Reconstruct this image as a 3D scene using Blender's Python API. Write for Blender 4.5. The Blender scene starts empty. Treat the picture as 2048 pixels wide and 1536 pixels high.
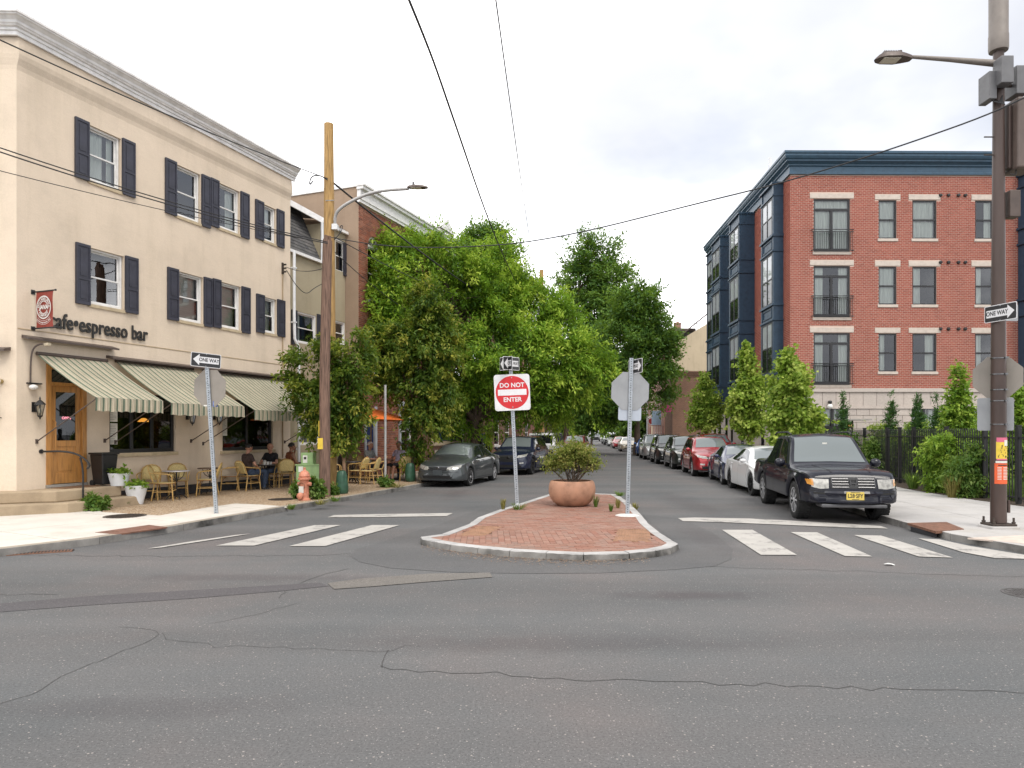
import bpy, math, random
import numpy as np
from mathutils import Vector, Matrix, Euler
from mathutils.bvhtree import BVHTree
scene = bpy.context.scene
COL = scene.collection
R = math.radians
# ------------------------------------------------------------------ camera
F = 2048 * 24.0 / 36.0          # focal length of the photograph in its pixels
HOR, CX, EYE = 865.0, 1024.0, 1.85
cam_data = bpy.data.cameras.new("camera")
cam_data.lens = 24.0
cam_data.sensor_width = 36.0
cam_data.shift_y = (HOR - 768.0) / 2048.0
cam_data.clip_start = 0.1
cam_data.clip_end = 3000.0
cam = bpy.data.objects.new("camera", cam_data)
cam.location = (0, 0, EYE)
cam.rotation_euler = (R(90), 0, 0)
COL.objects.link(cam)
scene.camera = cam
# ------------------------------------------------------------------ sky and sun
SUN_EL, SUN_AZ = 58.0, 150.0     # azimuth clockwise from +Y: behind the camera, to the right
world = bpy.data.worlds.new("World")
scene.world = world
world.use_nodes = True
nt = world.node_tree
nt.nodes.clear()
out = nt.nodes.new("ShaderNodeOutputWorld")
bg = nt.nodes.new("ShaderNodeBackground")
bg.inputs["Strength"].default_value = 0.1
sky = nt.nodes.new("ShaderNodeTexSky")
sky.sky_type = 'NISHITA'
sky.sun_disc = False
sky.sun_elevation = R(SUN_EL)
sky.sun_rotation = R(SUN_AZ)
sky.air_density = 1.0
sky.dust_density = 2.0
tc = nt.nodes.new("ShaderNodeTexCoord")
sep = nt.nodes.new("ShaderNodeSeparateXYZ")
nt.links.new(tc.outputs["Generated"], sep.inputs[0])
COVER_OFF, BRIGHT_OFF = (0.11, 1.01, 0), (3.54, 6.15, 0)
def wmath(op, a, b=None):
 n = nt.nodes.new("ShaderNodeMath"); n.operation = op
 for i, v in enumerate((a, b)):
  if v is None: continue
  if isinstance(v, (int, float)): n.inputs[i].default_value = v
  else: nt.links.new(v, n.inputs[i])
 return n.outputs[0]
zz = wmath('ADD', wmath('MAXIMUM', sep.outputs[2], 0.0), 0.22)
comb = nt.nodes.new("ShaderNodeCombineXYZ")
nt.links.new(wmath('DIVIDE', sep.outputs[0], zz), comb.inputs[0])
nt.links.new(wmath('DIVIDE', sep.outputs[1], zz), comb.inputs[1])
def wnoise(scale, off, detail=6, rough=0.55):
 mp = nt.nodes.new("ShaderNodeMapping"); mp.inputs["Location"].default_value = off
 nt.links.new(comb.outputs[0], mp.inputs[0])
 n = nt.nodes.new("ShaderNodeTexNoise")
 n.inputs["Scale"].default_value = scale; n.inputs["Detail"].default_value = detail
 n.inputs["Roughness"].default_value = rough
 nt.links.new(mp.outputs[0], n.inputs["Vector"])
 return n.outputs["Fac"]
def wramp(fac, stops):
 r = nt.nodes.new("ShaderNodeValToRGB")
 e = r.color_ramp.elements
 while len(e) < len(stops): e.new(0.5)
 for k, (p, c) in enumerate(stops):
  e[k].position = p; e[k].color = (c, c, c, 1) if isinstance(c, (int, float)) else (*c, 1)
 nt.links.new(fac, r.inputs[0])
 return r.outputs[0]
cover = wramp(wnoise(0.75, COVER_OFF, 6, 0.58), [(0.36, 0.66), (0.47, 0.90), (0.56, 1.0)])
bright = wramp(wnoise(0.55, BRIGHT_OFF, 5, 0.55), [(0.36, 0.0), (0.465, 0.07), (0.53, 0.34), (0.64, 1.0)])
cl = nt.nodes.new("ShaderNodeMix"); cl.data_type = 'RGBA'
nt.links.new(bright, cl.inputs[0])
cl.inputs[6].default_value = (5.15, 5.25, 5.6, 1)
cl.inputs[7].default_value = (24.0, 23.7, 23.4, 1)
mx = nt.nodes.new("ShaderNodeMix"); mx.data_type = 'RGBA'
nt.links.new(cover, mx.inputs[0])
nt.links.new(sky.outputs[0], mx.inputs[6])
nt.links.new(cl.outputs[2], mx.inputs[7])
nt.links.new(mx.outputs[2], bg.inputs["Color"])
nt.links.new(bg.outputs[0], out.inputs["Surface"])
sun_data = bpy.data.lights.new("sun", 'SUN')
sun_data.energy = 1.5
sun_data.angle = R(30)
sun_data.color = (1.0, 0.95, 0.87)
sun = bpy.data.objects.new("sun", sun_data)
sun.rotation_euler = (R(90 - SUN_EL), 0, R(180 - SUN_AZ))
sun.location = (10, -10, 40)
COL.objects.link(sun)
scene.view_settings.view_transform = 'Standard'
scene.view_settings.look = 'None'
scene.view_settings.exposure = 0.8
scene.view_settings.gamma = 1.0
scene.view_settings.use_curve_mapping = False
scene.cycles.use_denoising = True
try:
 scene.cycles.denoiser = 'OPENIMAGEDENOISE'
 scene.cycles.denoising_input_passes = 'RGB_ALBEDO_NORMAL'
 scene.cycles.denoising_prefilter = 'ACCURATE'
except Exception:
 pass
scene.cycles.max_bounces = 8
scene.cycles.diffuse_bounces = 4
scene.cycles.glossy_bounces = 3
scene.cycles.transparent_max_bounces = 16
scene.cycles.caustics_reflective = False
scene.cycles.caustics_refractive = False
scene.cycles.sample_clamp_indirect = 6.0
# ------------------------------------------------------------------ helpers
def gp(px, py, z=0.0):
 """point at height z seen at a photograph pixel (used to survey real positions)"""
 Y = F * (EYE - z) / (py - HOR)
 return ((px - CX) * Y / F, Y)
def zat(py, Y):
 return EYE + (HOR - py) * Y / F
def link(o, parent=None):
 COL.objects.link(o)
 if parent is not None: o.parent = parent
 return o
def tag(o, label, cat, group=None):
 o["label"] = label; o["category"] = cat
 if group: o["group"] = group
 return o
def struct(o, kind="structure"):
 o["kind"] = kind; return o
def thing(name, label, cat, loc=(0, 0, 0), rz=0.0, group=None):
 o = bpy.data.objects.new(name, None)
 o.empty_display_size = 0.2
 o.location = loc; o.rotation_euler = (0, 0, rz)
 link(o)
 return tag(o, label, cat, group)
def copy_tree(o, parent=None, swap=None):
 c = o.copy(); COL.objects.link(c)
 if parent is not None: c.parent = parent
 if swap and c.type == 'MESH':
  for s in c.material_slots:
   if s.material and s.material.name in swap:
    m = swap[s.material.name]; s.link = 'OBJECT'; s.material = m
 for ch in list(o.children): copy_tree(ch, c, swap)
 return c
class MB:
 def __init__(self): self.v = []; self.f = []; self.m = []
 def add(self, vs, fs, mi=0):
  b = len(self.v)
  self.v.extend([tuple(p) for p in vs])
  for f in fs: self.f.append(tuple(i + b for i in f)); self.m.append(mi)
  return self
 def box(self, x0, x1, y0, y1, z0, z1, mi=0):
  vs = [(x0,y0,z0),(x1,y0,z0),(x1,y1,z0),(x0,y1,z0),(x0,y0,z1),(x1,y0,z1),(x1,y1,z1),(x0,y1,z1)]
  return self.add(vs, [(0,3,2,1),(4,5,6,7),(0,1,5,4),(1,2,6,5),(2,3,7,6),(3,0,4,7)], mi)
 def obox(self, c, size, rot=(0,0,0), mi=0):
  m = Euler(rot).to_matrix(); hx, hy, hz = [s*0.5 for s in size]
  vs = []
  for z in (-hz, hz):
   for x, y in ((-hx,-hy),(hx,-hy),(hx,hy),(-hx,hy)):
    vs.append(Vector(c) + m @ Vector((x,y,z)))
  return self.add(vs, [(0,3,2,1),(4,5,6,7),(0,1,5,4),(1,2,6,5),(2,3,7,6),(3,0,4,7)], mi)
 def bar(self, p0, p1, w, d=None, mi=0, up=(0,0,1)):
  d = d or w
  p0, p1 = Vector(p0), Vector(p1); a = (p1-p0).normalized(); up = Vector(up)
  if abs(a.dot(up)) > 0.98: up = Vector((1,0,0))
  s = a.cross(up).normalized(); t = s.cross(a)
  vs = []
  for p in (p0, p1):
   for i, j in ((-1,-1),(1,-1),(1,1),(-1,1)): vs.append(p + s*i*w/2 + t*j*d/2)
  return self.add(vs, [(0,1,2,3),(7,6,5,4),(0,4,5,1),(1,5,6,2),(2,6,7,3),(3,7,4,0)], mi)
 def tube(self, pts, r, n=8, mi=0, cap=True, closed=False):
  pts = [Vector(p) for p in pts]; k = len(pts)
  rs = [r]*k if isinstance(r, (int, float)) else list(r)
  b = len(self.v); u = None
  for i, p in enumerate(pts):
   if closed: d = pts[(i+1) % k] - pts[i-1]
   else: d = pts[min(i+1, k-1)] - pts[max(i-1, 0)]
   d = d.normalized() if d.length > 1e-9 else Vector((0,0,1))
   if u is None:
    u = d.cross(Vector((0,0,1)))
    if u.length < 0.05: u = d.cross(Vector((1,0,0)))
   u = (u - d*u.dot(d)).normalized(); w = d.cross(u)
   for j in range(n):
    a = 2*math.pi*j/n
    self.v.append(tuple(p + (u*math.cos(a) + w*math.sin(a))*rs[i]))
  for i in range(k if closed else k-1):
   i2 = (i+1) % k
   for j in range(n):
    self.f.append((b+i*n+j, b+i*n+(j+1)%n, b+i2*n+(j+1)%n, b+i2*n+j)); self.m.append(mi)
  if cap and not closed:
   self.f.append(tuple(b+j for j in range(n))[::-1]); self.m.append(mi)
   self.f.append(tuple(b+(k-1)*n+j for j in range(n))); self.m.append(mi)
  return self
 def lathe(self, prof, n=24, c=(0,0,0), axis='z', mi=0):
  b = len(self.v)
  for r, h in prof:
   for j in range(n):
    a = 2*math.pi*j/n; x, y = r*math.cos(a), r*math.sin(a)
    if axis == 'z': p = (c[0]+x, c[1]+y, c[2]+h)
    elif axis == 'y': p = (c[0]+x, c[1]+h, c[2]+y)
    else: p = (c[0]+h, c[1]+x, c[2]+y)
    self.v.append(p)
  for i in range(len(prof)-1):
   for j in range(n):
    q = (b+i*n+j, b+i*n+(j+1)%n, b+(i+1)*n+(j+1)%n, b+(i+1)*n+j)
    self.f.append(q if axis != 'y' else q[::-1]); self.m.append(mi)
  return self
 def prism(self, poly, z0, z1, mi=0, side=None):
  a = sum(poly[i][0]*poly[(i+1)%len(poly)][1] - poly[(i+1)%len(poly)][0]*poly[i][1] for i in range(len(poly)))
  if a < 0: poly = poly[::-1]
  n = len(poly); b = len(self.v)
  for z in (z0, z1):
   for p in poly: self.v.append((p[0], p[1], z))
  self.f.append(tuple(b+n+i for i in range(n))); self.m.append(mi)
  self.f.append(tuple(b+i for i in range(n))[::-1]); self.m.append(mi)
  for i in range(n):
   self.f.append((b+i, b+(i+1)%n, b+n+(i+1)%n, b+n+i)); self.m.append(mi if side is None else side)
  return self
 def sphere(self, c, r, n=12, k=8, sc=(1,1,1), mi=0):
  prof = [(r*math.sin(math.pi*i/k), -r*math.cos(math.pi*i/k)) for i in range(k+1)]
  b = len(self.v); self.lathe(prof, n, (0,0,0), 'z', mi)
  for i in range(b, len(self.v)):
   x, y, z = self.v[i]; self.v[i] = (c[0]+x*sc[0], c[1]+y*sc[1], c[2]+z*sc[2])
  return self
 def mesh(self, name, mats, smooth=False):
  me = bpy.data.meshes.new(name)
  me.from_pydata(self.v, [], self.f)
  if not isinstance(mats, (list, tuple)): mats = [mats]
  for m in mats: me.materials.append(m)
  if len(mats) > 1: me.polygons.foreach_set("material_index", self.m)
  if smooth:
   me.polygons.foreach_set("use_smooth", [True]*len(me.polygons))
   me.set_sharp_from_angle(angle=R(smooth if smooth is not True else 40))
  me.update()
  return me
 def build(self, name, mats, parent=None, smooth=False, loc=None, rz=None, bevel=0):
  o = bpy.data.objects.new(name, self.mesh(name, mats, smooth))
  link(o, parent)
  if loc is not None: o.location = loc
  if rz is not None: o.rotation_euler = (0, 0, rz)
  if bevel: add_bevel(o, bevel)
  return o
def add_bevel(o, w, seg=2):
 m = o.modifiers.new("bevel", 'BEVEL'); m.width = w; m.segments = seg
 m.limit_method = 'ANGLE'; m.angle_limit = R(40)
 return o
def place(name, me, parent=None, loc=(0,0,0), rot=(0,0,0), scale=None):
 o = bpy.data.objects.new(name, me); link(o, parent)
 o.location = loc; o.rotation_euler = rot
 if scale is not None: o.scale = scale if not isinstance(scale, (int, float)) else (scale,)*3
 return o
class Frame:
 """facade frame: local x along the facade, local -y outwards"""
 def __init__(s, ox, oy, ux, uy):
  l = math.hypot(ux, uy); s.o = (ox, oy); s.u = (ux/l, uy/l); s.n = (uy/l, -ux/l)
  s.rz = math.atan2(uy, ux)
 def x(s, px, out=0.0):
  k = (px - CX) / F
  return (k*(s.o[1]+s.n[1]*out) - s.o[0] - s.n[0]*out) / (s.u[0] - k*s.u[1])
 def w(s, x, out=0.0):
  return (s.o[0]+s.u[0]*x+s.n[0]*out, s.o[1]+s.u[1]*x+s.n[1]*out)
 def xz(s, px, py, out=0.0):
  x = s.x(px, out); Y = s.w(x, out)[1]
  return x, zat(py, Y)
 def root(s, name, label, cat, z=0.0):
  return thing(name, label, cat, (s.o[0], s.o[1], z), s.rz)
def wall_open(mb, x0, x1, z0, z1, openings, y=0.0, depth=0.14, mi=0, reveal=None):
 """vertical wall in local xz at y (outside is -y) with openings (xa,xb,za,zb) and their reveals"""
 xs = sorted({x0, x1} | {v for o in openings for v in o[:2] if x0 < v < x1})
 zs = sorted({z0, z1} | {v for o in openings for v in o[2:4] if z0 < v < z1})
 for i in range(len(xs)-1):
  for j in range(len(zs)-1):
   cx, cz = (xs[i]+xs[i+1])/2, (zs[j]+zs[j+1])/2
   if any(o[0] < cx < o[1] and o[2] < cz < o[3] for o in openings): continue
   mb.add([(xs[i],y,zs[j]),(xs[i+1],y,zs[j]),(xs[i+1],y,zs[j+1]),(xs[i],y,zs[j+1])], [(0,1,2,3)], mi)
 ri = mi if reveal is None else reveal
 for xa, xb, za, zb in [o[:4] for o in openings]:
  e = y + depth
  mb.add([(xa,y,za),(xa,e,za),(xa,e,zb),(xa,y,zb)], [(0,1,2,3)], ri)
  mb.add([(xb,y,za),(xb,y,zb),(xb,e,zb),(xb,e,za)], [(0,1,2,3)], ri)
  mb.add([(xa,y,zb),(xa,e,zb),(xb,e,zb),(xb,y,zb)], [(0,1,2,3)], ri)
  mb.add([(xa,y,za),(xb,y,za),(xb,e,za),(xa,e,za)], [(0,1,2,3)], ri)
 return mb
def clip_poly(subject, clip):
 """Sutherland-Hodgman; clip is convex, counter-clockwise"""
 outp = list(subject)
 for i in range(len(clip)):
  a, b = clip[i], clip[(i+1) % len(clip)]
  inp, outp = outp, []
  if not inp: break
  def side(p): return (b[0]-a[0])*(p[1]-a[1]) - (b[1]-a[1])*(p[0]-a[0])
  for k in range(len(inp)):
   p, q = inp[k-1], inp[k]; sp, sq = side(p), side(q)
   if (sp >= 0) != (sq >= 0):
    t = sp/(sp-sq); outp.append((p[0]+(q[0]-p[0])*t, p[1]+(q[1]-p[1])*t))
   if sq >= 0: outp.append(q)
 return outp
def area(poly):
 return 0.5*sum(poly[i-1][0]*poly[i][1] - poly[i][0]*poly[i-1][1] for i in range(len(poly)))
def inside(p, poly):
 c = False
 for i in range(len(poly)):
  a, b = poly[i-1], poly[i]
  if (a[1] > p[1]) != (b[1] > p[1]) and p[0] < (b[0]-a[0])*(p[1]-a[1])/(b[1]-a[1]) + a[0]: c = not c
 return c
def slabs(poly, origin, ang, w, h, gap, stagger=0.0):
 if area(poly) < 0: poly = poly[::-1]
 ca, sa = math.cos(ang), math.sin(ang)
 loc = [((p[0]-origin[0])*ca+(p[1]-origin[1])*sa, -(p[0]-origin[0])*sa+(p[1]-origin[1])*ca) for p in poly]
 x0, x1 = min(p[0] for p in loc), max(p[0] for p in loc); y0, y1 = min(p[1] for p in loc), max(p[1] for p in loc)
 res = []
 for j in range(math.floor(y0/h), math.ceil(y1/h)):
  sh = stagger*w*(j % 2)
  for i in range(math.floor((x0-sh)/w)-1, math.ceil((x1-sh)/w)+1):
   g = gap/2
   rect = [(i*w+sh+g, j*h+g), ((i+1)*w+sh-g, j*h+g), ((i+1)*w+sh-g, (j+1)*h-g), (i*w+sh+g, (j+1)*h-g)]
   if max(p[0] for p in rect) < x0 or min(p[0] for p in rect) > x1: continue
   c = clip_poly(loc, rect)
   q = []
   for p in c:
    if not q or math.hypot(p[0]-q[-1][0], p[1]-q[-1][1]) > 1e-4: q.append(p)
   if len(q) >= 3 and abs(area(q)) > 0.0006:
    res.append([(origin[0]+p[0]*ca-p[1]*sa, origin[1]+p[0]*sa+p[1]*ca) for p in q])
 return res
def offset_line(pts, d):
 """polyline moved d to its left"""
 res = []
 for i, p in enumerate(pts):
  a = pts[max(i-1, 0)]; b = pts[min(i+1, len(pts)-1)]
  dx, dy = b[0]-a[0], b[1]-a[1]; l = math.hypot(dx, dy) or 1
  res.append((p[0]-dy/l*d, p[1]+dx/l*d))
 return res
def resample(pts, step):
 ds = [0]
 for i in range(1, len(pts)): ds.append(ds[-1] + math.dist(pts[i], pts[i-1]))
 n = max(1, round(ds[-1]/step)); res = []
 for k in range(n+1):
  t = ds[-1]*k/n
  i = max(j for j in range(len(ds)) if ds[j] <= t + 1e-9); i = min(i, len(pts)-2)
  f = (t-ds[i])/(ds[i+1]-ds[i]) if ds[i+1] > ds[i] else 0
  res.append(tuple(pts[i][c] + (pts[i+1][c]-pts[i][c])*f for c in range(len(pts[0]))))
 return res
def smooth_line(pts, it=2):
 for _ in range(it):
  q = [pts[0]]
  for i in range(len(pts)-1):
   a, b = pts[i], pts[i+1]
   q.append(tuple(a[c]*.75+b[c]*.25 for c in range(len(a)))); q.append(tuple(a[c]*.25+b[c]*.75 for c in range(len(a))))
  q.append(pts[-1]); pts = q
 return pts
def text_mb(body, size=1.0, extrude=0.002, bold=0.0, align='CENTER', shear=0.0, xs=1.0):
 cu = bpy.data.curves.new("lettering", 'FONT')
 cu.body = body; cu.size = size; cu.extrude = extrude; cu.offset = bold
 cu.align_x = align; cu.align_y = 'CENTER'; cu.shear = shear; cu.resolution_u = 3
 o = bpy.data.objects.new("lettering", cu); COL.objects.link(o)
 bpy.context.view_layer.update()
 me = bpy.data.meshes.new_from_object(o.evaluated_get(bpy.context.evaluated_depsgraph_get()))
 vs = [(v.co.x*xs, v.co.y, v.co.z) for v in me.vertices]; fs = [tuple(p.vertices) for p in me.polygons]
 bpy.data.objects.remove(o); bpy.data.curves.remove(cu); bpy.data.meshes.remove(me)
 mb = MB(); mb.add(vs, fs); return mb
def apply_modifiers(o):
 dg = bpy.context.evaluated_depsgraph_get(); bpy.context.view_layer.update()
 dg = bpy.context.evaluated_depsgraph_get()
 me = bpy.data.meshes.new_from_object(o.evaluated_get(dg)); o.modifiers.clear(); o.data = me
 return o
# ------------------------------------------------------------------ materials
MATS = {}
def nmat(name):
 m = bpy.data.materials.new(name); m.use_nodes = True; MATS[name] = m
 return m, m.node_tree.nodes, m.node_tree.links, m.node_tree.nodes["Principled BSDF"]
def N(nodes, typ, **kw):
 n = nodes.new(typ)
 for k, v in kw.items():
  if k in n.inputs: n.inputs[k].default_value = v
  else: setattr(n, k, v)
 return n
def ramp(nodes, links, fac, stops, interp='LINEAR'):
 r = nodes.new("ShaderNodeValToRGB"); r.color_ramp.interpolation = interp
 e = r.color_ramp.elements
 while len(e) < len(stops): e.new(0.5)
 for k, (p, c) in enumerate(stops):
  e[k].position = p; e[k].color = (c, c, c, 1) if isinstance(c, (int, float)) else (*c[:3], 1)
 links.new(fac, r.inputs[0]); return r.outputs[0]
def mixc(nodes, links, fac, a, b, mode='MIX'):
 m = nodes.new("ShaderNodeMix"); m.data_type = 'RGBA'; m.blend_type = mode
 for s, v in ((0, fac), (6, a), (7, b)):
  if isinstance(v, (int, float)): m.inputs[s].default_value = v
  elif isinstance(v, (tuple, list)): m.inputs[s].default_value = (*v[:3], 1)
  else: links.new(v, m.inputs[s])
 return m.outputs[2]
def vmath(nodes, links, op, a, b=None):
 n = nodes.new("ShaderNodeMath"); n.operation = op
 for i, v in enumerate((a, b)):
  if v is None: continue
  if isinstance(v, (int, float)): n.inputs[i].default_value = v
  else: links.new(v, n.inputs[i])
 return n.outputs[0]
def coords(nodes, links, kind="Object", scale=(1,1,1), rot=(0,0,0)):
 t = nodes.new("ShaderNodeTexCoord"); m = nodes.new("ShaderNodeMapping")
 m.inputs["Scale"].default_value = scale; m.inputs["Rotation"].default_value = rot
 links.new(t.outputs[kind], m.inputs[0]); return m.outputs[0]
def world_pos(nodes, links, scale=(1,1,1), rot=(0,0,0)):
 g = nodes.new("ShaderNodeNewGeometry"); m = nodes.new("ShaderNodeMapping")
 m.inputs["Scale"].default_value = scale; m.inputs["Rotation"].default_value = rot
 links.new(g.outputs["Position"], m.inputs[0]); return m.outputs[0]
def noise(nodes, links, vec, scale, detail=4, rough=0.55):
 n = N(nodes, "ShaderNodeTexNoise", Scale=scale, Detail=detail, Roughness=rough)
 links.new(vec, n.inputs["Vector"]); return n.outputs["Fac"]
def bump(nodes, links, p, h, strength=0.3, dist=0.01):
 b = N(nodes, "ShaderNodeBump", Strength=strength, Distance=dist)
 links.new(h, b.inputs["Height"]); links.new(b.outputs[0], p.inputs["Normal"])
def mat(name, col, rough=0.6, metal=0.0, var=0.12, scale=6.0, bmp=0.0, bscale=60.0, coat=0.0, spec=None, stretch=(1,1,1), tint=None, world=False):
 if name in MATS: return MATS[name]
 m, ns, ls, p = nmat(name)
 p.inputs["Roughness"].default_value = rough; p.inputs["Metallic"].default_value = metal
 if spec is not None: p.inputs["Specular IOR Level"].default_value = spec
 if coat: p.inputs["Coat Weight"].default_value = coat; p.inputs["Coat Roughness"].default_value = 0.03
 vec = world_pos(ns, ls, stretch) if world else coords(ns, ls, "Object", stretch)
 if var > 0:
  nz = noise(ns, ls, vec, scale, 6)
  lo = tuple(c*(1-var*1.6) for c in col); hi = tuple(min(1, c*(1+var)) for c in col) if tint is None else tint
  c = ramp(ns, ls, nz, [(0.3, lo), (0.5, col), (0.72, hi)])
  ls.new(c, p.inputs["Base Color"])
  rr = ramp(ns, ls, noise(ns, ls, vec, scale*2.3, 3), [(0.3, max(0.02, rough*0.85)), (0.7, min(1, rough*1.15))])
  ls.new(rr, p.inputs["Roughness"])
 else: p.inputs["Base Color"].default_value = (*col, 1)
 if bmp: bump(ns, ls, p, noise(ns, ls, vec, bscale, 5), bmp, 0.01)
 return m
def island_mat(name, cols, rough=0.85, bmp=0.25, bscale=90, dirt=None):
 """each piece of the mesh (brick, paver ...) and each object gets its own shade"""
 m, ns, ls, p = nmat(name)
 g = ns.new("ShaderNodeNewGeometry"); oi = ns.new("ShaderNodeObjectInfo")
 f = vmath(ns, ls, 'FRACT', vmath(ns, ls, 'ADD', g.outputs["Random Per Island"], vmath(ns, ls, 'MULTIPLY', oi.outputs["Random"], 7.31)))
 k = len(cols)
 c = ramp(ns, ls, f, [(i/(k-1), cc) for i, cc in enumerate(cols)])
 vec = world_pos(ns, ls)
 c = mixc(ns, ls, 0.5, c, ramp(ns, ls, noise(ns, ls, vec, 14, 6), [(0.25, 0.6), (0.75, 1.0)]), 'MULTIPLY')
 c = mixc(ns, ls, 0.8, c, ramp(ns, ls, noise(ns, ls, world_pos(ns, ls, (1, 1, 0.45)), 0.7, 6, 0.6), [(0.3, 0.86), (0.5, 1.0), (0.7, 1.09)]), 'MULTIPLY')
 if dirt: c = mixc(ns, ls, ramp(ns, ls, noise(ns, ls, vec, 0.9, 5), [(0.35, 0.08), (0.7, 0.62)]), c, dirt)
 ls.new(c, p.inputs["Base Color"]); p.inputs["Roughness"].default_value = rough
 p.inputs["Specular IOR Level"].default_value = 0.25
 bump(ns, ls, p, noise(ns, ls, vec, bscale, 4), bmp, 0.004)
 return m
def asphalt(name, base, tints, speck=1.0, rough=0.9):
 m, ns, ls, p = nmat(name)
 vec = world_pos(ns, ls)
 c = ramp(ns, ls, noise(ns, ls, vec, 0.32, 5, 0.6), [(0.32, tints[0]), (0.5, base), (0.68, tints[1])])
 # long worn bands along the cross street
 v2 = world_pos(ns, ls, (0.06, 0.7, 1))
 c = mixc(ns, ls, 0.8, c, ramp(ns, ls, noise(ns, ls, v2, 1.0, 5), [(0.3, 0.78), (0.7, 1.12)]), 'MULTIPLY')
 c = mixc(ns, ls, 0.9, c, ramp(ns, ls, noise(ns, ls, vec, 55, 3, 0.7), [(0.3, 0.72), (0.7, 1.25)]), 'MULTIPLY')
 for sc, th, colr in ((90, 0.93, (0.27, 0.26, 0.25)), (52, 0.975, (0.33, 0.30, 0.275)), (120, 0.9, (0.03, 0.03, 0.03))):
  vo = N(ns, "ShaderNodeTexVoronoi", Scale=sc); ls.new(vec, vo.inputs["Vector"])
  sp = ns.new("ShaderNodeSeparateColor"); ls.new(vo.outputs["Color"], sp.inputs[0])
  fac = vmath(ns, ls, 'GREATER_THAN', sp.outputs[0], th)
  near = vmath(ns, ls, 'LESS_THAN', vo.outputs["Distance"], 0.36)
  c = mixc(ns, ls, vmath(ns, ls, 'MULTIPLY', vmath(ns, ls, 'MULTIPLY', fac, near), 0.75*speck), c, colr)
 for (sx, sy, rx_, ry_, am) in STAINS:
  mp = ns.new("ShaderNodeMapping"); mp.vector_type = 'TEXTURE'; mp.inputs["Location"].default_value = (sx, sy, 0); mp.inputs["Scale"].default_value = (rx_, ry_, 1)
  gg = ns.new("ShaderNodeNewGeometry"); ls.new(gg.outputs["Position"], mp.inputs[0])
  ln = ns.new("ShaderNodeVectorMath"); ln.operation = 'LENGTH'; ls.new(mp.outputs[0], ln.inputs[0])
  dd = vmath(ns, ls, 'ADD', ln.outputs["Value"], vmath(ns, ls, 'MULTIPLY', vmath(ns, ls, 'SUBTRACT', noise(ns, ls, vec, 3, 5), 0.5), 1.2))
  c = mixc(ns, ls, ramp(ns, ls, dd, [(0.15, am), (1.0, 0.0)], 'EASE'), c, (0.055, 0.043, 0.046))
 ls.new(c, p.inputs["Base Color"]); p.inputs["Roughness"].default_value = rough
 p.inputs["Specular IOR Level"].default_value = 0.2
 bump(ns, ls, p, noise(ns, ls, vec, 90, 3, 0.7), 0.5, 0.006)
 return m
STAINS = [(2.0, 7.75, 1.25, 0.3, .45), (-3.4, 8.7, 2.6, 0.35, .3), (0.6, 6.0, 2.6, .35, .22), (-2.5, 4.6, 1.5, .3, .2), (3.4, 12.0, .5, 2.2, .22), (4.6, 18, .7, 5, .25), (6.1, 14.2, .6, 1.2, .35), (-1.7, 20.5, .5, 2.5, .25)]
ASPH = asphalt("asphalt", (0.121, 0.119, 0.1185), ((0.105, 0.109, 0.111), (0.142, 0.128, 0.124)))
ASPH_DARK = asphalt("asphalt_dark", (0.11, 0.108, 0.108), ((0.098, 0.099, 0.101), (0.12, 0.115, 0.113)), 0.4)
ASPH_PATCH = asphalt("asphalt_patch", (0.16, 0.148, 0.134), ((0.135, 0.127, 0.118), (0.18, 0.164, 0.148)), 1.2)
ASPH_STRIP = asphalt("asphalt_strip", (0.097, 0.091, 0.094), ((0.088, 0.085, 0.09), (0.108, 0.10, 0.103)), 0.5)
CRACK = mat("crack", (0.055, 0.053, 0.052), 0.95)
def paint_mat():
 m, ns, ls, p = nmat("road_paint")
 vec = world_pos(ns, ls)
 w = ramp(ns, ls, noise(ns, ls, vec, 2.3, 12, 0.78), [(0.38, 0.12), (0.475, 1.0)])
 w2 = ramp(ns, ls, noise(ns, ls, vec, 45, 3, 0.7), [(0.26, 0.7), (0.40, 1.0)])
 c = mixc(ns, ls, vmath(ns, ls, 'MULTIPLY', w, w2), (0.16, 0.152, 0.145), (0.41, 0.39, 0.36))
 c = mixc(ns, ls, 0.6, c, ramp(ns, ls, noise(ns, ls, vec, 2.2, 5), [(0.3, 0.75), (0.7, 1.05)]), 'MULTIPLY')
 ls.new(c, p.inputs["Base Color"]); p.inputs["Roughness"].default_value = 0.8
 return m
PAINT = paint_mat()
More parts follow.
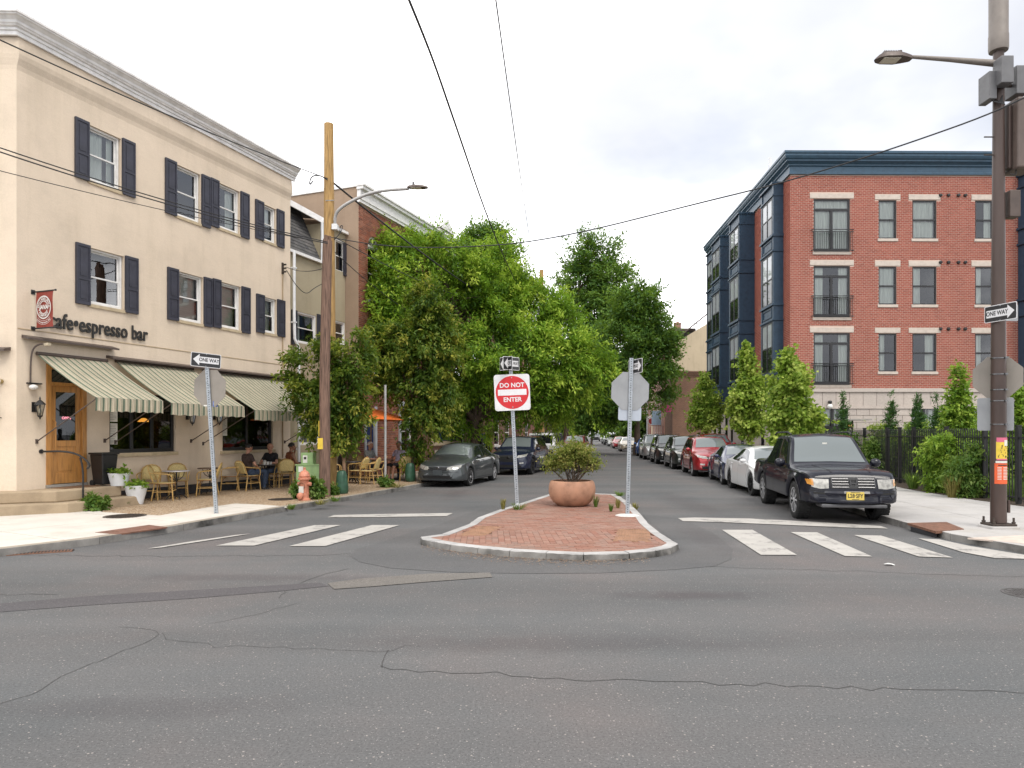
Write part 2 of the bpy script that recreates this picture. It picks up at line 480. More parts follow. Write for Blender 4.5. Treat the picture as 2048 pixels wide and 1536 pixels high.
def concrete(name, col, var=0.1, stain=(0.3, 0.26, 0.2), rough=0.9, agg=0.0):
 m, ns, ls, p = nmat(name)
 vec = world_pos(ns, ls)
 c = ramp(ns, ls, noise(ns, ls, vec, 1.3, 7, 0.65), [(0.3, tuple(x*(1-var*1.5) for x in col)), (0.5, col), (0.7, tuple(x*(1+var) for x in col))])
 c = mixc(ns, ls, 0.7, c, ramp(ns, ls, noise(ns, ls, vec, 70, 3, 0.7), [(0.3, 0.86), (0.7, 1.08)]), 'MULTIPLY')
 c = mixc(ns, ls, ramp(ns, ls, noise(ns, ls, vec, 0.8, 6, 0.7), [(0.55, 0.0), (0.8, 0.55)]), c, stain)
 if agg:
  vo = N(ns, "ShaderNodeTexVoronoi", Scale=42); ls.new(vec, vo.inputs["Vector"])
  sp = ns.new("ShaderNodeSeparateColor"); ls.new(vo.outputs["Color"], sp.inputs[0])
  c = mixc(ns, ls, agg, c, ramp(ns, ls, sp.outputs[0], [(0, (0.13, 0.085, 0.05)), (0.4, (0.30, 0.2, 0.12)), (0.75, (0.42, 0.32, 0.21)), (1, (0.52, 0.45, 0.36))]))
  bump(ns, ls, p, vo.outputs["Distance"], 0.6, 0.006)
 else: bump(ns, ls, p, noise(ns, ls, vec, 60, 4), 0.25, 0.004)
 ls.new(c, p.inputs["Base Color"]); p.inputs["Roughness"].default_value = rough
 p.inputs["Specular IOR Level"].default_value = 0.25
 return m
CONC_L = concrete("concrete_pale", (0.57, 0.53, 0.475), 0.08)
CONC_R = concrete("concrete_grey", (0.40, 0.385, 0.37), 0.08)
CONC_OLD = concrete("concrete_old", (0.30, 0.26, 0.21), 0.14)
AGG = concrete("exposed_aggregate", (0.27, 0.19, 0.12), 0.1, agg=0.85)
STEP = concrete("step_stone", (0.36, 0.28, 0.19), 0.16, stain=(0.16, 0.12, 0.08))
GRANITE = concrete("granite", (0.40, 0.39, 0.38), 0.18, stain=(0.22, 0.20, 0.18))
GRANITE_ROUGH = concrete("granite_rough", (0.19, 0.182, 0.17), 0.55, stain=(0.06, 0.052, 0.045))
MORTAR = concrete("mortar", (0.42, 0.34, 0.29), 0.1)
MORTAR_P = concrete("mortar_pale", (0.58, 0.44, 0.37), 0.06)
SAND = concrete("joint_sand", (0.25, 0.18, 0.14), 0.15)
PAVER = island_mat("paver_brick", [(0.29, 0.125, 0.085), (0.24, 0.10, 0.07), (0.33, 0.155, 0.11), (0.29, 0.175, 0.14), (0.27, 0.12, 0.08), (0.34, 0.19, 0.145), (0.21, 0.125, 0.10)], dirt=(0.27, 0.19, 0.15))
BRICK = island_mat("red_brick", [(0.32, 0.095, 0.066), (0.36, 0.115, 0.08), (0.28, 0.082, 0.058), (0.385, 0.13, 0.092), (0.33, 0.10, 0.07)])
BRICK_OLD = island_mat("old_brick", [(0.27, 0.095, 0.055), (0.34, 0.13, 0.08), (0.20, 0.075, 0.05), (0.38, 0.17, 0.11), (0.15, 0.06, 0.045)])
LIME = island_mat("limestone", [(0.50, 0.435, 0.39), (0.54, 0.475, 0.425), (0.47, 0.415, 0.375), (0.52, 0.46, 0.415)], bmp=0.1)
SLATE = island_mat("roof_shingle", [(0.10, 0.10, 0.10), (0.14, 0.135, 0.13), (0.08, 0.08, 0.085), (0.17, 0.16, 0.155)])
def stucco(name, col, streak=(0.35, 0.27, 0.17), amt=0.35):
 m, ns, ls, p = nmat(name)
 vec = coords(ns, ls)
 c = ramp(ns, ls, noise(ns, ls, vec, 0.7, 7, 0.65), [(0.28, tuple(x*0.86 for x in col)), (0.5, col), (0.72, tuple(min(1, x*1.07) for x in col))])
 v2 = coords(ns, ls, "Object", (1.6, 1.6, 0.18))
 c = mixc(ns, ls, ramp(ns, ls, noise(ns, ls, v2, 1.5, 6, 0.7), [(0.50, 0.0), (0.80, amt)]), c, streak)
 c = mixc(ns, ls, 0.6, c, ramp(ns, ls, noise(ns, ls, vec, 30, 4), [(0.3, 0.93), (0.7, 1.04)]), 'MULTIPLY')
 ls.new(c, p.inputs["Base Color"]); p.inputs["Roughness"].default_value = 0.92
 p.inputs["Specular IOR Level"].default_value = 0.2
 h = mixc(ns, ls, 0.4, noise(ns, ls, coords(ns, ls, "Object", (1, 1, 2.2)), 4.5, 5, 0.6), noise(ns, ls, vec, 80, 3))
 bump(ns, ls, p, h, 0.35, 0.03)
 return m
STUCCO = stucco("cream_stucco", (0.68, 0.57, 0.45), (0.44, 0.36, 0.25), 0.35)
STUCCO_G = stucco("olive_stucco", (0.37, 0.32, 0.225), (0.25, 0.2, 0.13), 0.35)
STUCCO_B = stucco("brown_stucco", (0.34, 0.25, 0.18), (0.22, 0.15, 0.1), 0.4)
STUCCO_T = stucco("tan_stucco", (0.50, 0.42, 0.30), (0.25, 0.2, 0.14), 0.6)
WHITE = mat("white_paint", (0.72, 0.71, 0.69), 0.5, var=0.06)
CORNICE_W = mat("cornice_white", (0.74, 0.73, 0.72), 0.5, var=0.1)
SHUTTER = mat("shutter_paint", (0.035, 0.036, 0.052), 0.45, var=0.15)
NAVY = mat("navy_paint", (0.024, 0.055, 0.092), 0.42, var=0.14)
NAVY2 = mat("navy_cornice", (0.03, 0.072, 0.115), 0.38, var=0.14)
BLACK = mat("black_metal", (0.012, 0.012, 0.013), 0.45, var=0.1)
BLACKF = mat("black_frame", (0.018, 0.018, 0.02), 0.4, var=0.1)
BRONZE = mat("bronze_brown", (0.085, 0.062, 0.052), 0.5, metal=0.1, var=0.12)
POLE_BR = mat("brown_steel", (0.062, 0.040, 0.033), 0.45, metal=0.1, var=0.2, scale=3, stretch=(1,1,0.2))
ANT_GREY = mat("antenna_grey", (0.13, 0.13, 0.135), 0.5, var=0.08)
ANT_BR = mat("antenna_brown", (0.19, 0.165, 0.145), 0.55, var=0.08)
GALV = mat("galvanised_steel", (0.36, 0.39, 0.42), 0.42, metal=0.55, var=0.22, scale=18)
SIGN_BACK = mat("sign_back", (0.30, 0.31, 0.32), 0.5, metal=0.35, var=0.1, scale=3)
SIGN_BACK_T = mat("sign_back_tan", (0.25, 0.225, 0.195), 0.55, metal=0.2, var=0.1, scale=3)
SIGN_W = mat("sign_white", (0.66, 0.66, 0.67), 0.45, var=0.06)
SIGN_K = mat("sign_black", (0.018, 0.018, 0.02), 0.45, var=0.1)
SIGN_R = mat("sign_red", (0.52, 0.012, 0.018), 0.42, var=0.06)
HOLE = mat("punched_hole", (0.02, 0.02, 0.022), 0.9, var=0)
OAK = mat("oak_door", (0.42, 0.20, 0.055), 0.4, var=0.22, scale=5, stretch=(6,6,0.5))
POLE_Y = mat("new_pole_wood", (0.36, 0.22, 0.08), 0.8, var=0.34, scale=7, stretch=(6,6,0.35), bmp=0.3, bscale=12)
POLE_O = mat("old_pole_wood", (0.165, 0.10, 0.072), 0.9, var=0.5, scale=8, stretch=(6,6,0.3), bmp=0.7, bscale=14)
RATTAN = mat("rattan", (0.50, 0.32, 0.11), 0.5, var=0.25, scale=30)
RATTAN_D = mat("rattan_dark", (0.26, 0.13, 0.04), 0.5, var=0.25, scale=20)
WEAVE = mat("woven_seat", (0.66, 0.53, 0.24), 0.7, var=0.3, scale=70, bmp=0.8, bscale=110)
WEAVE_B = mat("woven_grey", (0.36, 0.33, 0.28), 0.7, var=0.3, scale=70, bmp=0.8, bscale=110)
PLASTIC_K = mat("black_plastic", (0.012, 0.012, 0.013), 0.4, var=0.1)
TERRA = mat("terracotta", (0.38, 0.205, 0.13), 0.85, var=0.22, scale=4, bmp=0.12, bscale=50)
HYDR = mat("hydrant_orange", (0.50, 0.20, 0.125), 0.55, var=0.22, scale=14)
GREENBOX = mat("box_green", (0.23, 0.35, 0.15), 0.5, var=0.12)
BAGGREEN = mat("bag_green", (0.028, 0.085, 0.05), 0.45, var=0.25, scale=8)
ORANGE = mat("orange_canvas", (0.72, 0.155, 0.025), 0.75, var=0.08)
BANNER = mat("banner_red", (0.24, 0.036, 0.022), 0.75, var=0.12)
BANNER_W = mat("banner_white", (0.62, 0.6, 0.56), 0.75, var=0.05)
SIGNLET = mat("letter_black", (0.02, 0.019, 0.018), 0.5, var=0.1)
CHROME = mat("chrome", (0.17, 0.17, 0.175), 0.22, metal=1.0, var=0)
RUBBER = mat("rubber", (0.016, 0.016, 0.016), 0.85, var=0.2, scale=20)
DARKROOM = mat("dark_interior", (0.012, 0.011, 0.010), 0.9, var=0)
CURTAIN = mat("curtain", (0.78, 0.82, 0.77), 0.85, var=0.14, scale=3, stretch=(9,9,0.2))
BLIND = mat("blind", (0.45, 0.45, 0.42), 0.85, var=0.1, scale=4, stretch=(0.3,0.3,14))
PIPE_W = mat("white_pipe", (0.68, 0.69, 0.70), 0.4, var=0.06)
IRON = mat("cast_iron", (0.055, 0.042, 0.034), 0.7, metal=0.3, var=0.3, scale=12)
RUST = mat("rust_plate", (0.16, 0.075, 0.045), 0.8, var=0.25, scale=12, bmp=0.6, bscale=40)
TACT = mat("tactile_brown", (0.17, 0.082, 0.055), 0.8, var=0.2, scale=10)
PAPER = mat("paper", (0.62, 0.61, 0.56), 0.8, var=0.08)
YELLOW = mat("yellow_print", (0.66, 0.47, 0.05), 0.7, var=0.1)
ORANGEP = mat("orange_print", (0.62, 0.10, 0.03), 0.7, var=0.1)
PINKP = mat("pink_print", (0.55, 0.12, 0.2), 0.7, var=0.1)
WIRE = mat("wire_black", (0.02, 0.02, 0.022), 0.6, var=0)
SOIL = mat("soil", (0.05, 0.033, 0.02), 0.95, var=0.3, scale=20, bmp=0.6, bscale=60)
LAMPGLASS = mat("lamp_glass", (0.66, 0.62, 0.52), 0.2, var=0.05)
GLOBE = mat("globe_white", (0.72, 0.71, 0.68), 0.25, var=0.03)
def bark(name, col):
 return mat(name, col, 0.9, var=0.4, scale=7, stretch=(4,4,0.6), bmp=0.8, bscale=14)
BARK = bark("bark_brown", (0.10, 0.07, 0.05))
BARK_L = bark("bark_pale", (0.25, 0.15, 0.09))
def leafmat(name, dark, mid, light, trans=0.32, rough=0.5):
 m, ns, ls, p = nmat(name)
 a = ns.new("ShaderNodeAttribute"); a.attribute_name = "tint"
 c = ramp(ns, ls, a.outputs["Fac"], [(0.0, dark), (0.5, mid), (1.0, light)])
 ls.new(c, p.inputs["Base Color"]); p.inputs["Roughness"].default_value = rough
 p.inputs["Specular IOR Level"].default_value = 0.22
 t = ns.new("ShaderNodeBsdfTranslucent")
 tcol = mixc(ns, ls, 0.5, c, (0.30, 0.44, 0.03), 'MIX')
 ls.new(tcol, t.inputs["Color"])
 mx = ns.new("ShaderNodeMixShader"); mx.inputs[0].default_value = trans
 ls.new(p.outputs[0], mx.inputs[1]); ls.new(t.outputs[0], mx.inputs[2])
 ls.new(mx.outputs[0], ns["Material Output"].inputs[0])
 return m
LEAF_ASH = leafmat("leaf_ash", (0.03, 0.085, 0.010), (0.175, 0.33, 0.026), (0.50, 0.62, 0.085), 0.40)
LEAF_MAPLE = leafmat("leaf_maple", (0.026, 0.062, 0.010), (0.088, 0.155, 0.02), (0.33, 0.32, 0.05), 0.36)
LEAF_DARK = leafmat("leaf_zelkova", (0.027, 0.07, 0.016), (0.06, 0.14, 0.024), (0.16, 0.27, 0.05), 0.36)
LEAF_PLANE = leafmat("leaf_plane", (0.09, 0.17, 0.022), (0.23, 0.34, 0.045), (0.45, 0.52, 0.12), 0.42)
LEAF_JUN = leafmat("leaf_juniper", (0.022, 0.065, 0.02), (0.045, 0.11, 0.03), (0.08, 0.17, 0.045), 0.15)
LEAF_HEDGE = leafmat("leaf_hedge", (0.06, 0.13, 0.018), (0.18, 0.31, 0.038), (0.36, 0.47, 0.075), 0.42)
LEAF_ROSE = leafmat("leaf_rose", (0.08, 0.12, 0.022), (0.22, 0.25, 0.055), (0.44, 0.36, 0.13), 0.38)
LEAF_WEED = leafmat("leaf_weed", (0.045, 0.10, 0.02), (0.09, 0.17, 0.03), (0.2, 0.26, 0.07))
STRAW = leafmat("leaf_straw", (0.12, 0.10, 0.03), (0.2, 0.17, 0.05), (0.3, 0.26, 0.09), 0.2)
def glass_mat(name, tint=(0.55, 0.62, 0.6), refl=1.0, ior=1.6, clear=0.85, rough=0.01):
 """window pane: partly clear, mirror-like at glancing angles"""
 m, ns, ls, p = nmat(name)
 ns.remove(p)
 t = ns.new("ShaderNodeBsdfTransparent"); t.inputs[0].default_value = (*[c*clear for c in tint], 1)
 g = ns.new("ShaderNodeBsdfGlossy"); g.inputs["Roughness"].default_value = rough
 g.inputs[0].default_value = (0.95*refl, 0.97*refl, 1.0*refl, 1)
 fr = ns.new("ShaderNodeFresnel"); fr.inputs[0].default_value = ior
 geo = ns.new("ShaderNodeNewGeometry")
 b = N(ns, "ShaderNodeBump", Strength=0.07, Distance=0.02)
 ls.new(noise(ns, ls, coords(ns, ls), 1.7, 2), b.inputs["Height"])
 ls.new(b.outputs[0], g.inputs["Normal"])
 k = vmath(ns, ls, 'MINIMUM', vmath(ns, ls, 'MULTIPLY', fr.outputs[0], 2.6), 1.0)
 mx = ns.new("ShaderNodeMixShader"); ls.new(k, mx.inputs[0])
 ls.new(t.outputs[0], mx.inputs[1]); ls.new(g.outputs[0], mx.inputs[2])
 ls.new(mx.outputs[0], ns["Material Output"].inputs[0])
 return m
GLASS = glass_mat("window_glass", (0.97, 1.0, 0.98), 1.0, 1.55, 0.99)
GLASS_DK = glass_mat("shop_glass", (0.45, 0.45, 0.45), 0.8, 1.45)
def car_glass(name, col, refl):
 m, ns, ls, p = nmat(name)
 p.inputs["Base Color"].default_value = (*col, 1); p.inputs["Roughness"].default_value = 0.03
 p.inputs["Specular IOR Level"].default_value = refl; p.inputs["IOR"].default_value = 1.6
 return m
CARGLASS = car_glass("car_window", (0.012, 0.014, 0.015), 0.8)
PALEPANE = car_glass("pale_pane", (0.36, 0.38, 0.40), 0.9)  # pale base colour stands in for sky reflected in the upper bay panes
WINDSHIELD = car_glass("car_windshield", (0.13, 0.15, 0.15), 1.0)
def carpaint(name, col, metal=0.0, rough=0.35):
 m, ns, ls, p = nmat("paint_" + name)
 vec = coords(ns, ls)
 c = mixc(ns, ls, ramp(ns, ls, noise(ns, ls, vec, 3, 6), [(0.45, 0.0), (0.85, 0.05)]), col, (0.25, 0.23, 0.2))
 ls.new(c, p.inputs["Base Color"]); p.inputs["Metallic"].default_value = metal
 p.inputs["Roughness"].default_value = max(rough, 0.4); p.inputs["Specular IOR Level"].default_value = 0.25
 p.inputs["Coat Weight"].default_value = 1.0; p.inputs["Coat Roughness"].default_value = 0.025
 return m
HEADL = mat("headlight_glass", (0.36, 0.35, 0.32), 0.08, metal=0.3, var=0.3, scale=12, coat=1.0)
AMBER = mat("amber_lens", (0.62, 0.27, 0.05), 0.1, var=0.1, coat=1.0)
TAILRED = mat("tail_lens", (0.35, 0.012, 0.012), 0.1, var=0.1, coat=1.0)
ALLOY = mat("alloy", (0.50, 0.50, 0.51), 0.32, metal=0.25, var=0.1)
ALLOY_DK = mat("alloy_dark", (0.02, 0.02, 0.022), 0.35, metal=0.3, var=0.1)
TRIM = mat("plastic_trim", (0.02, 0.02, 0.021), 0.6, var=0.1)
SEAM = mat("panel_seam", (0.006, 0.006, 0.006), 0.8, var=0)
PLATE_Y = mat("plate_yellow", (0.62, 0.47, 0.10), 0.5, var=0.08)
def stripes():
 m, ns, ls, p = nmat("awning_stripe")
 t = ns.new("ShaderNodeTexCoord"); s = ns.new("ShaderNodeSeparateXYZ"); ls.new(t.outputs["Object"], s.inputs[0])
 f = vmath(ns, ls, 'FRACT', vmath(ns, ls, 'MULTIPLY', s.outputs[0], 1/0.165))
 G_, C_, Bn, P_ = (0.125, 0.165, 0.115), (0.56, 0.50, 0.375), (0.11, 0.07, 0.05), (0.45, 0.37, 0.27)
 c = ramp(ns, ls, f, [(0, G_), (0.28, C_), (0.36, Bn), (0.39, C_), (0.55, P_), (0.60, Bn), (0.63, C_), (0.74, G_), (0.80, C_), (0.9, (0.3, 0.32, 0.22)), (0.97, C_)], 'CONSTANT')
 c = mixc(ns, ls, 0.6, c, ramp(ns, ls, noise(ns, ls, coords(ns, ls), 3, 6), [(0.3, 0.8), (0.7, 1.05)]), 'MULTIPLY')
 ls.new(c, p.inputs["Base Color"]); p.inputs["Roughness"].default_value = 0.85
 tr = ns.new("ShaderNodeBsdfTranslucent"); ls.new(c, tr.inputs[0])
 mx = ns.new("ShaderNodeMixShader"); mx.inputs[0].default_value = 0.18
 ls.new(p.outputs[0], mx.inputs[1]); ls.new(tr.outputs[0], mx.inputs[2]); ls.new(mx.outputs[0], ns["Material Output"].inputs[0])
 return m
AWN = stripes()
# ------------------------------------------------------------------ ground, pavements, island, markings
PAV = 0.12
def poly_mesh(name, poly, z, m, parent=None):
 mb = MB(); mb.add([(p[0], p[1], z) for p in (poly if area(poly) > 0 else poly[::-1])], [tuple(range(len(poly)))])
 return mb.build(name, m, parent)
road = struct(poly_mesh("road", [(-900,-60),(900,-60),(900,1500),(-900,1500)], 0.0, ASPH))
LC = [(-40.0, 8.2), (-14.0, 8.9), (-10.0, 9.2), (-8.4, 9.55), (-7.55, 10.06), (-7.0, 10.9), (-6.4, 12.2), (-5.94, 13.73), (-5.29, 16.09),
  (-4.5, 18.3), (-3.9, 20.3), (-3.1, 23.0), (-1.6, 29.0), (0.4, 37.0), (2.5, 45.0), (6.2, 80.0), (12.4, 150.0), (25.0, 290.0)]
RC = [(40.0, 8.4), (14.0, 8.6), (9.6, 9.2), (8.2, 9.65), (7.72, 10.3), (7.5, 11.2), (7.52, 12.1), (7.6, 13.6), (7.95, 16.5), (8.6, 22.0),
  (9.75, 31.6), (12.3, 63.0), (13.9, 80.0), (20.4, 150.0), (33.5, 290.0)]
LCs = smooth_line(LC, 2); RCs = smooth_line(RC, 2)
def pavement(name, curb, far, side, m):
 poly = curb + far
 b = MB().prism(poly, -0.3, PAV - 0.02)
 return struct(b.build(name, m))
KW = 0.16
lin = offset_line(LCs, KW)                 # left kerb runs away from the camera: pavement lies on its left
rin = offset_line(RCs, -KW)
pav_l = pavement("pavement_left", lin, [(-60, 290), (-60, 8.4)], 1, CONC_OLD)
pav_r = pavement("pavement_right", rin, [(90, 290), (90, 8.6)], -1, CONC_OLD)
def kerb(name, line, inner, m_top, m_side, z1, maxY=70, step=1.7, parent=None):
 k = resample(line, step); i = resample(inner, step)
 n = len(k)
 rng = random.Random(4)
 base = None
 j = 0
 # far run in one piece
 far = [q for q in range(n) if k[q][1] > maxY or abs(k[q][0]) > 16]
 mb = MB()
 for q in range(n-1):
  a, b = k[q], k[q+1]
  # matching inner points
  d = Vector((b[0]-a[0], b[1]-a[1])).normalized(); nx = Vector((-d.y, d.x)) * (KW if inner_left(line, inner) else -KW)
  g = 0.004
  p = [(a[0]+d.x*g, a[1]+d.y*g), (b[0]-d.x*g, b[1]-d.y*g), (b[0]-d.x*g+nx.x, b[1]-d.y*g+nx.y), (a[0]+d.x*g+nx.x, a[1]+d.y*g+nx.y)]
  if q in far or q+1 in far: mb.prism(p, -0.1, z1, 0, 1)
  else: PIECES.append((p, z1 + rng.uniform(-0.004, 0.004)))
 o = struct(mb.build(name, [m_top, m_side], parent))
 for p, z in PIECES:
  add_bevel(MB().prism(p, -0.1, z, 0, 1).build("kerb_stone", [m_top, m_side], o), 0.012)
 PIECES.clear()
 return o
PIECES = []
def inner_left(a, b):
 i = len(a)//2
 d = (a[i+1][0]-a[i][0], a[i+1][1]-a[i][1]); e = (b[i][0]-a[i][0], b[i][1]-a[i][1])
 return d[0]*e[1]-d[1]*e[0] > 0
kerb("kerb_left", LCs, lin, CONC_OLD, GRANITE_ROUGH, PAV + 0.004)
kerb("kerb_right", RCs, rin, CONC_R, GRANITE_ROUGH, PAV + 0.004)
def lay(parent, poly, m, origin, ang, w, h, gap=0.012, z0=0.09, z1=PAV, name="slab"):
 for p in slabs(poly, origin, ang, w, h, gap):
  MB().prism(p, z0, z1).build(name, m, parent)
# pale new concrete at the cafe corner
lin_near = [p for p in lin if -9.5 < p[0] and p[1] < 16.2]
edge_up = [gp(575, 1013, PAV), gp(520, 1009, PAV), gp(470, 1007, PAV), gp(420, 1014, PAV), gp(318, 1031, PAV), gp(205, 1024, PAV)]
corner = [(-16, 9.0), (-9.6, 9.4)] + lin_near + edge_up + [(-9.6, 15.6), (-10.6, 15.0), (-16, 15.0)]
lay(pav_l, corner, CONC_L, (-7.2, 11.0), R(62), 2.3, 1.9, 0.022)
# exposed aggregate in front of the cafe
agg = edge_up[::-1][:-1]
a_r = [p for p in lin if 16.0 < p[1] < 24.0]
aggpoly = [(-9.35, 15.6)] + edge_up[::-1] + a_r + [(-7.0, 25.2), (-8.6, 21.0), (-10.6, 15.4)]
MB().prism(aggpoly, 0.06, PAV - 0.003).build("aggregate_panel", AGG, pav_l)
# right pavement: big grey slabs up to the fence line
r_near = [p for p in rin if p[0] < 14 and p[1] < 62]
rpoly = [(15.0, 8.9)] + r_near + [(17.5, 62), (15.0, 34), (14.9, 24), (13.6, 16), (15.0, 12)]
lay(pav_r, rpoly, CONC_R, (7.7, 13.0), R(84), 1.55, 1.6, 0.014)
# ---------------- island
IZ = 0.10
isl_px = [(843,1074), (846,1078.5), (870,1083), (902,1088.5), (956.7,1095), (1020,1101), (1093,1105), (1167,1108), (1257.5,1106), (1310,1101), (1339.6,1095), (1354.6,1087),
   (1345,1082), (1320,1066.6), (1296,1047.5), (1282,1029.7), (1257.5,1005), (1238,992.8), (1230,988.7), (1160,986.5), (1097.5,988.7), (1036,1008.7), (1003,1018), (956.7,1035), (937.6,1049), (883,1069)]
isl = [gp(x, y, IZ) for x, y in isl_px]
if area(isl) < 0: isl = isl[::-1]
def inset(poly, d):
 n = len(poly); res = []
 for i in range(n):
  a, p, b = poly[i-1], poly[i], poly[(i+1) % n]
  d1 = Vector((p[0]-a[0], p[1]-a[1])).normalized(); d2 = Vector((b[0]-p[0], b[1]-p[1])).normalized()
  n1 = Vector((-d1.y, d1.x)); n2 = Vector((-d2.y, d2.x)); m = (n1+n2)
  m = m / max(0.25, m.length_squared/2) if m.length > 0.1 else n1
  if m.length > 1.6: m = m.normalized()*1.6
  res.append((p[0]+m.x*d, p[1]+m.y*d))
 return res
isl_in = inset(isl, 0.15)
island = struct(MB().prism(isl_in, -0.1, IZ - 0.022).build("island_pavement", SAND))
ik = struct(MB().prism(inset(isl, 0.05), -0.1, IZ - 0.06).build("island_kerb", GRANITE_ROUGH))
# kerb stones of the island
loop = isl + [isl[0]]; loop_in = isl_in + [isl_in[0]]
rng = random.Random(2)
for i in range(len(isl)):
 a, b, c, d = loop[i], loop[i+1], loop_in[i+1], loop_in[i]
 def lp(p, q, t): return (p[0]+(q[0]-p[0])*t, p[1]+(q[1]-p[1])*t)
 quad = [lp(a, b, .004), lp(a, b, .996), lp(d, c, .996), lp(d, c, .004)]
 z = IZ + rng.uniform(0.002, 0.008)
 # battered, chipped outer face
 n = 6; mb = MB(); top_o = [lp(quad[0], quad[1], t/n) for t in range(n+1)]; top_i = [lp(quad[3], quad[2], t/n) for t in range(n+1)]
 vs = []; nrm = Vector((b[1]-a[1], -(b[0]-a[0]))).normalized()
 rows = [(z, 0.0), (z-0.012, 0.012), (z-0.05, 0.022), (-0.02, 0.03)]
 for zz_, off in rows:
  for t in range(n+1):
   j = rng.uniform(-0.014, 0.012) if zz_ < z-0.005 and 0 < t < n else 0
   vs.append((top_o[t][0]+nrm.x*(off+j), top_o[t][1]+nrm.y*(off+j), zz_ + (j*0.6 if zz_ > 0 else 0)))
 ni = len(vs)
 for t in range(n+1): vs.append((top_i[t][0], top_i[t][1], z))
 for t in range(n+1): vs.append((top_i[t][0], top_i[t][1], -0.02))
 fs = []; mi = []
 for r_ in range(3):
  for t in range(n): fs.append(((r_+1)*(n+1)+t, (r_+1)*(n+1)+t+1, r_*(n+1)+t+1, r_*(n+1)+t)); mi.append(1 if r_ else 0)
 for t in range(n): fs.append((t, t+1, ni+t+1, ni+t)); mi.append(0)
 for t in range(n): fs.append((ni+t, ni+t+1, ni+n+1+t+1, ni+n+1+t)); mi.append(0)
 b0 = len(mb.v); mb.v.extend(vs)
 for f_, m_ in zip(fs, mi): mb.f.append(f_); mb.m.append(m_)
 mb.build("kerb_stone", [GRANITE, GRANITE_ROUGH], ik, smooth=35)
# pavers: herringbone-like mix of courses, largest 300 are objects
tl = [gp(x, y, IZ) for x, y in ((915,1071), (958,1051), (1005,1053), (968,1072))]
tr = [gp(x, y, IZ) for x, y in ((1226,1081), (1236,1057), (1299,1058), (1303,1083))]
def cross_free(p):
 c = (sum(q[0] for q in p)/len(p), sum(q[1] for q in p)/len(p))
 return not (inside(c, tl) or inside(c, tr))
pv = []
iy0 = min(p[1] for p in isl_in)
splitA = 11.55; splitB = 13.2
def band(y0, y1): return clip_poly(isl_in, [(-9, y0), (9, y0), (9, y1), (-9, y1)])
for y0, y1, ang, st in ((0, 10.75, R(2), .5), (10.75, 12.2, R(92), .5), (12.2, 30, R(4), .5)):
 bp = band(y0, y1)
 if len(bp) > 2: pv += [p for p in slabs(bp, (0.3, y0), ang, 0.205, 0.102, 0.0045, st) if cross_free(p)]
rng = random.Random(8)
pv.sort(key=lambda p: -abs(area(p))/ (p[0][1]**3))
rest = MB()
for i, p in enumerate(pv):
 z = IZ + rng.uniform(-0.003, 0.003)
 if i < 299: MB().prism(p, IZ-0.03, z).build("brick", PAVER, island)
 else: rest.prism(p, IZ-0.03, z)
struct(rest.build("bricks", PAVER, island), "stuff")
for q, nm in ((tl, 1), (tr, 2)):
 mb = MB().prism(q, IZ-0.03, IZ-0.004)
 (x0, y0), (x1, y1), (x2, y2), (x3, y3) = q
 for i in range(12):
  for j in range(9):
   s, t = (i+.5)/12, (j+.5)/9
   x = (x0*(1-t)+x1*t)*(1-s)+(x3*(1-t)+x2*t)*s; y = (y0*(1-t)+y1*t)*(1-s)+(y3*(1-t)+y2*t)*s
   mb.lathe([(0.024, IZ-0.005), (0.02, IZ+0.004), (0.0, IZ+0.005)], 6, (x, y, 0))
 mb.build("tactile_panel", mat("tactile_tan", (0.27, 0.15, 0.09), 0.85, var=0.2), island)
# ---------------- patches and markings on the road
def sheet(name, px, z, m, parent=road):
 return poly_mesh(name, [gp(x, y, z) for x, y in px], z, m, parent)
ring = [(700,1112), (712,1098), (760,1085), (800,1072), (838,1060), (880,1048), (925,1030), (968,1018), (990,1025), (930,1052), (885,1072), (846,1083), (842,1086), (902,1100), (1000,1112), (1093,1118), (1200,1120),
  (1300,1113), (1356,1098), (1352,1086), (1325,1064), (1300,1045), (1284,1028), (1300,1030), (1350,1036), (1380,1044), (1430,1068), (1466,1098), (1462,1118), (1430,1132), (1350,1139), (1200,1146), (1050,1147), (900,1144), (780,1136), (720,1124)]
sheet("asphalt_patch", ring, 0.004, ASPH_DARK)
sheet("asphalt_patch", [(655,1166), (720,1157), (860,1147), (980,1145), (985,1154), (860,1163), (740,1173), (668,1178)], 0.008, ASPH_PATCH)
sheet("asphalt_patch", [(-200,1240), (0,1207), (180,1192), (420,1178), (640,1165), (658,1172), (560,1182), (380,1197), (180,1210), (0,1224), (-200,1256)], 0.004, ASPH_STRIP)
MK = [
 ("stop_line", [(655,1034.5), (668,1030), (760,1028), (906,1026), (893,1032), (760,1034)]),
 ("crossing_bar", [(432,1091), (508,1091), (682,1050), (630,1050)]),
 ("crossing_bar", [(578,1092), (650,1092), (800,1050), (744,1050)]),
 ("crossing_bar", [(295,1097), (322,1095), (440,1077), (502,1067), (470,1070), (380,1083)]),
 ("stop_line", [(1356,1036), (1390,1035), (1500,1037), (1620,1043), (1762,1052), (1776,1057), (1700,1055), (1560,1049), (1440,1044), (1366,1042)]),
 ("crossing_bar", [(1444,1059.5), (1505,1059.5), (1594,1109.5), (1522,1109.5)]),
 ("crossing_bar", [(1581,1064), (1634,1064.5), (1745,1113), (1690,1112)]),
 ("crossing_bar", [(1708,1070), (1762,1071), (1906,1115), (1838,1113)]),
 ("crossing_bar", [(1836,1076.5), (1880,1079), (1940,1092), (2070,1113), (2070,1118), (1990,1116), (1925,1104)]),
]
for nm, q in MK: sheet(nm, q, 0.012, PAINT)
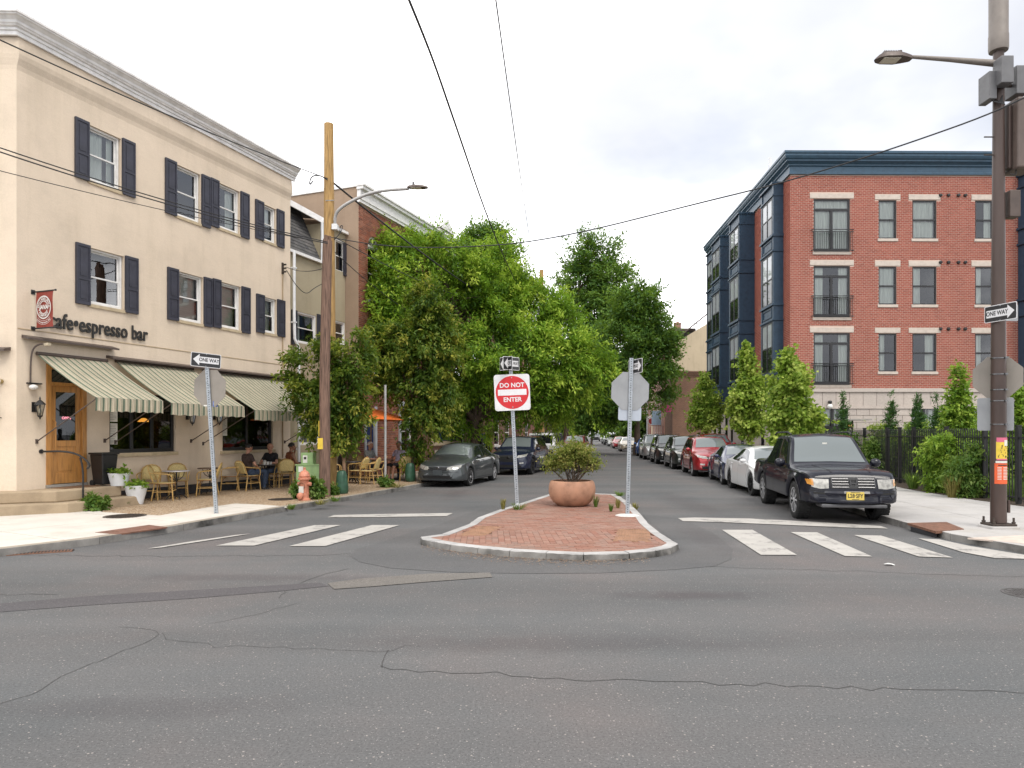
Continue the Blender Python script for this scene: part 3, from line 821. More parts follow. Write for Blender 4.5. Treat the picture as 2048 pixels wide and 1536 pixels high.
def crack(px, w=0.014, seed=1):
 rng = random.Random(seed)
 pts = resample([gp(x, y) for x, y in px], 0.12)
 pts = [(p[0]+rng.gauss(0, 0.012), p[1]+rng.gauss(0, 0.03)) for p in pts]
 L_ = offset_line(pts, w/2); Rr = offset_line(pts, -w/2); mb = MB()
 for i in range(len(pts)-1):
  mb.add([(*L_[i], 0.003), (*L_[i+1], 0.003), (*Rr[i+1], 0.003), (*Rr[i], 0.003)], [(3,2,1,0)])
 return mb.build("crack", CRACK, road)
crack([(755,1336), (860,1342), (1000,1351), (1100,1358), (1180,1364), (1300,1360), (1420,1366), (1560,1370), (1700,1376), (1900,1381), (2080,1384)], 0.009, 1)
crack([(320,1265), (335,1277), (420,1288), (560,1297), (690,1300), (780,1299), (840,1293)], 0.005, 2)
crack([(775,1303), (770,1318), (758,1336)], 0.008, 3)
crack([(-20,1415), (60,1390), (130,1350), (190,1325), (262,1296), (310,1278), (322,1266), (300,1258), (240,1252)], 0.006, 4)
crack([(0,1187), (60,1188), (116,1189)], 0.01, 5)
crack([(560,1195), (572,1180), (640,1150), (700,1137)], 0.01, 6)
crack([(420,1248), (520,1228), (600,1205)], 0.006, 7)
crack([(-60,1109), (120,1112), (330,1113), (640,1111), (705,1108)], 0.012, 8)
crack([(1420,1134), (1560,1138), (1760,1145), (1900,1150), (2080,1154)], 0.01, 9)
# detectable warning panel in the left corner ramp
q = [gp(x, y, PAV) for x, y in ((190,1065), (232,1069), (335,1054.5), (298,1050))]
tag(MB().prism(q, PAV-0.02, PAV+0.004).build("tactile_panel", TACT), "rusty brown tactile ramp panel in the pale pavement by the cafe corner", "tactile panel")
tag(MB().prism([gp(x, y, PAV) for x, y in ((1935,1076), (2060,1070), (2200,1086), (2090,1092))], PAV-0.02, PAV+0.004).build("tactile_panel", mat("tactile_pale", (0.5, 0.42, 0.36), 0.85, var=0.12)), "pale pinkish tactile ramp panel beside the brown steel pole", "tactile panel")
# manhole covers
def manhole(px, py, r, z, label, IRON=IRON):
 x, y = gp(px, py, z)
 t = thing("manhole_cover", label, "manhole cover", (x, y, z))
 MB().lathe([(r*1.12, -0.03), (r*1.12, 0.004), (r, 0.004), (r, -0.01)], 32).build("rim", IRON, t)
 mb = MB().lathe([(0, 0.004), (r*0.97, 0.004), (r*0.98, -0.01)], 32)
 for i in range(-4, 5):
  for j in range(-4, 5):
   if math.hypot(i, j) < 4.3: mb.obox((i*r*0.2, j*r*0.2, 0.007), (r*0.11, r*0.11, 0.006))
 mb.build("lid", IRON, t); return t
manhole(250, 1032, 0.36, PAV, "round iron cover in pale pavement below the cafe steps")
manhole(563, 998.5, 0.30, PAV, "round iron cover in aggregate pavement by the fire hydrant")
manhole(2066, 1188, 0.27, 0.002, "round iron cover in the road at the frame's right edge", mat("worn_iron", (0.075, 0.07, 0.068), .8, var=.2))
# left gutter grate
x, y = gp(60, 1109.5, 0.0)
t = thing("storm_drain", "rusty gutter grate along the left corner kerb", "storm drain", (x, y, 0.004), R(30))
g0 = gp(-10, 1113); g1 = gp(145, 1103)
t.location = (*g0, 0.004); t.rotation_euler.z = math.atan2(g1[1]-g0[1], g1[0]-g0[0]); Lg = math.dist(g0, g1)
MB().box(0, Lg, -0.02, 0.2, -0.05, 0.006).build("grate_frame", RUST, t)
mb = MB()
for i in range(22): mb.box(0.03+i*Lg/22, 0.03+i*Lg/22+Lg/50, 0.02, 0.16, 0.007, 0.010)
mb.build("slot", HOLE, t)
# right inlet with iron top
t = thing("storm_inlet", "open kerb inlet under a rusty iron plate beside the pickup", "storm drain", (0, 0, 0))
pl = [gp(x, y, PAV) for x, y in ((1815,1047), (1893,1045), (1928,1059), (1872,1064))]
MB().prism(pl, PAV-0.03, PAV+0.012).build("iron_plate", RUST, t)
a = gp(1822, 1063, 0.0); b = gp(1872, 1076, 0.0)
mb = MB(); d = Vector((b[0]-a[0], b[1]-a[1])).normalized(); nx = Vector((d.y, -d.x))
if nx.x > 0: nx = -nx
mb.prism([(a[0]+nx.x*.006, a[1]+nx.y*.006), (b[0]+nx.x*.006, b[1]+nx.y*.006), (b[0]-nx.x*.02, b[1]-nx.y*.02), (a[0]-nx.x*.02, a[1]-nx.y*.02)], 0.004, 0.088)
mb.build("opening", HOLE, t)
# bits of litter and grit below the island kerb
rng = random.Random(5); mb = MB()
for i in range(1500):
 px = rng.uniform(842, 1300); base = np.interp(px, [842, 902, 1000, 1093, 1200, 1300], [1087, 1101, 1112, 1118, 1120, 1112])
 x, y = gp(px, base + abs(rng.gauss(0, 6)) + 1)
 s = rng.uniform(0.006, 0.018); a = rng.uniform(0, 6.28)
 mb.add([(x+s*math.cos(a+k*1.57)*(1 if k % 2 else .6), y+s*math.sin(a+k*1.57)*(1 if k % 2 else .6), 0.012+rng.uniform(0, .006)) for k in range(4)], [(0,1,2,3)], rng.choice([0,0,1]))
o = struct(mb.build("litter", [mat("grit", (0.19, 0.12, 0.075), 0.95, var=0.3), mat("grit_pale", (0.3, 0.23, 0.16), 0.95, var=0.3)]), "stuff")
def scrap(px, py, label, col, s):
 x, y = gp(px, py); mb = MB(); r_ = random.Random(px)
 n = 8; vs = [(x, y, 0.03)] + [(x+s*math.cos(k*6.28/n)*r_.uniform(.6, 1.2), y+s*.6*math.sin(k*6.28/n)*r_.uniform(.6, 1.2), r_.uniform(0.004, 0.03)) for k in range(n)]
 mb.add(vs, [(0, 1+k, 1+(k+1) % n) for k in range(n)])
 tag(mb.build("paper_scrap", mat("scrap_%d" % px, col, 0.8)), label, "litter")
scrap(1779, 1131, "crumpled white paper scrap on the road below the crosswalk", (0.6, 0.6, 0.58), 0.09)
scrap(1250, 1121, "small black scrap on the road below the brick island", (0.02, 0.02, 0.02), 0.05)
# ------------------------------------------------------------------ cafe building
CF = Frame(-10.774, 14.844, 0.3542, 0.9352)
cafe = CF.root("cafe_building", "three-storey cream stucco corner cafe with dark shutters and white cornice", "building")
CL = 9.05; CH = 10.46
def shutter_mb(w, h):
 mb = MB().box(0, w, -0.045, -0.005, 0, h)
 r = 0.055*min(1, w/0.4)
 for z0, z1 in ((0.09, h*0.40), (h*0.44, h-0.08)):
  # recessed border ring around a raised panel
  mb.box(r, w-r, -0.052, -0.045, z0, z1)
  mb.box(r*1.9, w-r*1.9, -0.062, -0.052, z0+r*0.9, z1-r*0.9)
 for z0, z1 in ((0, 0.075), (h*0.405, h*0.435), (h-0.065, h)): mb.box(0, w, -0.066, -0.045, z0, z1)
 for x0 in (0, w-r*0.8): mb.box(x0, x0+r*0.8, -0.066, -0.045, 0.075, h*0.405); mb.box(x0, x0+r*0.8, -0.066, -0.045, h*0.435, h-0.065)
 return mb
def sash_window(root, x0, x1, z0, z1, y=0.12, fm=WHITE, curtain=None, meet=0.5, fw=0.05, interior=0.9, blindz=0.0, name="window", glass=None):
 """double-hung window: outer frame > two panes, curtain, interior"""
 mb = MB()
 for a, b, c, d in ((x0, x0+fw, z0, z1), (x1-fw, x1, z0, z1), (x0+fw, x1-fw, z1-fw, z1), (x0+fw, x1-fw, z0, z0+fw*1.1)): mb.box(a, b, y-0.03, y+0.07, c, d)
 zm = z0 + (z1-z0)*meet
 s = fw*0.75
 for a, b, yy in ((z0+fw*1.1, zm+s/2, y), (zm-s/2, z1-fw, y+0.03)):
  mb.box(x0+fw, x0+fw+s, yy, yy+0.028, a, b); mb.box(x1-fw-s, x1-fw, yy, yy+0.028, a, b)
  mb.box(x0+fw+s, x1-fw-s, yy, yy+0.028, b-s, b); mb.box(x0+fw+s, x1-fw-s, yy, yy+0.028, a, a+s)
 w = mb.build(name, fm, root, bevel=0.004)
 for a, b, yy in ((z0+fw*1.1+s, zm-s/2, y+0.014), (zm+s/2, z1-fw-s, y+0.044)):
  MB().add([(x0+fw+s, yy, a), (x1-fw-s, yy, a), (x1-fw-s, yy, b), (x0+fw+s, yy, b)], [(0,1,2,3)]).build("pane", glass or GLASS, w)
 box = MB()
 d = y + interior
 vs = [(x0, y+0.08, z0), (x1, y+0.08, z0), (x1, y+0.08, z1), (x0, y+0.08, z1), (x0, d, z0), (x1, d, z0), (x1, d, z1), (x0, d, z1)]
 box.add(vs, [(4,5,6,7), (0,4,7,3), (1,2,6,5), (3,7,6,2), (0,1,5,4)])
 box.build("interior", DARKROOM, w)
 if curtain: curtain_mb(x0+fw, x1-fw, z0+blindz*(z1-z0), z1-fw, y+0.16, curtain).build("curtain", BLIND if curtain == 'blind' else CURTAIN, w, smooth=True)
 return w
def curtain_mb(x0, x1, z0, z1, y, kind):
 mb = MB()
 spans = {'full': [(0, 1)], 'sides': [(0, .28), (.74, 1)], 'left': [(0, .4)], 'right': [(.62, 1)], 'blind': [(0, 1)], 'most': [(0, .68), (.8, 1)]}[kind]
 for a, b in spans:
  n = max(4, int((b-a)*(x1-x0)/0.03)); vs = []
  for i in range(n+1):
   x = x0+(x1-x0)*(a+(b-a)*i/n)
   yy = y + (0 if kind == 'blind' else 0.028*math.sin(i*1.15)+0.012*math.sin(i*0.43))
   vs += [(x, yy, z0), (x, yy, z1)]
  mb.add(vs, [(2*i, 2*i+2, 2*i+3, 2*i+1) for i in range(n)])
 return mb
# openings measured from the photograph
CW = []
def cwin(pl, pr, xr, py_t, py_b, sl, sr, cur, bz=0.0):
 """pl..pr opening pixels, window frame reaches xr; shutters sl=(px0,px1), sr"""
 x0, x1 = CF.x(pl), CF.x(pr); zt = CF.xz(sl[0], py_t)[1]; zb = CF.xz(sl[0], py_b)[1]
 CW.append((x0, x1, zb+0.02, zt-0.03, CF.x(xr, -0.12), CF.x(sl[0]), CF.x(sl[1]), CF.x(sr[0]), CF.x(sr[1]), zt, zb, cur, bz))
cwin(177, 242, 236, 233, 353, (148.3, 176), (243, 268), 'most')
cwin(351, 401, 393, 315, 425, (329, 351), (402, 419), None)
cwin(436, 479.5, 472, 355, 451, (420, 436), (480, 496.5), 'right')
cwin(525.5, 552, 546.5, 398, 476, (509.5, 525.5), (552.5, 566.5), 'full', 0.5)
cwin(178, 248, 241, 484, 606, (149.8, 178), (249, 274), None)
cwin(355, 406, 396, 533.5, 638.5, (333.5, 355), (406.5, 422), 'blind')
cwin(440, 481.5, 473, 556.5, 654, (424.5, 440), (482, 498.5), 'blind')
cwin(527, 553, 548.5, 587, 664, (511.5, 527), (553.5, 568), 'blind')
# ground-floor openings
DX0, DX1 = CF.x(92), CF.x(172); DZ0, DZ1 = 0.66, CF.xz(120, 730)[1]
S1 = (CF.x(219), CF.x(351), 1.33, 2.85); S2 = (CF.x(445), CF.x(546), 1.30, 2.85)
ops = [(w[0], w[1], w[2], w[3]) for w in CW] + [(DX0, DX1, DZ0, DZ1), S1, S2]
mb = MB()
wall_open(mb, 0, CL, 0.0, 9.75, ops, 0.0, 0.16)
# cove swelling below the cornice
prof = [(0.0, 9.75), (0.02, 9.85), (0.07, 9.98), (0.09, 10.08), (0.08, 10.25), (0.05, 10.46)]
for (o0, z0), (o1, z1) in zip(prof, prof[1:]): mb.add([(-o0*0.0, -o0, z0), (CL, -o0, z0), (CL, -o1, z1), (-o1*0.0, -o1, z1)], [(0,1,2,3)])
# chamfer front to the left of the corner (runs about parallel to the cross street)
ch = CF  # local direction of the chamfer: world (-1, -0.02)
def wl(wx, wy):
 dx, dy = wx-CF.o[0], wy-CF.o[1]; return (dx*CF.u[0]+dy*CF.u[1], -(dx*CF.n[0]+dy*CF.n[1]))
ce = wl(CF.o[0]-4.2, CF.o[1]-0.12); cb = wl(CF.o[0]-9, CF.o[1]+7)
cd = Vector((ce[0], ce[1])).normalized(); cn = Vector((cd.y, -cd.x))
if (wl(CF.o[0], CF.o[1]-1)[0]*cn.x + wl(CF.o[0], CF.o[1]-1)[1]*cn.y) < 0: cn = -cn
def cpt(t, o, z): return (cd.x*t+cn.x*o, cd.y*t+cn.y*o, z)
mb.add([(0,0,0), (0,0,9.75), cpt(4.2,0,9.75), cpt(4.2,0,0)], [(0,1,2,3)])
for (o0, z0), (o1, z1) in zip(prof, prof[1:]): mb.add([(0,-o0,z0), (0,-o1,z1), cpt(4.2,o1,z1), cpt(4.2,o0,z0)], [(0,1,2,3)])
# far end, back, roof
mb.add([(CL,0,0), (CL,8,0), (CL,8,CH), (CL,-0.05,CH), (CL,-0.09,10.08), (CL,0,9.75)], [(0,1,2,3,4,5)])
mb.add([(CL,8,0), (-2,9,0), (-2,9,CH), (CL,8,CH)], [(0,1,2,3)])
mb.add([cpt(4.2,0,0), cpt(4.2,0,CH), (-2,9,CH), (-2,9,0)], [(0,1,2,3)])
mb.add([(0,0,CH+.3), (CL,0,CH+.3), (CL,8,CH+.3), (-2,9,CH+.3), cpt(4.2,0,CH+.3)], [(0,1,2,3,4)])
mb.build("wall", STUCCO, cafe)
# seam line in the stucco and the shallow belt
zs = CF.xz(36, 656.5)[1]
MB().box(0.02, CL, -0.012, 0.0, zs-0.008, zs+0.008).build("wall_seam", mat("seam_tan", (0.42, 0.32, 0.19), 0.9), cafe)
# cornice profile extruded round the corner
cp = [(o_, 10.44+(z_-10.22)*.68) for o_, z_ in [(0.05, 10.22), (0.11, 10.22), (0.11, 10.34), (0.14, 10.36), (0.14, 10.44), (0.19, 10.47), (0.19, 10.49), (0.22, 10.53), (0.23, 10.60), (0.29, 10.68), (0.33, 10.71), (0.33, 10.74), (0.36, 10.76), (0.36, 10.84), (0.0, 10.86)]]
mb = MB(); n = len(cp); vs = []
for o, z in cp:
 # mitre at the corner between facade normal (0,-1) and chamfer normal cn
 m = Vector((0, -1)) + cn; m = m / (m.dot(Vector((0, -1))))
 vs += [cpt(4.2, o, z), (m.x*o, m.y*o, z), (CL+0.12, -o, z)]
mb.add(vs, [(3*i, 3*i+3, 3*i+4, 3*i+1) for i in range(n-1)] + [(3*i+1, 3*i+4, 3*i+5, 3*i+2) for i in range(n-1)] + [tuple(3*i+2 for i in range(n))])
mb.build("cornice", CORNICE_W, cafe)
for i, w in enumerate(CW):
 x0, x1, z0, z1, xr, a0, a1, b0, b1, zt, zb, cur, bz = w
 sash_window(cafe, x0+0.005, x1-0.02, z0+0.03, z1, 0.09, WHITE, cur, 0.5, 0.05, 0.9, bz)
 MB().box(x0-0.03, x1+0.03, -0.03, 0.12, z0-0.05, z0+0.028).build("sill", mat("sill_tan", (0.48, 0.39, 0.26), 0.85), cafe)
 for p, q in ((a0, a1), (b0, b1)): shutter_mb(q-p, zt-zb).build("shutter", SHUTTER, cafe, loc=(p, 0, zb))
# oak door with transom
W = DX1-DX0; fr = 0.11
mb = MB()
mb.box(DX0, DX0+fr, -0.03, 0.10, DZ0, DZ1).box(DX1-fr, DX1, -0.03, 0.10, DZ0, DZ1).box(DX0+fr, DX1-fr, -0.03, 0.10, DZ1-fr, DZ1)
zt = CF.xz(130, 770)[1]
mb.box(DX0+fr, DX1-fr, -0.02, 0.09, zt-0.03, zt+0.05)
dr = mb.build("door_frame", OAK, cafe, bevel=0.006)
MB().box(DX0+fr, DX1-fr, 0.05, 0.06, zt+0.05, DZ1-fr).build("pane", GLASS_DK, dr)
MB().box(DX0-0.01, DX1+0.01, -0.06, 0.1, DZ0-0.06, DZ0).build("threshold", mat("threshold_grey", (0.3, 0.28, 0.25), 0.6), cafe)
a, b = DX0+fr, DX1-fr
mb = MB(); st = 0.13; z0 = DZ0+0.01; z1 = zt-0.03; zm = CF.xz(130, 881)[1]; zl = z0 + 0.24; zm2 = zm-0.14
mb.box(a, a+st, 0.02, 0.065, z0, z1).box(b-st, b, 0.02, 0.065, z0, z1).box(a+st, b-st, 0.02, 0.065, z1-0.14, z1).box(a+st, b-st, 0.02, 0.065, zm2, zm).box(a+st, b-st, 0.02, 0.065, z0, zl)
mb.box(a+st, b-st, 0.035, 0.055, zl, zm2); mb.box(a+st+0.05, b-st-0.05, 0.026, 0.035, zl+0.05, zm2-0.05)
door = mb.build("door", OAK, cafe, bevel=0.006)
MB().box(a+st, b-st, 0.038, 0.044, zm, z1-0.14).build("pane", GLASS_DK, door)
MB().tube([(a+0.075, 0.02, z0+0.72), (a+0.075, -0.05, z0+0.76), (a+0.075, -0.055, z0+1.1), (a+0.075, -0.05, z0+1.42), (a+0.075, 0.02, z0+1.46)], 0.017, 8).build("handle", OAK, door, smooth=True)
t_ = text_mb("OPEN", 0.085, 0.002, 0.002); t_.v = [(v[0]+(a+b)/2+0.02, 0.033-v[2], v[1]+zm+0.52) for v in t_.v]
mneon = bpy.data.materials.new("neon_pink"); mneon.use_nodes = True
mneon.node_tree.nodes["Principled BSDF"].inputs["Emission Color"].default_value = (1, 0.12, 0.25, 1); mneon.node_tree.nodes["Principled BSDF"].inputs["Emission Strength"].default_value = 0.6
t_.build("neon_sign", mneon, door)
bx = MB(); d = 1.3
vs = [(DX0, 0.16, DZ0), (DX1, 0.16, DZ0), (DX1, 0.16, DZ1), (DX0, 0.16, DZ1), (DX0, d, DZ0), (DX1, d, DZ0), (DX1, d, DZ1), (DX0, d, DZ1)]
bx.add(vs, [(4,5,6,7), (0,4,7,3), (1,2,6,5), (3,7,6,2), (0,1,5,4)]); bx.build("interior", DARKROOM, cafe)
MB().box(b-st-0.22, b-st-0.02, 0.25, 0.26, zm, z1-0.14).build("curtain", BLIND, cafe)
# shop windows: black folding frames
mglow = bpy.data.materials.new("lamp_glow"); mglow.use_nodes = True
mglow.node_tree.nodes["Principled BSDF"].inputs["Emission Color"].default_value = (1, 0.42, 0.06, 1); mglow.node_tree.nodes["Principled BSDF"].inputs["Emission Strength"].default_value = 1.4
def shop_window(S, panes, lamp=None, papers=()):
 x0, x1, z0, z1 = S; fw = 0.07; y = 0.10; mb = MB()
 mb.box(x0, x0+fw, y-0.04, y+0.06, z0, z1).box(x1-fw, x1, y-0.04, y+0.06, z0, z1).box(x0+fw, x1-fw, y-0.04, y+0.06, z1-fw, z1).box(x0+fw, x1-fw, y-0.04, y+0.06, z0, z0+0.1)
 pw = (x1-x0-2*fw)/panes
 for k in range(1, panes): mb.box(x0+fw+k*pw-0.045, x0+fw+k*pw+0.045, y-0.03, y+0.05, z0+0.1, z1-fw)
 w = mb.build("window", BLACKF, cafe, bevel=0.006)
 for k in range(panes):
  p, q = x0+fw+k*pw+(0.045 if k else 0), x0+fw+(k+1)*pw-(0.045 if k < panes-1 else 0)
  MB().add([(p, y, z0+0.1), (q, y, z0+0.1), (q, y, z1-fw), (p, y, z1-fw)], [(0,1,2,3)]).build("pane", GLASS_DK, w)
  if k: MB().box(p-0.075, p-0.06, y-0.045, y-0.03, z0+0.03, z0+0.17).build("latch", CHROME, w)
 d = 2.4
 vs = [(x0, 0.16, z0), (x1, 0.16, z0), (x1, 0.16, z1), (x0, 0.16, z1), (x0, d, z0), (x1, d, z0), (x1, d, z1), (x0, d, z1)]
 MB().add(vs, [(4,5,6,7), (0,4,7,3), (1,2,6,5), (3,7,6,2), (0,1,5,4)]).build("interior", mat("dim_interior", (0.03, 0.026, 0.022), 0.9, var=0.3), w)
 MB().box(x0-0.1, x1+0.04, -0.07, 0.1, z0-0.09, z0-0.002).build("sill", mat("sill_tan", (0.48, 0.39, 0.26), 0.85), cafe)
 for (xa, xb, za, zb) in papers:
  pp = MB().box(xa, xb, y-0.012, y-0.008, za, zb).build("paper_notice", PAPER, w)
  tx = MB(); rg = random.Random(int(za*100))
  nl = int((zb-za)/0.045)
  for i in range(nl):
   zz_ = zb-0.05-i*0.042
   if zz_ > za+0.03: tx.box(xa+0.03, xa+0.03+(xb-xa-0.06)*rg.uniform(.5, 1), y-0.0135, y-0.0125, zz_, zz_+0.012)
  tx.build("print", mat("grey_print", (0.3, 0.3, 0.29), 0.8), pp)
 if lamp:
  MB().lathe([(0.02, 0.1), (0.06, 0.09), (0.16, 0.0), (0.15, 0.0)], 16, (lamp[0], 0.9, lamp[1])).build("hanging_lamp", mglow, w)
 return w
e = CF.x(240); e2 = CF.x(459)
shop_window(S1, 3, (CF.x(318)+0.3, 1.85+0.30), [(S1[0]+0.03, e, 1.55, 2.08), (S1[0]+0.03, e, 2.12, 2.6)])
shop_window(S2, 2, None, [(S2[0]+0.03, e2, 1.75, 2.6)])
# a small table and cups just inside the first window
MB().box(S1[0]+0.9, S1[1]-0.3, 0.5, 1.0, 1.36, 1.39).build("counter", mat("counter_wood", (0.2, 0.12, 0.06), 0.5), cafe)
# dark base course
MB().box(2.1, CL, -0.015, 0.0, 0.10, 0.38).build("base_course", mat("base_dark", (0.045, 0.045, 0.05), 0.85, var=0.25), cafe)
# wall lettering
xa = CF.x(96); xb = CF.x(293.5)
tm = text_mb("cafe\u2022espresso bar", 0.50, 0.012, 0.008, 'LEFT')
mx_ = max(v[0] for v in tm.v); mn = min(v[0] for v in tm.v); sc = (xb-xa)/(mx_-mn)
zl = CF.xz(215, 659)[1]
ys = [v[1] for v in tm.v]
tm.v = [(xa+(v[0]-mn)*sc, -0.04-v[2], zl+v[1]*1.0) for v in tm.v]
# slab serifs as short feet
tm.build("lettering", SIGNLET, cafe)
# metal hoods over the awnings
def hood(p0, p1, z, mt=BRONZE, out=0.24):
 x0, x1 = CF.x(p0), CF.x(p1)
 mb = MB(); vs = []
 for x, e in ((x0, 0.0), (x1, 0.0)):
  vs += [(x, 0, z), (x, -out, z-0.07), (x, -out, z-0.11), (x, 0, z-0.07)]
 mb.add(vs, [(0,1,5,4), (1,2,6,5), (2,3,7,6), (0,3,2,1), (4,5,6,7)])
 return mb.build("awning_hood", mt, cafe)
zh1 = CF.xz(44, 669)[1]; hood(43, 225, zh1)
zh2 = CF.xz(214, 712)[1] + 0.02; hood(212, 572, zh2)
# chamfer-side hood and banner seen at the frame's left edge
mb = MB(); z = zat(693, 14.75)
mb.add([cpt(0.12, 0, z), cpt(0.12, 0.22, z-0.06), cpt(0.12, 0.22, z-0.11), cpt(0.12, 0, z-0.07), cpt(2.6, 0, z), cpt(2.6, 0.22, z-0.06), cpt(2.6, 0.22, z-0.11), cpt(2.6, 0, z-0.07)], [(0,1,5,4), (1,2,6,5), (2,3,7,6), (0,3,2,1)])
mb.build("awning_hood", BRONZE, cafe)
# steps
stp = thing("entrance_steps", "worn tan stone steps below the oak cafe door", "steps", (CF.o[0], CF.o[1], 0), CF.rz)
def rounded(poly): return smooth_line(poly + [poly[0]], 2)[:-1]
c1 = cpt(3.0, 0.0, 0); c2 = cpt(3.0, 0.62, 0); c3 = cpt(0.4, 0.62, 0); d2 = cpt(3.0, 1.0, 0); d3 = cpt(0.3, 1.0, 0)
MB().prism([(0.02, 0.0), (c1[0], c1[1]), (d2[0], d2[1]), (d3[0], d3[1]), (0.15, -1.05), (0.30, -1.18), (0.62, -1.22), (2.15, -1.2), (2.15, 0)], 0.0, 0.335).build("lower_step", STEP, stp, bevel=0.03)
MB().prism([(0.02, 0.0), (c1[0], c1[1]), (c2[0], c2[1]), (c3[0], c3[1]), (0.10, -0.62), (0.25, -0.88), (1.85, -0.88), (1.85, 0)], 0.335, 0.585).build("upper_step", STEP, stp, bevel=0.03)
MB().box(DX0+0.05, DX1-0.05, -0.55, -0.08, 0.585, 0.6).build("door_mat", mat("mat_brown", (0.17, 0.09, 0.045), 0.95, var=0.3, scale=30), stp)
# handrail
t = thing("handrail", "curved black iron handrail on the cafe steps", "handrail", (CF.o[0], CF.o[1], 0), CF.rz)
x0 = CF.x(82); zr = CF.xz(82, 903)[1]
pts = [(x0, -0.02, zr), (x0, -0.12, zr), (x0+0.1, -0.5, zr+0.01), (x0+0.2, -0.8, zr-0.03), (x0+0.28, -1.0, zr-0.15), (x0+0.33, -1.1, zr-0.29), (x0+0.33, -1.08, zr-0.36), (x0+0.32, -1.03, zr-0.37)]
MB().tube(smooth_line(pts, 2), 0.022, 8).build("rail", BLACK, t, smooth=True)
px_ = (x0+0.27, -0.97)
MB().tube([(px_[0], px_[1], 0.335), (px_[0], px_[1], zr-0.5), (px_[0], px_[1]+0.03, zr-0.3), (px_[0]-0.03, px_[1]+0.05, zr-0.13)], 0.02, 8).build("post", BLACK, t, smooth=True)
MB().lathe([(0, 0), (0.05, 0), (0.05, 0.02), (0, 0.02)], 12, (x0, -0.02, zr), 'y').build("wall_bracket", BLACK, t)
# ---------------- awnings
def awning(pl, pr, z_top, z_front, drop, label, out=1.87):
 x0, x1 = CF.x(pl), CF.x(pr)
 t = thing("awning", label, "awning", (*CF.w(x0), 0), CF.rz, "striped cafe awnings")
 W = x1-x0; n = 24; k = 8; mb = MB(); vs = []
 for j in range(k+1):
  f = j/k
  for i in range(n+1):
   sag = -0.045*math.sin(math.pi*f)*(1+0.3*math.sin(i*0.9+pl))+0.008*math.sin(i*2.1+f*3)*f
   vs.append((W*i/n, -0.06-(out-0.06)*f, z_top+(z_front-z_top)*f+sag))
 mb.add(vs, [(j*(n+1)+i, (j+1)*(n+1)+i, (j+1)*(n+1)+i+1, j*(n+1)+i+1) for j in range(k) for i in range(n)])
 mb.build("canopy", AWN, t, smooth=True)
 mb = MB(); vs = []; nn = 60; rg = random.Random(int(pl))
 for i in range(nn+1):
  x = W*i/nn; w_ = 0.018*math.sin(i*1.1+rg.random())
  vs += [(x, -out-0.012, z_front+0.0), (x, -out-0.016+w_*0.6, z_front-drop*0.5), (x, -out-0.012+w_, z_front-drop+0.012*math.sin(i*0.8))]
 mb.add(vs, [(3*i+a, 3*i+a+1, 3*i+a+4, 3*i+a+3) for i in range(nn) for a in range(2)])
 mb.build("valance", AWN, t, smooth=True)
 MB().tube([(0.01, -out+0.01, z_front-0.02), (W-0.01, -out+0.01, z_front-0.02)], 0.022, 8).build("front_bar", BRONZE, t, smooth=True)
 for x in (0.03, W-0.03):
  MB().tube([(x, -out+0.02, z_front-0.03), (x, -0.02, z_front-0.95)], 0.013, 6).build("arm", BRONZE, t, smooth=True)
  MB().box(x-0.025, x+0.025, -0.03, -0.002, z_front-1.0, z_front-0.9).build("bracket", BRONZE, t)
 MB().tube([(0, -0.06, z_top+0.02), (W, -0.06, z_top+0.02)], 0.045, 10).build("roller", BRONZE, t, smooth=True)
 return t
zt1 = CF.xz(70, 706)[1]; zf = 2.60
awning(70, 211, zt1-0.03, zf, 0.29, "green striped awning above the oak cafe door")
awning(228, 383, zt1-0.0, zf-0.04, 0.29, "middle green striped awning behind the left one-way sign")
awning(404, 570, zt1-0.02, zf-0.12, 0.29, "green striped awning over the seated people, partly behind the maple")
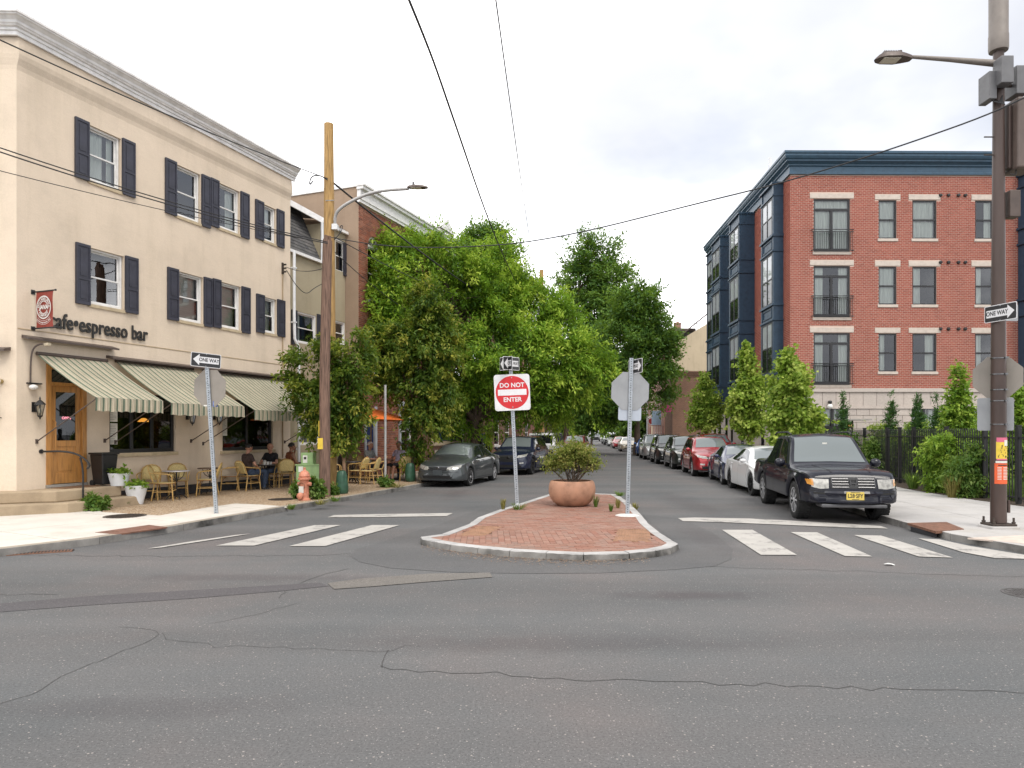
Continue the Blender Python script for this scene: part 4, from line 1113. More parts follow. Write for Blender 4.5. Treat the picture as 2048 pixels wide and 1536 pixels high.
# ---------------- banners
def banner(pw, out0, label, cham=False, zc=None):
 t = thing("hanging_banner", label, "banner", (*CF.w(CF.x(66)), 0), CF.rz) if not cham else thing("hanging_banner", label, "banner", (CF.o[0]-1.03, CF.o[1]-0.02, 0), R(-90))
 zt = zat(584, 15.1); zb = zat(656, 15.1)
 Wd = 0.54
 for z in (zt+0.01, zb-0.005):
  MB().tube([(0, 0, z), (0, -0.12-Wd-0.06, z)], 0.016, 8).sphere((0, -0.12-Wd-0.06, z), 0.024, 8, 6).box(-0.045, 0.045, -0.012, 0.0, z-0.05, z+0.05).build("rod", BLACK, t)
 mb = MB(); vs = []; n = 8
 for i in range(n+1):
  for j in range(n+1):
   wob = 0.012*math.sin(i*1.4+j*0.8)*(1-abs(2*j/n-1)**2)
   cut = (0.0 if i < n else -0.03*math.sin(math.pi*j/n))
   vs.append((wob, -0.11-(Wd+cut)*i/n, zb+(zt-zb)*j/n))
 mb.add(vs, [(i*(n+1)+j, i*(n+1)+j+1, (i+1)*(n+1)+j+1, (i+1)*(n+1)+j) for i in range(n) for j in range(n)])
 cl_ = mb.build("cloth", BANNER, t, smooth=True)
 # print: roundel, words on an arc, ribbon
 cy, cz = -0.11-Wd*0.47, zb+(zt-zb)*0.56
 def P(u, v): return (-0.017, cy-u, cz+v)
 pr = MB()
 def ringp(r0, r1, a0, a1, sx=1.0, sy=1.12, n=40, dv=0):
  vs = []
  for i in range(n+1):
   a = R(a0+(a1-a0)*i/n); vs += [P(r0*math.cos(a)*sx, dv+r0*math.sin(a)*sy), P(r1*math.cos(a)*sx, dv+r1*math.sin(a)*sy)]
  pr.add(vs, [(2*i, 2*i+1, 2*i+3, 2*i+2) for i in range(n)])
 ringp(0.205, 0.23, 0, 360); ringp(0.115, 0.13, 25, 155); ringp(0.115, 0.13, 205, 335)
 def word(s, size, fn, bold=0.0, shear=0.0):
  m_ = text_mb(s, size, 0.0, bold, 'CENTER', shear)
  pr.add([fn(v[0], v[1]) for v in m_.v], m_.f)
 def arc(s, r, a_mid, step, size, flip=False):
  for k, ch in enumerate(s):
   if ch == ' ': continue
   a = a_mid - (k-(len(s)-1)/2)*step if not flip else a_mid + (k-(len(s)-1)/2)*step
   m_ = text_mb(ch, size, 0.0, size*0.03)
   ar = R(a); tx, ty = (math.sin(ar), -math.cos(ar)) if not flip else (-math.sin(ar), math.cos(ar))
   nx_, ny_ = (math.cos(ar), math.sin(ar)) if not flip else (-math.cos(ar), -math.sin(ar))
   pr.add([P(r*math.cos(ar)+v[0]*tx+v[1]*nx_, (r*math.sin(ar)+v[0]*ty+v[1]*ny_)*1.12) for v in m_.v], m_.f)
 arc("PHILADELPHIA", 0.165, 90, 15.5, 0.075)
 arc("COMPANY", 0.165, 270, 16, 0.072, True)
 word("JAVA", 0.125, lambda x, y: P(x, y), 0.006, 0.15)
 ringp(0.262, 0.268, 225, 315); ringp(0.335, 0.341, 225, 315)
 arc("cafe\u2022espresso bar", 0.30, 270, 5.2, 0.052, True)
 pr.build("print", BANNER_W, cl_)
 return t
banner(66, 0.1, "dark red coffee banner with white roundel beside the wall lettering")
banner(0, 0, "second dark red banner cut off by the frame's left edge", True)
# ---------------- wall lamps
def lantern(px, py, label, scale=1.0, group=None):
 x, z = CF.xz(px, py, 0.2)
 t = thing("wall_lantern", label, "lantern", (*CF.w(x), z), CF.rz, group)
 MB().box(-0.05, 0.05, -0.015, 0, -0.02, 0.2).tube([(0, 0, 0.1), (0, -0.1, 0.12), (0, -0.2, 0.16)], 0.014, 6).build("bracket", BLACK, t)
 MB().lathe([(0.0, 0.33), (0.012, 0.30), (0.02, 0.27), (0.012, 0.25), (0.05, 0.22), (0.105, 0.16), (0.115, 0.14), (0.0, 0.14)], 8, (0, -0.2, 0)).build("cap", BLACK, t)
 mb = MB()
 for k in range(6):
  a = k*math.pi/3; mb.tube([(0.1*math.cos(a), -0.2+0.1*math.sin(a), 0.14), (0.05*math.cos(a), -0.2+0.05*math.sin(a), -0.1)], 0.007, 4)
 mb.lathe([(0.055, -0.1), (0.05, -0.12), (0.015, -0.15), (0.012, -0.18), (0.0, -0.19)], 8, (0, -0.2, 0)).build("cage", BLACK, t)
 MB().lathe([(0.092, 0.135), (0.045, -0.1), (0, -0.1)], 6, (0, -0.2, 0)).build("glass", glass_mat("lantern_glass", (0.9, 0.9, 0.85), 0.8, 1.45) if "lantern_glass" not in MATS else MATS["lantern_glass"], t)
 MB().sphere((0, -0.2, 0.0), 0.035, 8, 6, (1, 1, 1.7)).build("bulb", LAMPGLASS, t, smooth=True)
 return t
lantern(80, 822, "black coach lantern left of the oak cafe door")
lantern(385, 838, "black lantern under the middle awning, left of the leaning sign post", group=None)
lantern(439, 838, "black lantern beside the second dark cafe window")
# gooseneck lamp and its globe
x, z = CF.xz(64, 715, 0.1)
t = thing("gooseneck_lamp", "rusty gooseneck lamp with white bulb beside the first awning", "lamp", (*CF.w(x), 0), CF.rz)
MB().tube(smooth_line([(0.0, -0.05, z-0.55), (0, -0.06, z), (0.03, -0.1, z+0.22), (0.08, -0.22, z+0.3), (0.12, -0.34, z+0.3)], 2), 0.018, 8).build("arm", BRONZE, t, smooth=True)
MB().obox((0.13, -0.4, z+0.29), (0.07, 0.14, 0.06)).build("lamp_head", mat("lamp_tan", (0.45, 0.38, 0.27), 0.6), t)
MB().box(-0.06, 0.25, -0.07, -0.0, z-0.58, z-0.55).build("bracket", BLACK, t)
MB().sphere((0.05, -0.08, z-0.65), 0.075, 12, 8, (1.3, 1, 0.8)).build("globe", GLOBE, t, smooth=True)
# items on the chamfer at the left edge
def cw(t_, o):
 p = cpt(t_, o, 0); return (CF.o[0]+p[0]*CF.u[0]-p[1]*CF.n[0], CF.o[1]+p[0]*CF.u[1]-p[1]*CF.n[1])
t = thing("globe_lamp", "white globe lamp on the cream wall at the frame's left edge", "lamp", (*cw(0.32, 0.0), zat(762, 14.7)), R(0))
MB().sphere((0, -0.16, 0), 0.085, 14, 10).build("globe", GLOBE, t, smooth=True)
MB().lathe([(0.0, 0), (0.05, 0), (0.055, -0.06), (0.06, -0.1)], 12, (0, 0, 0), 'y').build("base", mat("brass", (0.35, 0.27, 0.12), 0.4, metal=0.6), t)
t = thing("wall_lantern", "black lantern at the frame's left edge above the steps", "lantern", (*cw(0.42, 0.0), zat(822, 14.8)), R(0))
MB().box(-0.05, 0.05, -0.015, 0, -0.05, 0.15).build("bracket", BLACK, t)
MB().lathe([(0.0, 0.2), (0.05, 0.14), (0.1, 0.08), (0.1, 0.06), (0.05, -0.14), (0.0, -0.2)], 8, (-0.1, -0.15, 0)).build("cage", BLACK, t)
MB().tube([(0.1, 0, -0.15), (-0.25, -0.6, 0.1)], 0.012, 6).build("arm", BRONZE, t)
# ------------------------------------------------------------------ houses along the left street
def brick_field(mbs, root, x0, x1, z0, z1, y, ops, bl=0.205, bh=0.0675, j=0.010, proud=0.012, parts=0, m=None, part_key=None):
 """bricks in running bond on the plane y (outside -y); returns joined mesh builder; the first `parts` full bricks are objects"""
 shared = None; cand = []
 nz = int((z1-z0)/bh)
 for r in range(nz):
  za, zb = z0+r*bh+j/2, z0+(r+1)*bh-j/2
  off = (bl/2 if r % 2 else 0)
  k0 = math.floor((x0-off)/bl)
  for k in range(k0, math.ceil((x1-off)/bl)+1):
   segs = [(max(x0, off+k*bl+j/2), min(x1, off+(k+1)*bl-j/2))]
   for o in ops:
    if zb > o[2]+0.002 and za < o[3]-0.002:
     ns_ = []
     for a, b in segs:
      if b <= o[0] or a >= o[1]: ns_.append((a, b))
      else:
       if a < o[0]: ns_.append((a, o[0]))
       if b > o[1]: ns_.append((o[1], b))
     segs = ns_
   for a, b in segs:
    if b-a < 0.02: continue
    full = abs((b-a)-(bl-j)) < 1e-4
    if full and parts: cand.append((a, b, za, zb))
    else: mbs.add(brick_v(a, b, za, zb, y, proud), BF)
 if parts:
  cand.sort(key=part_key or (lambda c: 0))
  for i, (a, b, za, zb) in enumerate(cand):
   if i < parts:
    if shared is None:
     bm = MB().add(brick_v(0, b-a, 0, zb-za, 0, proud), BF); shared = bm.mesh("brick", m)
    place("brick", shared, root, (a, y, za))
   else: mbs.add(brick_v(a, b, za, zb, y, proud), BF)
 return mbs
BF = [(0,1,2,3), (0,4,5,1), (1,5,6,2), (2,6,7,3), (3,7,4,0)]
def brick_v(a, b, za, zb, y, p):
 e = 0.002
 return [(a+e, y-p, za+e), (b-e, y-p, za+e), (b-e, y-p, zb-e), (a+e, y-p, zb-e), (a, y, za), (b, y, za), (b, y, zb), (a, y, zb)]
BRK_FLAT = None
def flat_brick(name, a, b, mort):
 m, ns, ls, p = nmat(name)
 br = N(ns, "ShaderNodeTexBrick", Scale=1.0); br.inputs["Brick Width"].default_value = 0.215; br.inputs["Row Height"].default_value = 0.075
 br.inputs["Mortar Size"].default_value = 0.008
 for k, c in (("Color1", a), ("Color2", b), ("Mortar", mort)): br.inputs[k].default_value = (*c, 1)
 t = ns.new("ShaderNodeTexCoord"); s = ns.new("ShaderNodeSeparateXYZ"); cb = ns.new("ShaderNodeCombineXYZ")
 ls.new(t.outputs["Object"], s.inputs[0]); ls.new(vmath(ns, ls, 'ADD', s.outputs[0], s.outputs[1]), cb.inputs[0]); ls.new(s.outputs[2], cb.inputs[1])
 ls.new(cb.outputs[0], br.inputs["Vector"])
 c = mixc(ns, ls, 0.6, br.outputs["Color"], ramp(ns, ls, noise(ns, ls, t.outputs["Object"], 0.8, 6), [(0.3, 0.65), (0.7, 1.1)]), 'MULTIPLY')
 ls.new(c, p.inputs["Base Color"]); p.inputs["Roughness"].default_value = 0.9
 bump(ns, ls, p, br.outputs["Fac"], -0.4, 0.006)
 return m
FB_RED = flat_brick("far_brick_red", (0.33, 0.13, 0.085), (0.27, 0.10, 0.07), (0.34, 0.27, 0.22))
FB_BROWN = flat_brick("far_brick_brown", (0.24, 0.115, 0.07), (0.18, 0.085, 0.055), (0.28, 0.22, 0.17))
FB_PINK = flat_brick("far_brick_pink", (0.40, 0.19, 0.14), (0.34, 0.15, 0.11), (0.4, 0.32, 0.27))
# ---- house 2: olive stucco with slate mansard, set back a little
H2 = Frame(*CF.w(CL+0.02, -0.25), CF.u[0], CF.u[1])
h2 = H2.root("mansard_house", "narrow olive stucco house with grey shingle mansard beside the cafe", "house")
H3X = CF.x(717, 0.35); H2L = H3X - CL - 0.04; ez = H2.xz(600, 512)[1]; tz = 10.3
w3a = (H2.x(681), H2.x(691), H2.xz(684, 545)[1], H2.xz(684, 487)[1]+0.0)
w2a = (H2.x(592), H2.x(632), H2.xz(600, 686)[1], H2.xz(600, 624)[1])
w2b = (H2.x(668), H2.x(690), H2.xz(680, 690)[1], H2.xz(680, 643)[1])
w1a = (H2.x(598), H2.x(640), 1.4, 2.9); d1 = (H2.x(676), H2.x(704), 0.3, 2.7)
# dormer bay (wall dormer) from x of px 640 onwards
dx0, dx1 = H2.x(641), H2.x(708)
mb = MB(); wall_open(mb, 0, H2L, 0, ez, [w2a, w2b, w1a, d1])
dt = H2.xz(672, 461)[1]
wall_open(mb, dx0, dx1, ez, dt, [(H2.x(671), H2.x(690), H2.xz(680, 545)[1], H2.xz(680, 480)[1])])
mb.add([(dx0,0,ez), (dx0,0,dt), (dx0,1.6,dt), (dx0,1.6,ez)], [(0,1,2,3)])
mb.add([(H2L,0,0), (H2L,7,0), (H2L,7,ez), (H2L,0,ez)], [(0,1,2,3)])
# gable parapet wall against the cafe side
mb.build("wall", STUCCO_G, h2)
# mansard: steep shingled slope between cafe and dormer
rz1 = tz; ry = 1.0
mb = MB().add([(0, -0.05, ez), (dx0, -0.05, ez), (dx0, ry, rz1), (0, ry, rz1)], [(0,1,2,3)]).add([(0, ry, rz1), (H2L, ry, rz1), (H2L, 7, rz1+1), (0, 7, rz1+1)], [(0,1,2,3)])
roof = mb.build("roof", SLATE, h2)
mb = MB(); rows = 16
for r in range(rows):
 f0, f1 = r/rows, (r+1.25)/rows
 k = 10; off = 0.5*(r % 2)
 for i in range(k+1):
  a = max(0, (i-off)/k*dx0+0.004); b = min(dx0, (i+1-off)/k*dx0-0.004)
  if b-a < 0.02: continue
  y0, z0 = -0.05+(ry+0.05)*f0, ez+(rz1-ez)*f0; y1, z1 = -0.05+(ry+0.05)*min(1, f1), ez+(rz1-ez)*min(1, f1)
  mb.add([(a, y0-0.03, z0-0.0), (b, y0-0.03, z0), (b, y1-0.005, z1), (a, y1-0.005, z1), (a, y0, z0-0.002), (b, y0, z0-0.002)], [(0,1,2,3), (4,5,1,0)])
struct(mb.build("shingles", SLATE, roof), "stuff")
mb = MB()   # white rakes, gutters, dormer roof edge
MB().bar((0, -0.1, ez+0.03), (dx0-0.02, -0.1, ez+0.03), 0.11, 0.1).build("gutter", CORNICE_W, h2)
MB().bar((dx0-0.06, -0.10, dt+0.03), (H2L, -0.10, dt+0.03), 0.12, 0.1).build("gutter", CORNICE_W, h2)
MB().bar((0.25, ry-0.05, rz1+0.06), (dx0, -0.12, dt+0.08), 0.06, 0.2).build("rake_board", CORNICE_W, h2)
MB().add([(0.25, ry, rz1+0.08), (dx0-0.05, -0.12, dt+0.1), (H2L, -0.12, dt+0.1), (H2L, ry, rz1+0.08)], [(0,1,2,3)]).build("dormer_roof", SLATE, h2)
MB().tube([(dx0-0.03, -0.1, dt), (dx0-0.03, -0.1, ez)], 0.055, 8).build("downspout", PIPE_W, h2)
sash_window(h2, H2.x(671), H2.x(690), H2.xz(680, 545)[1], H2.xz(680, 480)[1], 0.05, WHITE, None)
sash_window(h2, *w2a, 0.05, WHITE, 'left'); sash_window(h2, *w2b, 0.05, WHITE, None); sash_window(h2, *w1a, 0.05, WHITE, 'blind')
def shut(root, fr, pl, pr, pt, pb):
 x0, x1 = fr.x(pl), fr.x(pr); z1 = fr.xz(pl, pt)[1]; z0 = fr.xz(pl, pb)[1]
 shutter_mb(x1-x0, z1-z0).build("shutter", SHUTTER, root, loc=(x0, 0, z0))
shut(h2, H2, 582, 592, 619, 688); shut(h2, H2, 633, 643, 628, 694); shut(h2, H2, 686, 697, 486, 551); shut(h2, H2, 692, 700, 640, 697)
MB().box(d1[0], d1[1], 0.05, 0.1, d1[2], d1[3]).build("door", mat("house_door", (0.06, 0.05, 0.045), 0.5), h2)
# downspout between cafe and the house
t = thing("downspout", "white downspout with an elbow at the cafe's far corner", "downspout", (*CF.w(CL-0.0, 0.0), 0), CF.rz)
z1 = CF.xz(578, 500)[1]; z2 = CF.xz(580, 680)[1]
MB().tube(smooth_line([(0.08, -0.1, z1), (0.08, -0.1, z2+0.1), (0.15, -0.12, z2-0.05), (0.28, -0.12, z2-0.2), (0.30, -0.12, z2-0.4), (0.30, -0.12, 0.3)], 1), 0.05, 8).build("pipe", PIPE_W, t, smooth=True)
for z in (z1-0.6, z2+0.6, z2-1.4): MB().box(0.02 if z > z2 else 0.23, 0.15 if z > z2 else 0.37, -0.16, 0.0, z, z+0.04).build("strap", PIPE_W, t)
# thin tan conduit and service bracket on the cafe
t = thing("service_conduit", "thin tan conduit with wire bracket on the cafe's far corner", "conduit", (*CF.w(CL-0.42), 0), CF.rz)
ZBR = zb = CF.xz(567, 548)[1]
MB().tube([(0, -0.03, zb), (0, -0.03, 1.0)], 0.02, 6).build("conduit", mat("conduit_tan", (0.36, 0.27, 0.17), 0.7), t)
mb = MB()
for k in range(3): mb.tube([(0.0, -0.02, zb+0.05+k*0.12), (0.0, -0.16, zb+0.05+k*0.12)], 0.03, 8)
mb.box(-0.03, 0.03, -0.05, -0.0, zb-0.02, zb+0.36).build("bracket", IRON, t)
# ---- house 3: red brick front, brown stucco flank, white cornice
H3 = Frame(*CF.w(H3X, 0.35), CF.u[0], CF.u[1])
h3 = H3.root("brick_rowhouse", "tall red brick house with arched window and white cornice behind the tree", "house")
H3L = H3.x(850); cz = H3.xz(718, 406)[1]; tz3 = H3.xz(718, 376)[1]
aw = (H3.x(735), H3.x(757), H3.xz(740, 535)[1], H3.xz(740, 500)[1])      # arched window
aw_b = H3.xz(740, 528)[1]
wl3 = (H3.x(736), H3.x(755), H3.xz(740, 620)[1], H3.xz(740, 560)[1])
w = aw[1]-aw[0]; arch_c = (aw[0]+w/2, H3.xz(740, 492)[1]); topz = arch_c[1]+w/2
win3 = (aw[0], aw[1], H3.xz(740, 600)[1], arch_c[1])
win2 = (aw[0], aw[1], H3.xz(740, 748)[1], H3.xz(740, 640)[1])
extra = []
for k in range(1, 3):
 dx = k*1.75
 extra += [(aw[0]+dx, aw[1]+dx, win3[2], win3[3]+0.4), (aw[0]+dx, aw[1]+dx, win2[2], win2[3])]
gwin = (H3.x(800), H3.x(822), 0.9, 2.9); gdoor = (H3.x(731), H3.x(749), 0.35, 2.75); gw2 = (H3.x(860), H3.x(905), 1.3, 3.0)
H3L2 = H3.x(905)
ops3 = [(win3[0], win3[1], win3[2], arch_c[1]), win2, gwin, gdoor] + extra
steps_ = []
for i in range(10):   # stepped cut for the arch
 z0_ = arch_c[1]+w/2*i/10; hw = w/2*math.sqrt(max(0, 1-((i+0.5)/10)**2)); steps_.append((arch_c[0]-hw, arch_c[0]+hw, z0_, z0_+w/20))
mb = MB(); wall_open(mb, 0, H3L2, 0, cz, ops3 + steps_[:0] + [(arch_c[0]-w/2, arch_c[0]+w/2, arch_c[1], topz)], 0.0, 0.12)
mb.build("wall", MORTAR, h3)
mb = MB(); brick_field(mb, h3, 0.0, H3L2, 0.1, cz, 0.0, ops3 + steps_, 0.215, 0.075, 0.012, 0.012, 299, BRICK_OLD, lambda c: (abs(c[0]-1.5)*2+abs(c[2]-8)))
struct(mb.build("bricks", BRICK_OLD, h3), "stuff")
MB().add([(0,0,0), (0,9,0), (0,9,tz3+0.05), (0,0,tz3+0.05)], [(3,2,1,0)]).add([(H3L2,0,0), (H3L2,9,0), (H3L2,9,tz3), (H3L2,0,tz3)], [(0,1,2,3)]).add([(0,0,tz3), (H3L2,0,tz3), (H3L2,9,tz3), (0,9,tz3)], [(0,1,2,3)]).build("side_wall", STUCCO_B, h3)
MB().box(-0.04, -0.0, -0.02, 9, tz3+0.05, tz3+0.18).build("coping", CORNICE_W, h3)
MB().box(-0.1, H3L2+0.1, -0.12, 0.0, cz, cz+0.12).box(-0.1, H3L2+0.1, -0.16, 0.0, cz+0.12, tz3-0.1).box(-0.14, H3L2+0.14, -0.3, 0.0, tz3-0.1, tz3+0.02).box(-0.16, H3L2+0.16, -0.36, 0.0, tz3+0.02, tz3+0.1).build("cornice", CORNICE_W, h3)
# arched fanlight
mb = MB(); n = 14; vs = []
for i in range(n+1):
 a = math.pi*i/n
 for r_ in (w/2, w/2-0.07): vs += [(arch_c[0]+r_*math.cos(a), 0.03, arch_c[1]+r_*math.sin(a))]
mb.add(vs, [(2*i, 2*i+1, 2*i+3, 2*i+2) for i in range(n)])
for a in (45, 90, 135): mb.bar((arch_c[0], 0.03, arch_c[1]), (arch_c[0]+(w/2)*math.cos(R(a)), 0.03, arch_c[1]+(w/2)*math.sin(R(a))), 0.03, 0.02)
mb.box(aw[0], aw[1], 0.01, 0.05, arch_c[1]-0.04, arch_c[1]+0.04)
fl = mb.build("fanlight", WHITE, h3)
MB().add([(arch_c[0]+(w/2)*math.cos(math.pi*i/n), 0.05, arch_c[1]+(w/2)*math.sin(math.pi*i/n)) for i in range(n+1)], [tuple(range(n+1))]).build("pane", GLASS, fl)
mb = MB()   # brick arch ring
for i in range(17):
 a = math.pi*(i+0.5)/17; c = Vector((arch_c[0]+(w/2+0.11)*math.cos(a), -0.012, arch_c[1]+(w/2+0.11)*math.sin(a)))
 mb.obox(c, (0.2, 0.05, 0.085), (0, -a, 0))
mb.build("brick_arch", BRICK_OLD, h3)
sash_window(h3, *win3, 0.05, WHITE, None); sash_window(h3, *win2, 0.05, WHITE, None)
for o in extra: sash_window(h3, *o, 0.05, WHITE, None)
sash_window(h3, *gwin, 0.05, WHITE, None)
for o in [win3, win2] + extra: MB().box(o[0]-0.1, o[1]+0.1, -0.06, 0.05, o[2]-0.12, o[2]).build("sill", CORNICE_W, h3)
MB().box(gdoor[0], gdoor[1], 0.06, 0.11, gdoor[2], gdoor[3]).build("door", mat("door_blue", (0.015, 0.03, 0.11), 0.4), h3)
MB().box(gdoor[1]-0.02, gdoor[1]+0.12, -0.06, 0.03, 0.1, gdoor[3]+0.15).box(gdoor[0]-0.12, gdoor[0], -0.06, 0.03, 0.1, gdoor[3]+0.15).build("door_trim", mat("trim_pale", (0.5, 0.52, 0.55), 0.5), h3)
MB().box(gwin[0]-0.15, gwin[0]-0.02, -0.08, 0.03, 0.5, 3.0).box(gwin[1]+0.02, gwin[1]+0.15, -0.08, 0.03, 0.5, 3.0).box(gwin[0]-0.2, gwin[1]+0.2, -0.1, 0.03, 3.0, 3.2).build("window_trim", mat("trim_pale2", (0.42, 0.44, 0.46), 0.5), h3)
# dark rooftop hatch behind the pole
t = thing("roof_hatch", "dark gabled roof hatch on the flat roof behind the pole", "roof hatch", (*H3.w(2.0, -4.6), tz3), H3.rz)
hx = MB().add([(-1.2, 0, 0), (1.2, 0, 0), (0, 0, 0.85), (-1.2, 2, 0), (1.2, 2, 0), (0, 2, 0.85)], [(0,1,2), (3,5,4), (0,2,5,3), (1,4,5,2)])
hx.build("roof", mat("hatch_brown", (0.1, 0.07, 0.055), 0.8), t)
MB().box(-1.3, -1.1, -0.1, 2.1, -0.05, 0.05).box(1.1, 1.3, -0.1, 2.1, -0.05, 0.05).build("eave", mat("hatch_brown", (0.1, 0.07, 0.055), 0.8), t)
# ---- house 4: pale dormer peeking over the tree, then plain brick houses down the street
H4 = Frame(*H3.w(H3L2+0.05, -0.3), CF.u[0], CF.u[1])
h4 = H4.root("dormer_house", "brick house with a white dormer behind the big bright tree", "house")
L4 = 5.2
z4 = 8.6
o4 = [(1.0, 2.0, 1.2, 3.0), (3.0, 4.1, 0.3, 2.8), (0.9, 1.9, 4.6, 6.3), (3.0, 4.0, 4.6, 6.3)]
mb = MB(); wall_open(mb, 0, L4, 0, z4, o4); mb.add([(0,0,0), (0,8,0), (0,8,z4), (0,0,z4)], [(3,2,1,0)]).add([(L4,0,0), (L4,8,0), (L4,8,z4), (L4,0,z4)], [(0,1,2,3)])
mb.build("wall", FB_BROWN, h4)
MB().add([(-0.1,-0.3,z4), (L4+.1,-0.3,z4), (L4+.1,4,z4+1.6), (-.1,4,z4+1.6)], [(0,1,2,3)]).add([(-0.1,-0.3,z4), (-.1,4,z4+1.6), (-.1,8,z4)], [(2,1,0)]).build("roof", SLATE, h4)
for o in o4[:1]+o4[2:]: sash_window(h4, *o, 0.05, WHITE, None)
MB().box(o4[1][0], o4[1][1], 0.05, 0.1, o4[1][2], o4[1][3]).build("door", mat("house_door2", (0.12, 0.04, 0.03), 0.5), h4)
xd = H4.x(856, -0.6); zd0, zd1 = zat(476, H4.w(xd)[1]), zat(446, H4.w(xd)[1])
zd0 = z4-0.3
mb = MB().box(-0.3, 1.2, 0.3, 2.4, zd0, zd1)
d_ = mb.build("dormer", CORNICE_W, h4)
MB().add([(-0.4, 0.2, zd1), (1.3, 0.2, zd1), (0.45, 0.2, zd1+0.65), (-0.4, 2.4, zd1), (1.3, 2.4, zd1), (0.45, 2.4, zd1+0.65)], [(0,1,2), (0,2,5,3), (1,4,5,2)]).build("dormer_roof", CORNICE_W, d_)
def plain_house(fr, L_, H_, name, label, wallm, seed, roofm=None, bay=True, nfl=3, doorcol=(0.1, 0.03, 0.03), cornm=CORNICE_W, depth=9.0):
 r = fr.root(name, label, "house"); rg = random.Random(seed)
 n = max(2, int(L_/1.9)); o = []; fl = H_/nfl
 for f in range(nfl):
  for k in range(n):
   xa = L_*(k+0.5)/n-0.48
   if f == 0 and k == n-1: o.append((xa, xa+1.0, 0.25, 2.5)); continue
   o.append((xa, xa+0.95, f*fl+(1.1 if f == 0 else 0.85), f*fl+2.6))
 mb = MB(); wall_open(mb, 0, L_, 0, H_, o, 0.0, 0.12)
 mb.add([(0,0,0), (0,depth,0), (0,depth,H_), (0,0,H_)], [(3,2,1,0)]).add([(L_,0,0), (L_,depth,0), (L_,depth,H_), (L_,0,H_)], [(0,1,2,3)]).add([(0,0,H_), (L_,0,H_), (L_,depth,H_), (0,depth,H_)], [(0,1,2,3)]).add([(0,depth,0), (L_,depth,0), (L_,depth,H_), (0,depth,H_)], [(3,2,1,0)])
 mb.build("wall", wallm, r)
 MB().box(-0.05, L_+0.05, -0.12, -0.002, H_-0.5, H_-0.1).box(-0.08, L_+0.08, -0.3, 0.1, H_-0.1, H_+0.08).build("cornice", cornm, r)
 for i, q in enumerate(o):
  if abs(q[2]-0.25) < 1e-6:
   MB().box(q[0], q[1], 0.06, 0.11, q[2], q[3]).build("door", mat("door_%s_%d" % (name, seed), doorcol, 0.5), r)
  else:
   MB().box(q[0]-0.08, q[1]+0.08, -0.06, 0.05, q[2]-0.11, q[2]-0.002).build("sill", cornm, r)
   mb = MB()
   for a, b, c, d in ((q[0], q[0]+.07, q[2], q[3]), (q[1]-.07, q[1], q[2], q[3]), (q[0]+.07, q[1]-.07, q[3]-.07, q[3]), (q[0]+.07, q[1]-.07, q[2], q[2]+.07), (q[0]+.07, q[1]-.07, (q[2]+q[3])/2-.03, (q[2]+q[3])/2+.03)): mb.box(a, b, 0.04, 0.08, c, d)
   w_ = mb.build("window", WHITE, r)
   MB().box(q[0]+.07, q[1]-.07, 0.06, 0.07, q[2]+.07, q[3]-.07).build("pane", CARGLASS, w_)
 MB().box(L_*(n-0.5)/n-0.7, L_*(n-0.5)/n+0.75, -0.9, -0.005, 0.0, 0.25).build("stoop", STEP, r)
 return r
q = H4.w(L4+0.1, 0.2)
HA = Frame(*q, 0.30, 0.95); plain_house(HA, 6.0, 8.8, "rowhouse", "brown brick rowhouse with pale sills behind the dark sport utility", FB_BROWN, 1)
q = HA.w(6.05); HB = Frame(*q, 0.27, 0.96); plain_house(HB, 5.6, 7.9, "rowhouse", "red brick rowhouse left of the street behind the white jeep", FB_RED, 2)
q = HB.w(5.65); yy = q
for i, (L_, H_, m, lab) in enumerate([(7, 8.6, FB_PINK, "pinkish brick rowhouse far down the left side of the street, first past the jeep"), (8, 8.0, FB_BROWN, "brown far rowhouse on the left side under the hanging branches"), (9, 8.8, FB_RED, "red far rowhouse on the left side before the distant trees")]):
 fr = Frame(*yy, 0.12, 0.99); plain_house(fr, L_, H_, "rowhouse", lab, m, 10+i); yy = fr.w(L_+0.1)
# raised planter wall / window of the brick building behind the Camry
t = thing("brick_storefront", "low brown brick shopfront with dark blue window behind the grey-green sedan", "shopfront", (*H3.w(H3L2-3.6, 0.06), 0), CF.rz)
SL_ = 3.4
mb = MB(); wall_open(mb, 0, SL_, 0, 3.6, [(0.35, 3.0, 1.45, 3.0)], -0.5, 0.2); mb.add([(0,-0.5,0), (0,0.3,0), (0,0.3,3.6), (0,-0.5,3.6)], [(3,2,1,0)]).add([(SL_,-0.5,0), (SL_,0.3,0), (SL_,0.3,3.6), (SL_,-0.5,3.6)], [(0,1,2,3)]).add([(0,-0.5,3.6), (SL_,-0.5,3.6), (SL_,0.3,3.6), (0,0.3,3.6)], [(0,1,2,3)])
mb.build("wall", FB_BROWN, t)
MB().box(0.2, 3.15, -0.62, -0.5, 1.25, 1.44).build("sill", mat("sill_pale", (0.45, 0.36, 0.25), 0.85), t)
mb = MB()
for x in (0.35, 1.2, 2.05, 2.9): mb.box(x, x+0.1, -0.48, -0.36, 1.45, 3.0)
mb.box(0.45, 2.9, -0.48, -0.36, 1.45, 1.55).box(0.45, 2.9, -0.48, -0.36, 2.9, 3.0)
w_ = mb.build("window", mat("frame_blue", (0.02, 0.045, 0.075), 0.5), t)
MB().box(0.45, 2.9, -0.42, -0.41, 1.55, 2.9).build("pane", CARGLASS, w_)
MB().box(0.55, 1.05, -0.53, -0.505, 0.55, 1.05).build("panel", mat("panel_pale", (0.4, 0.36, 0.31), 0.8), t)
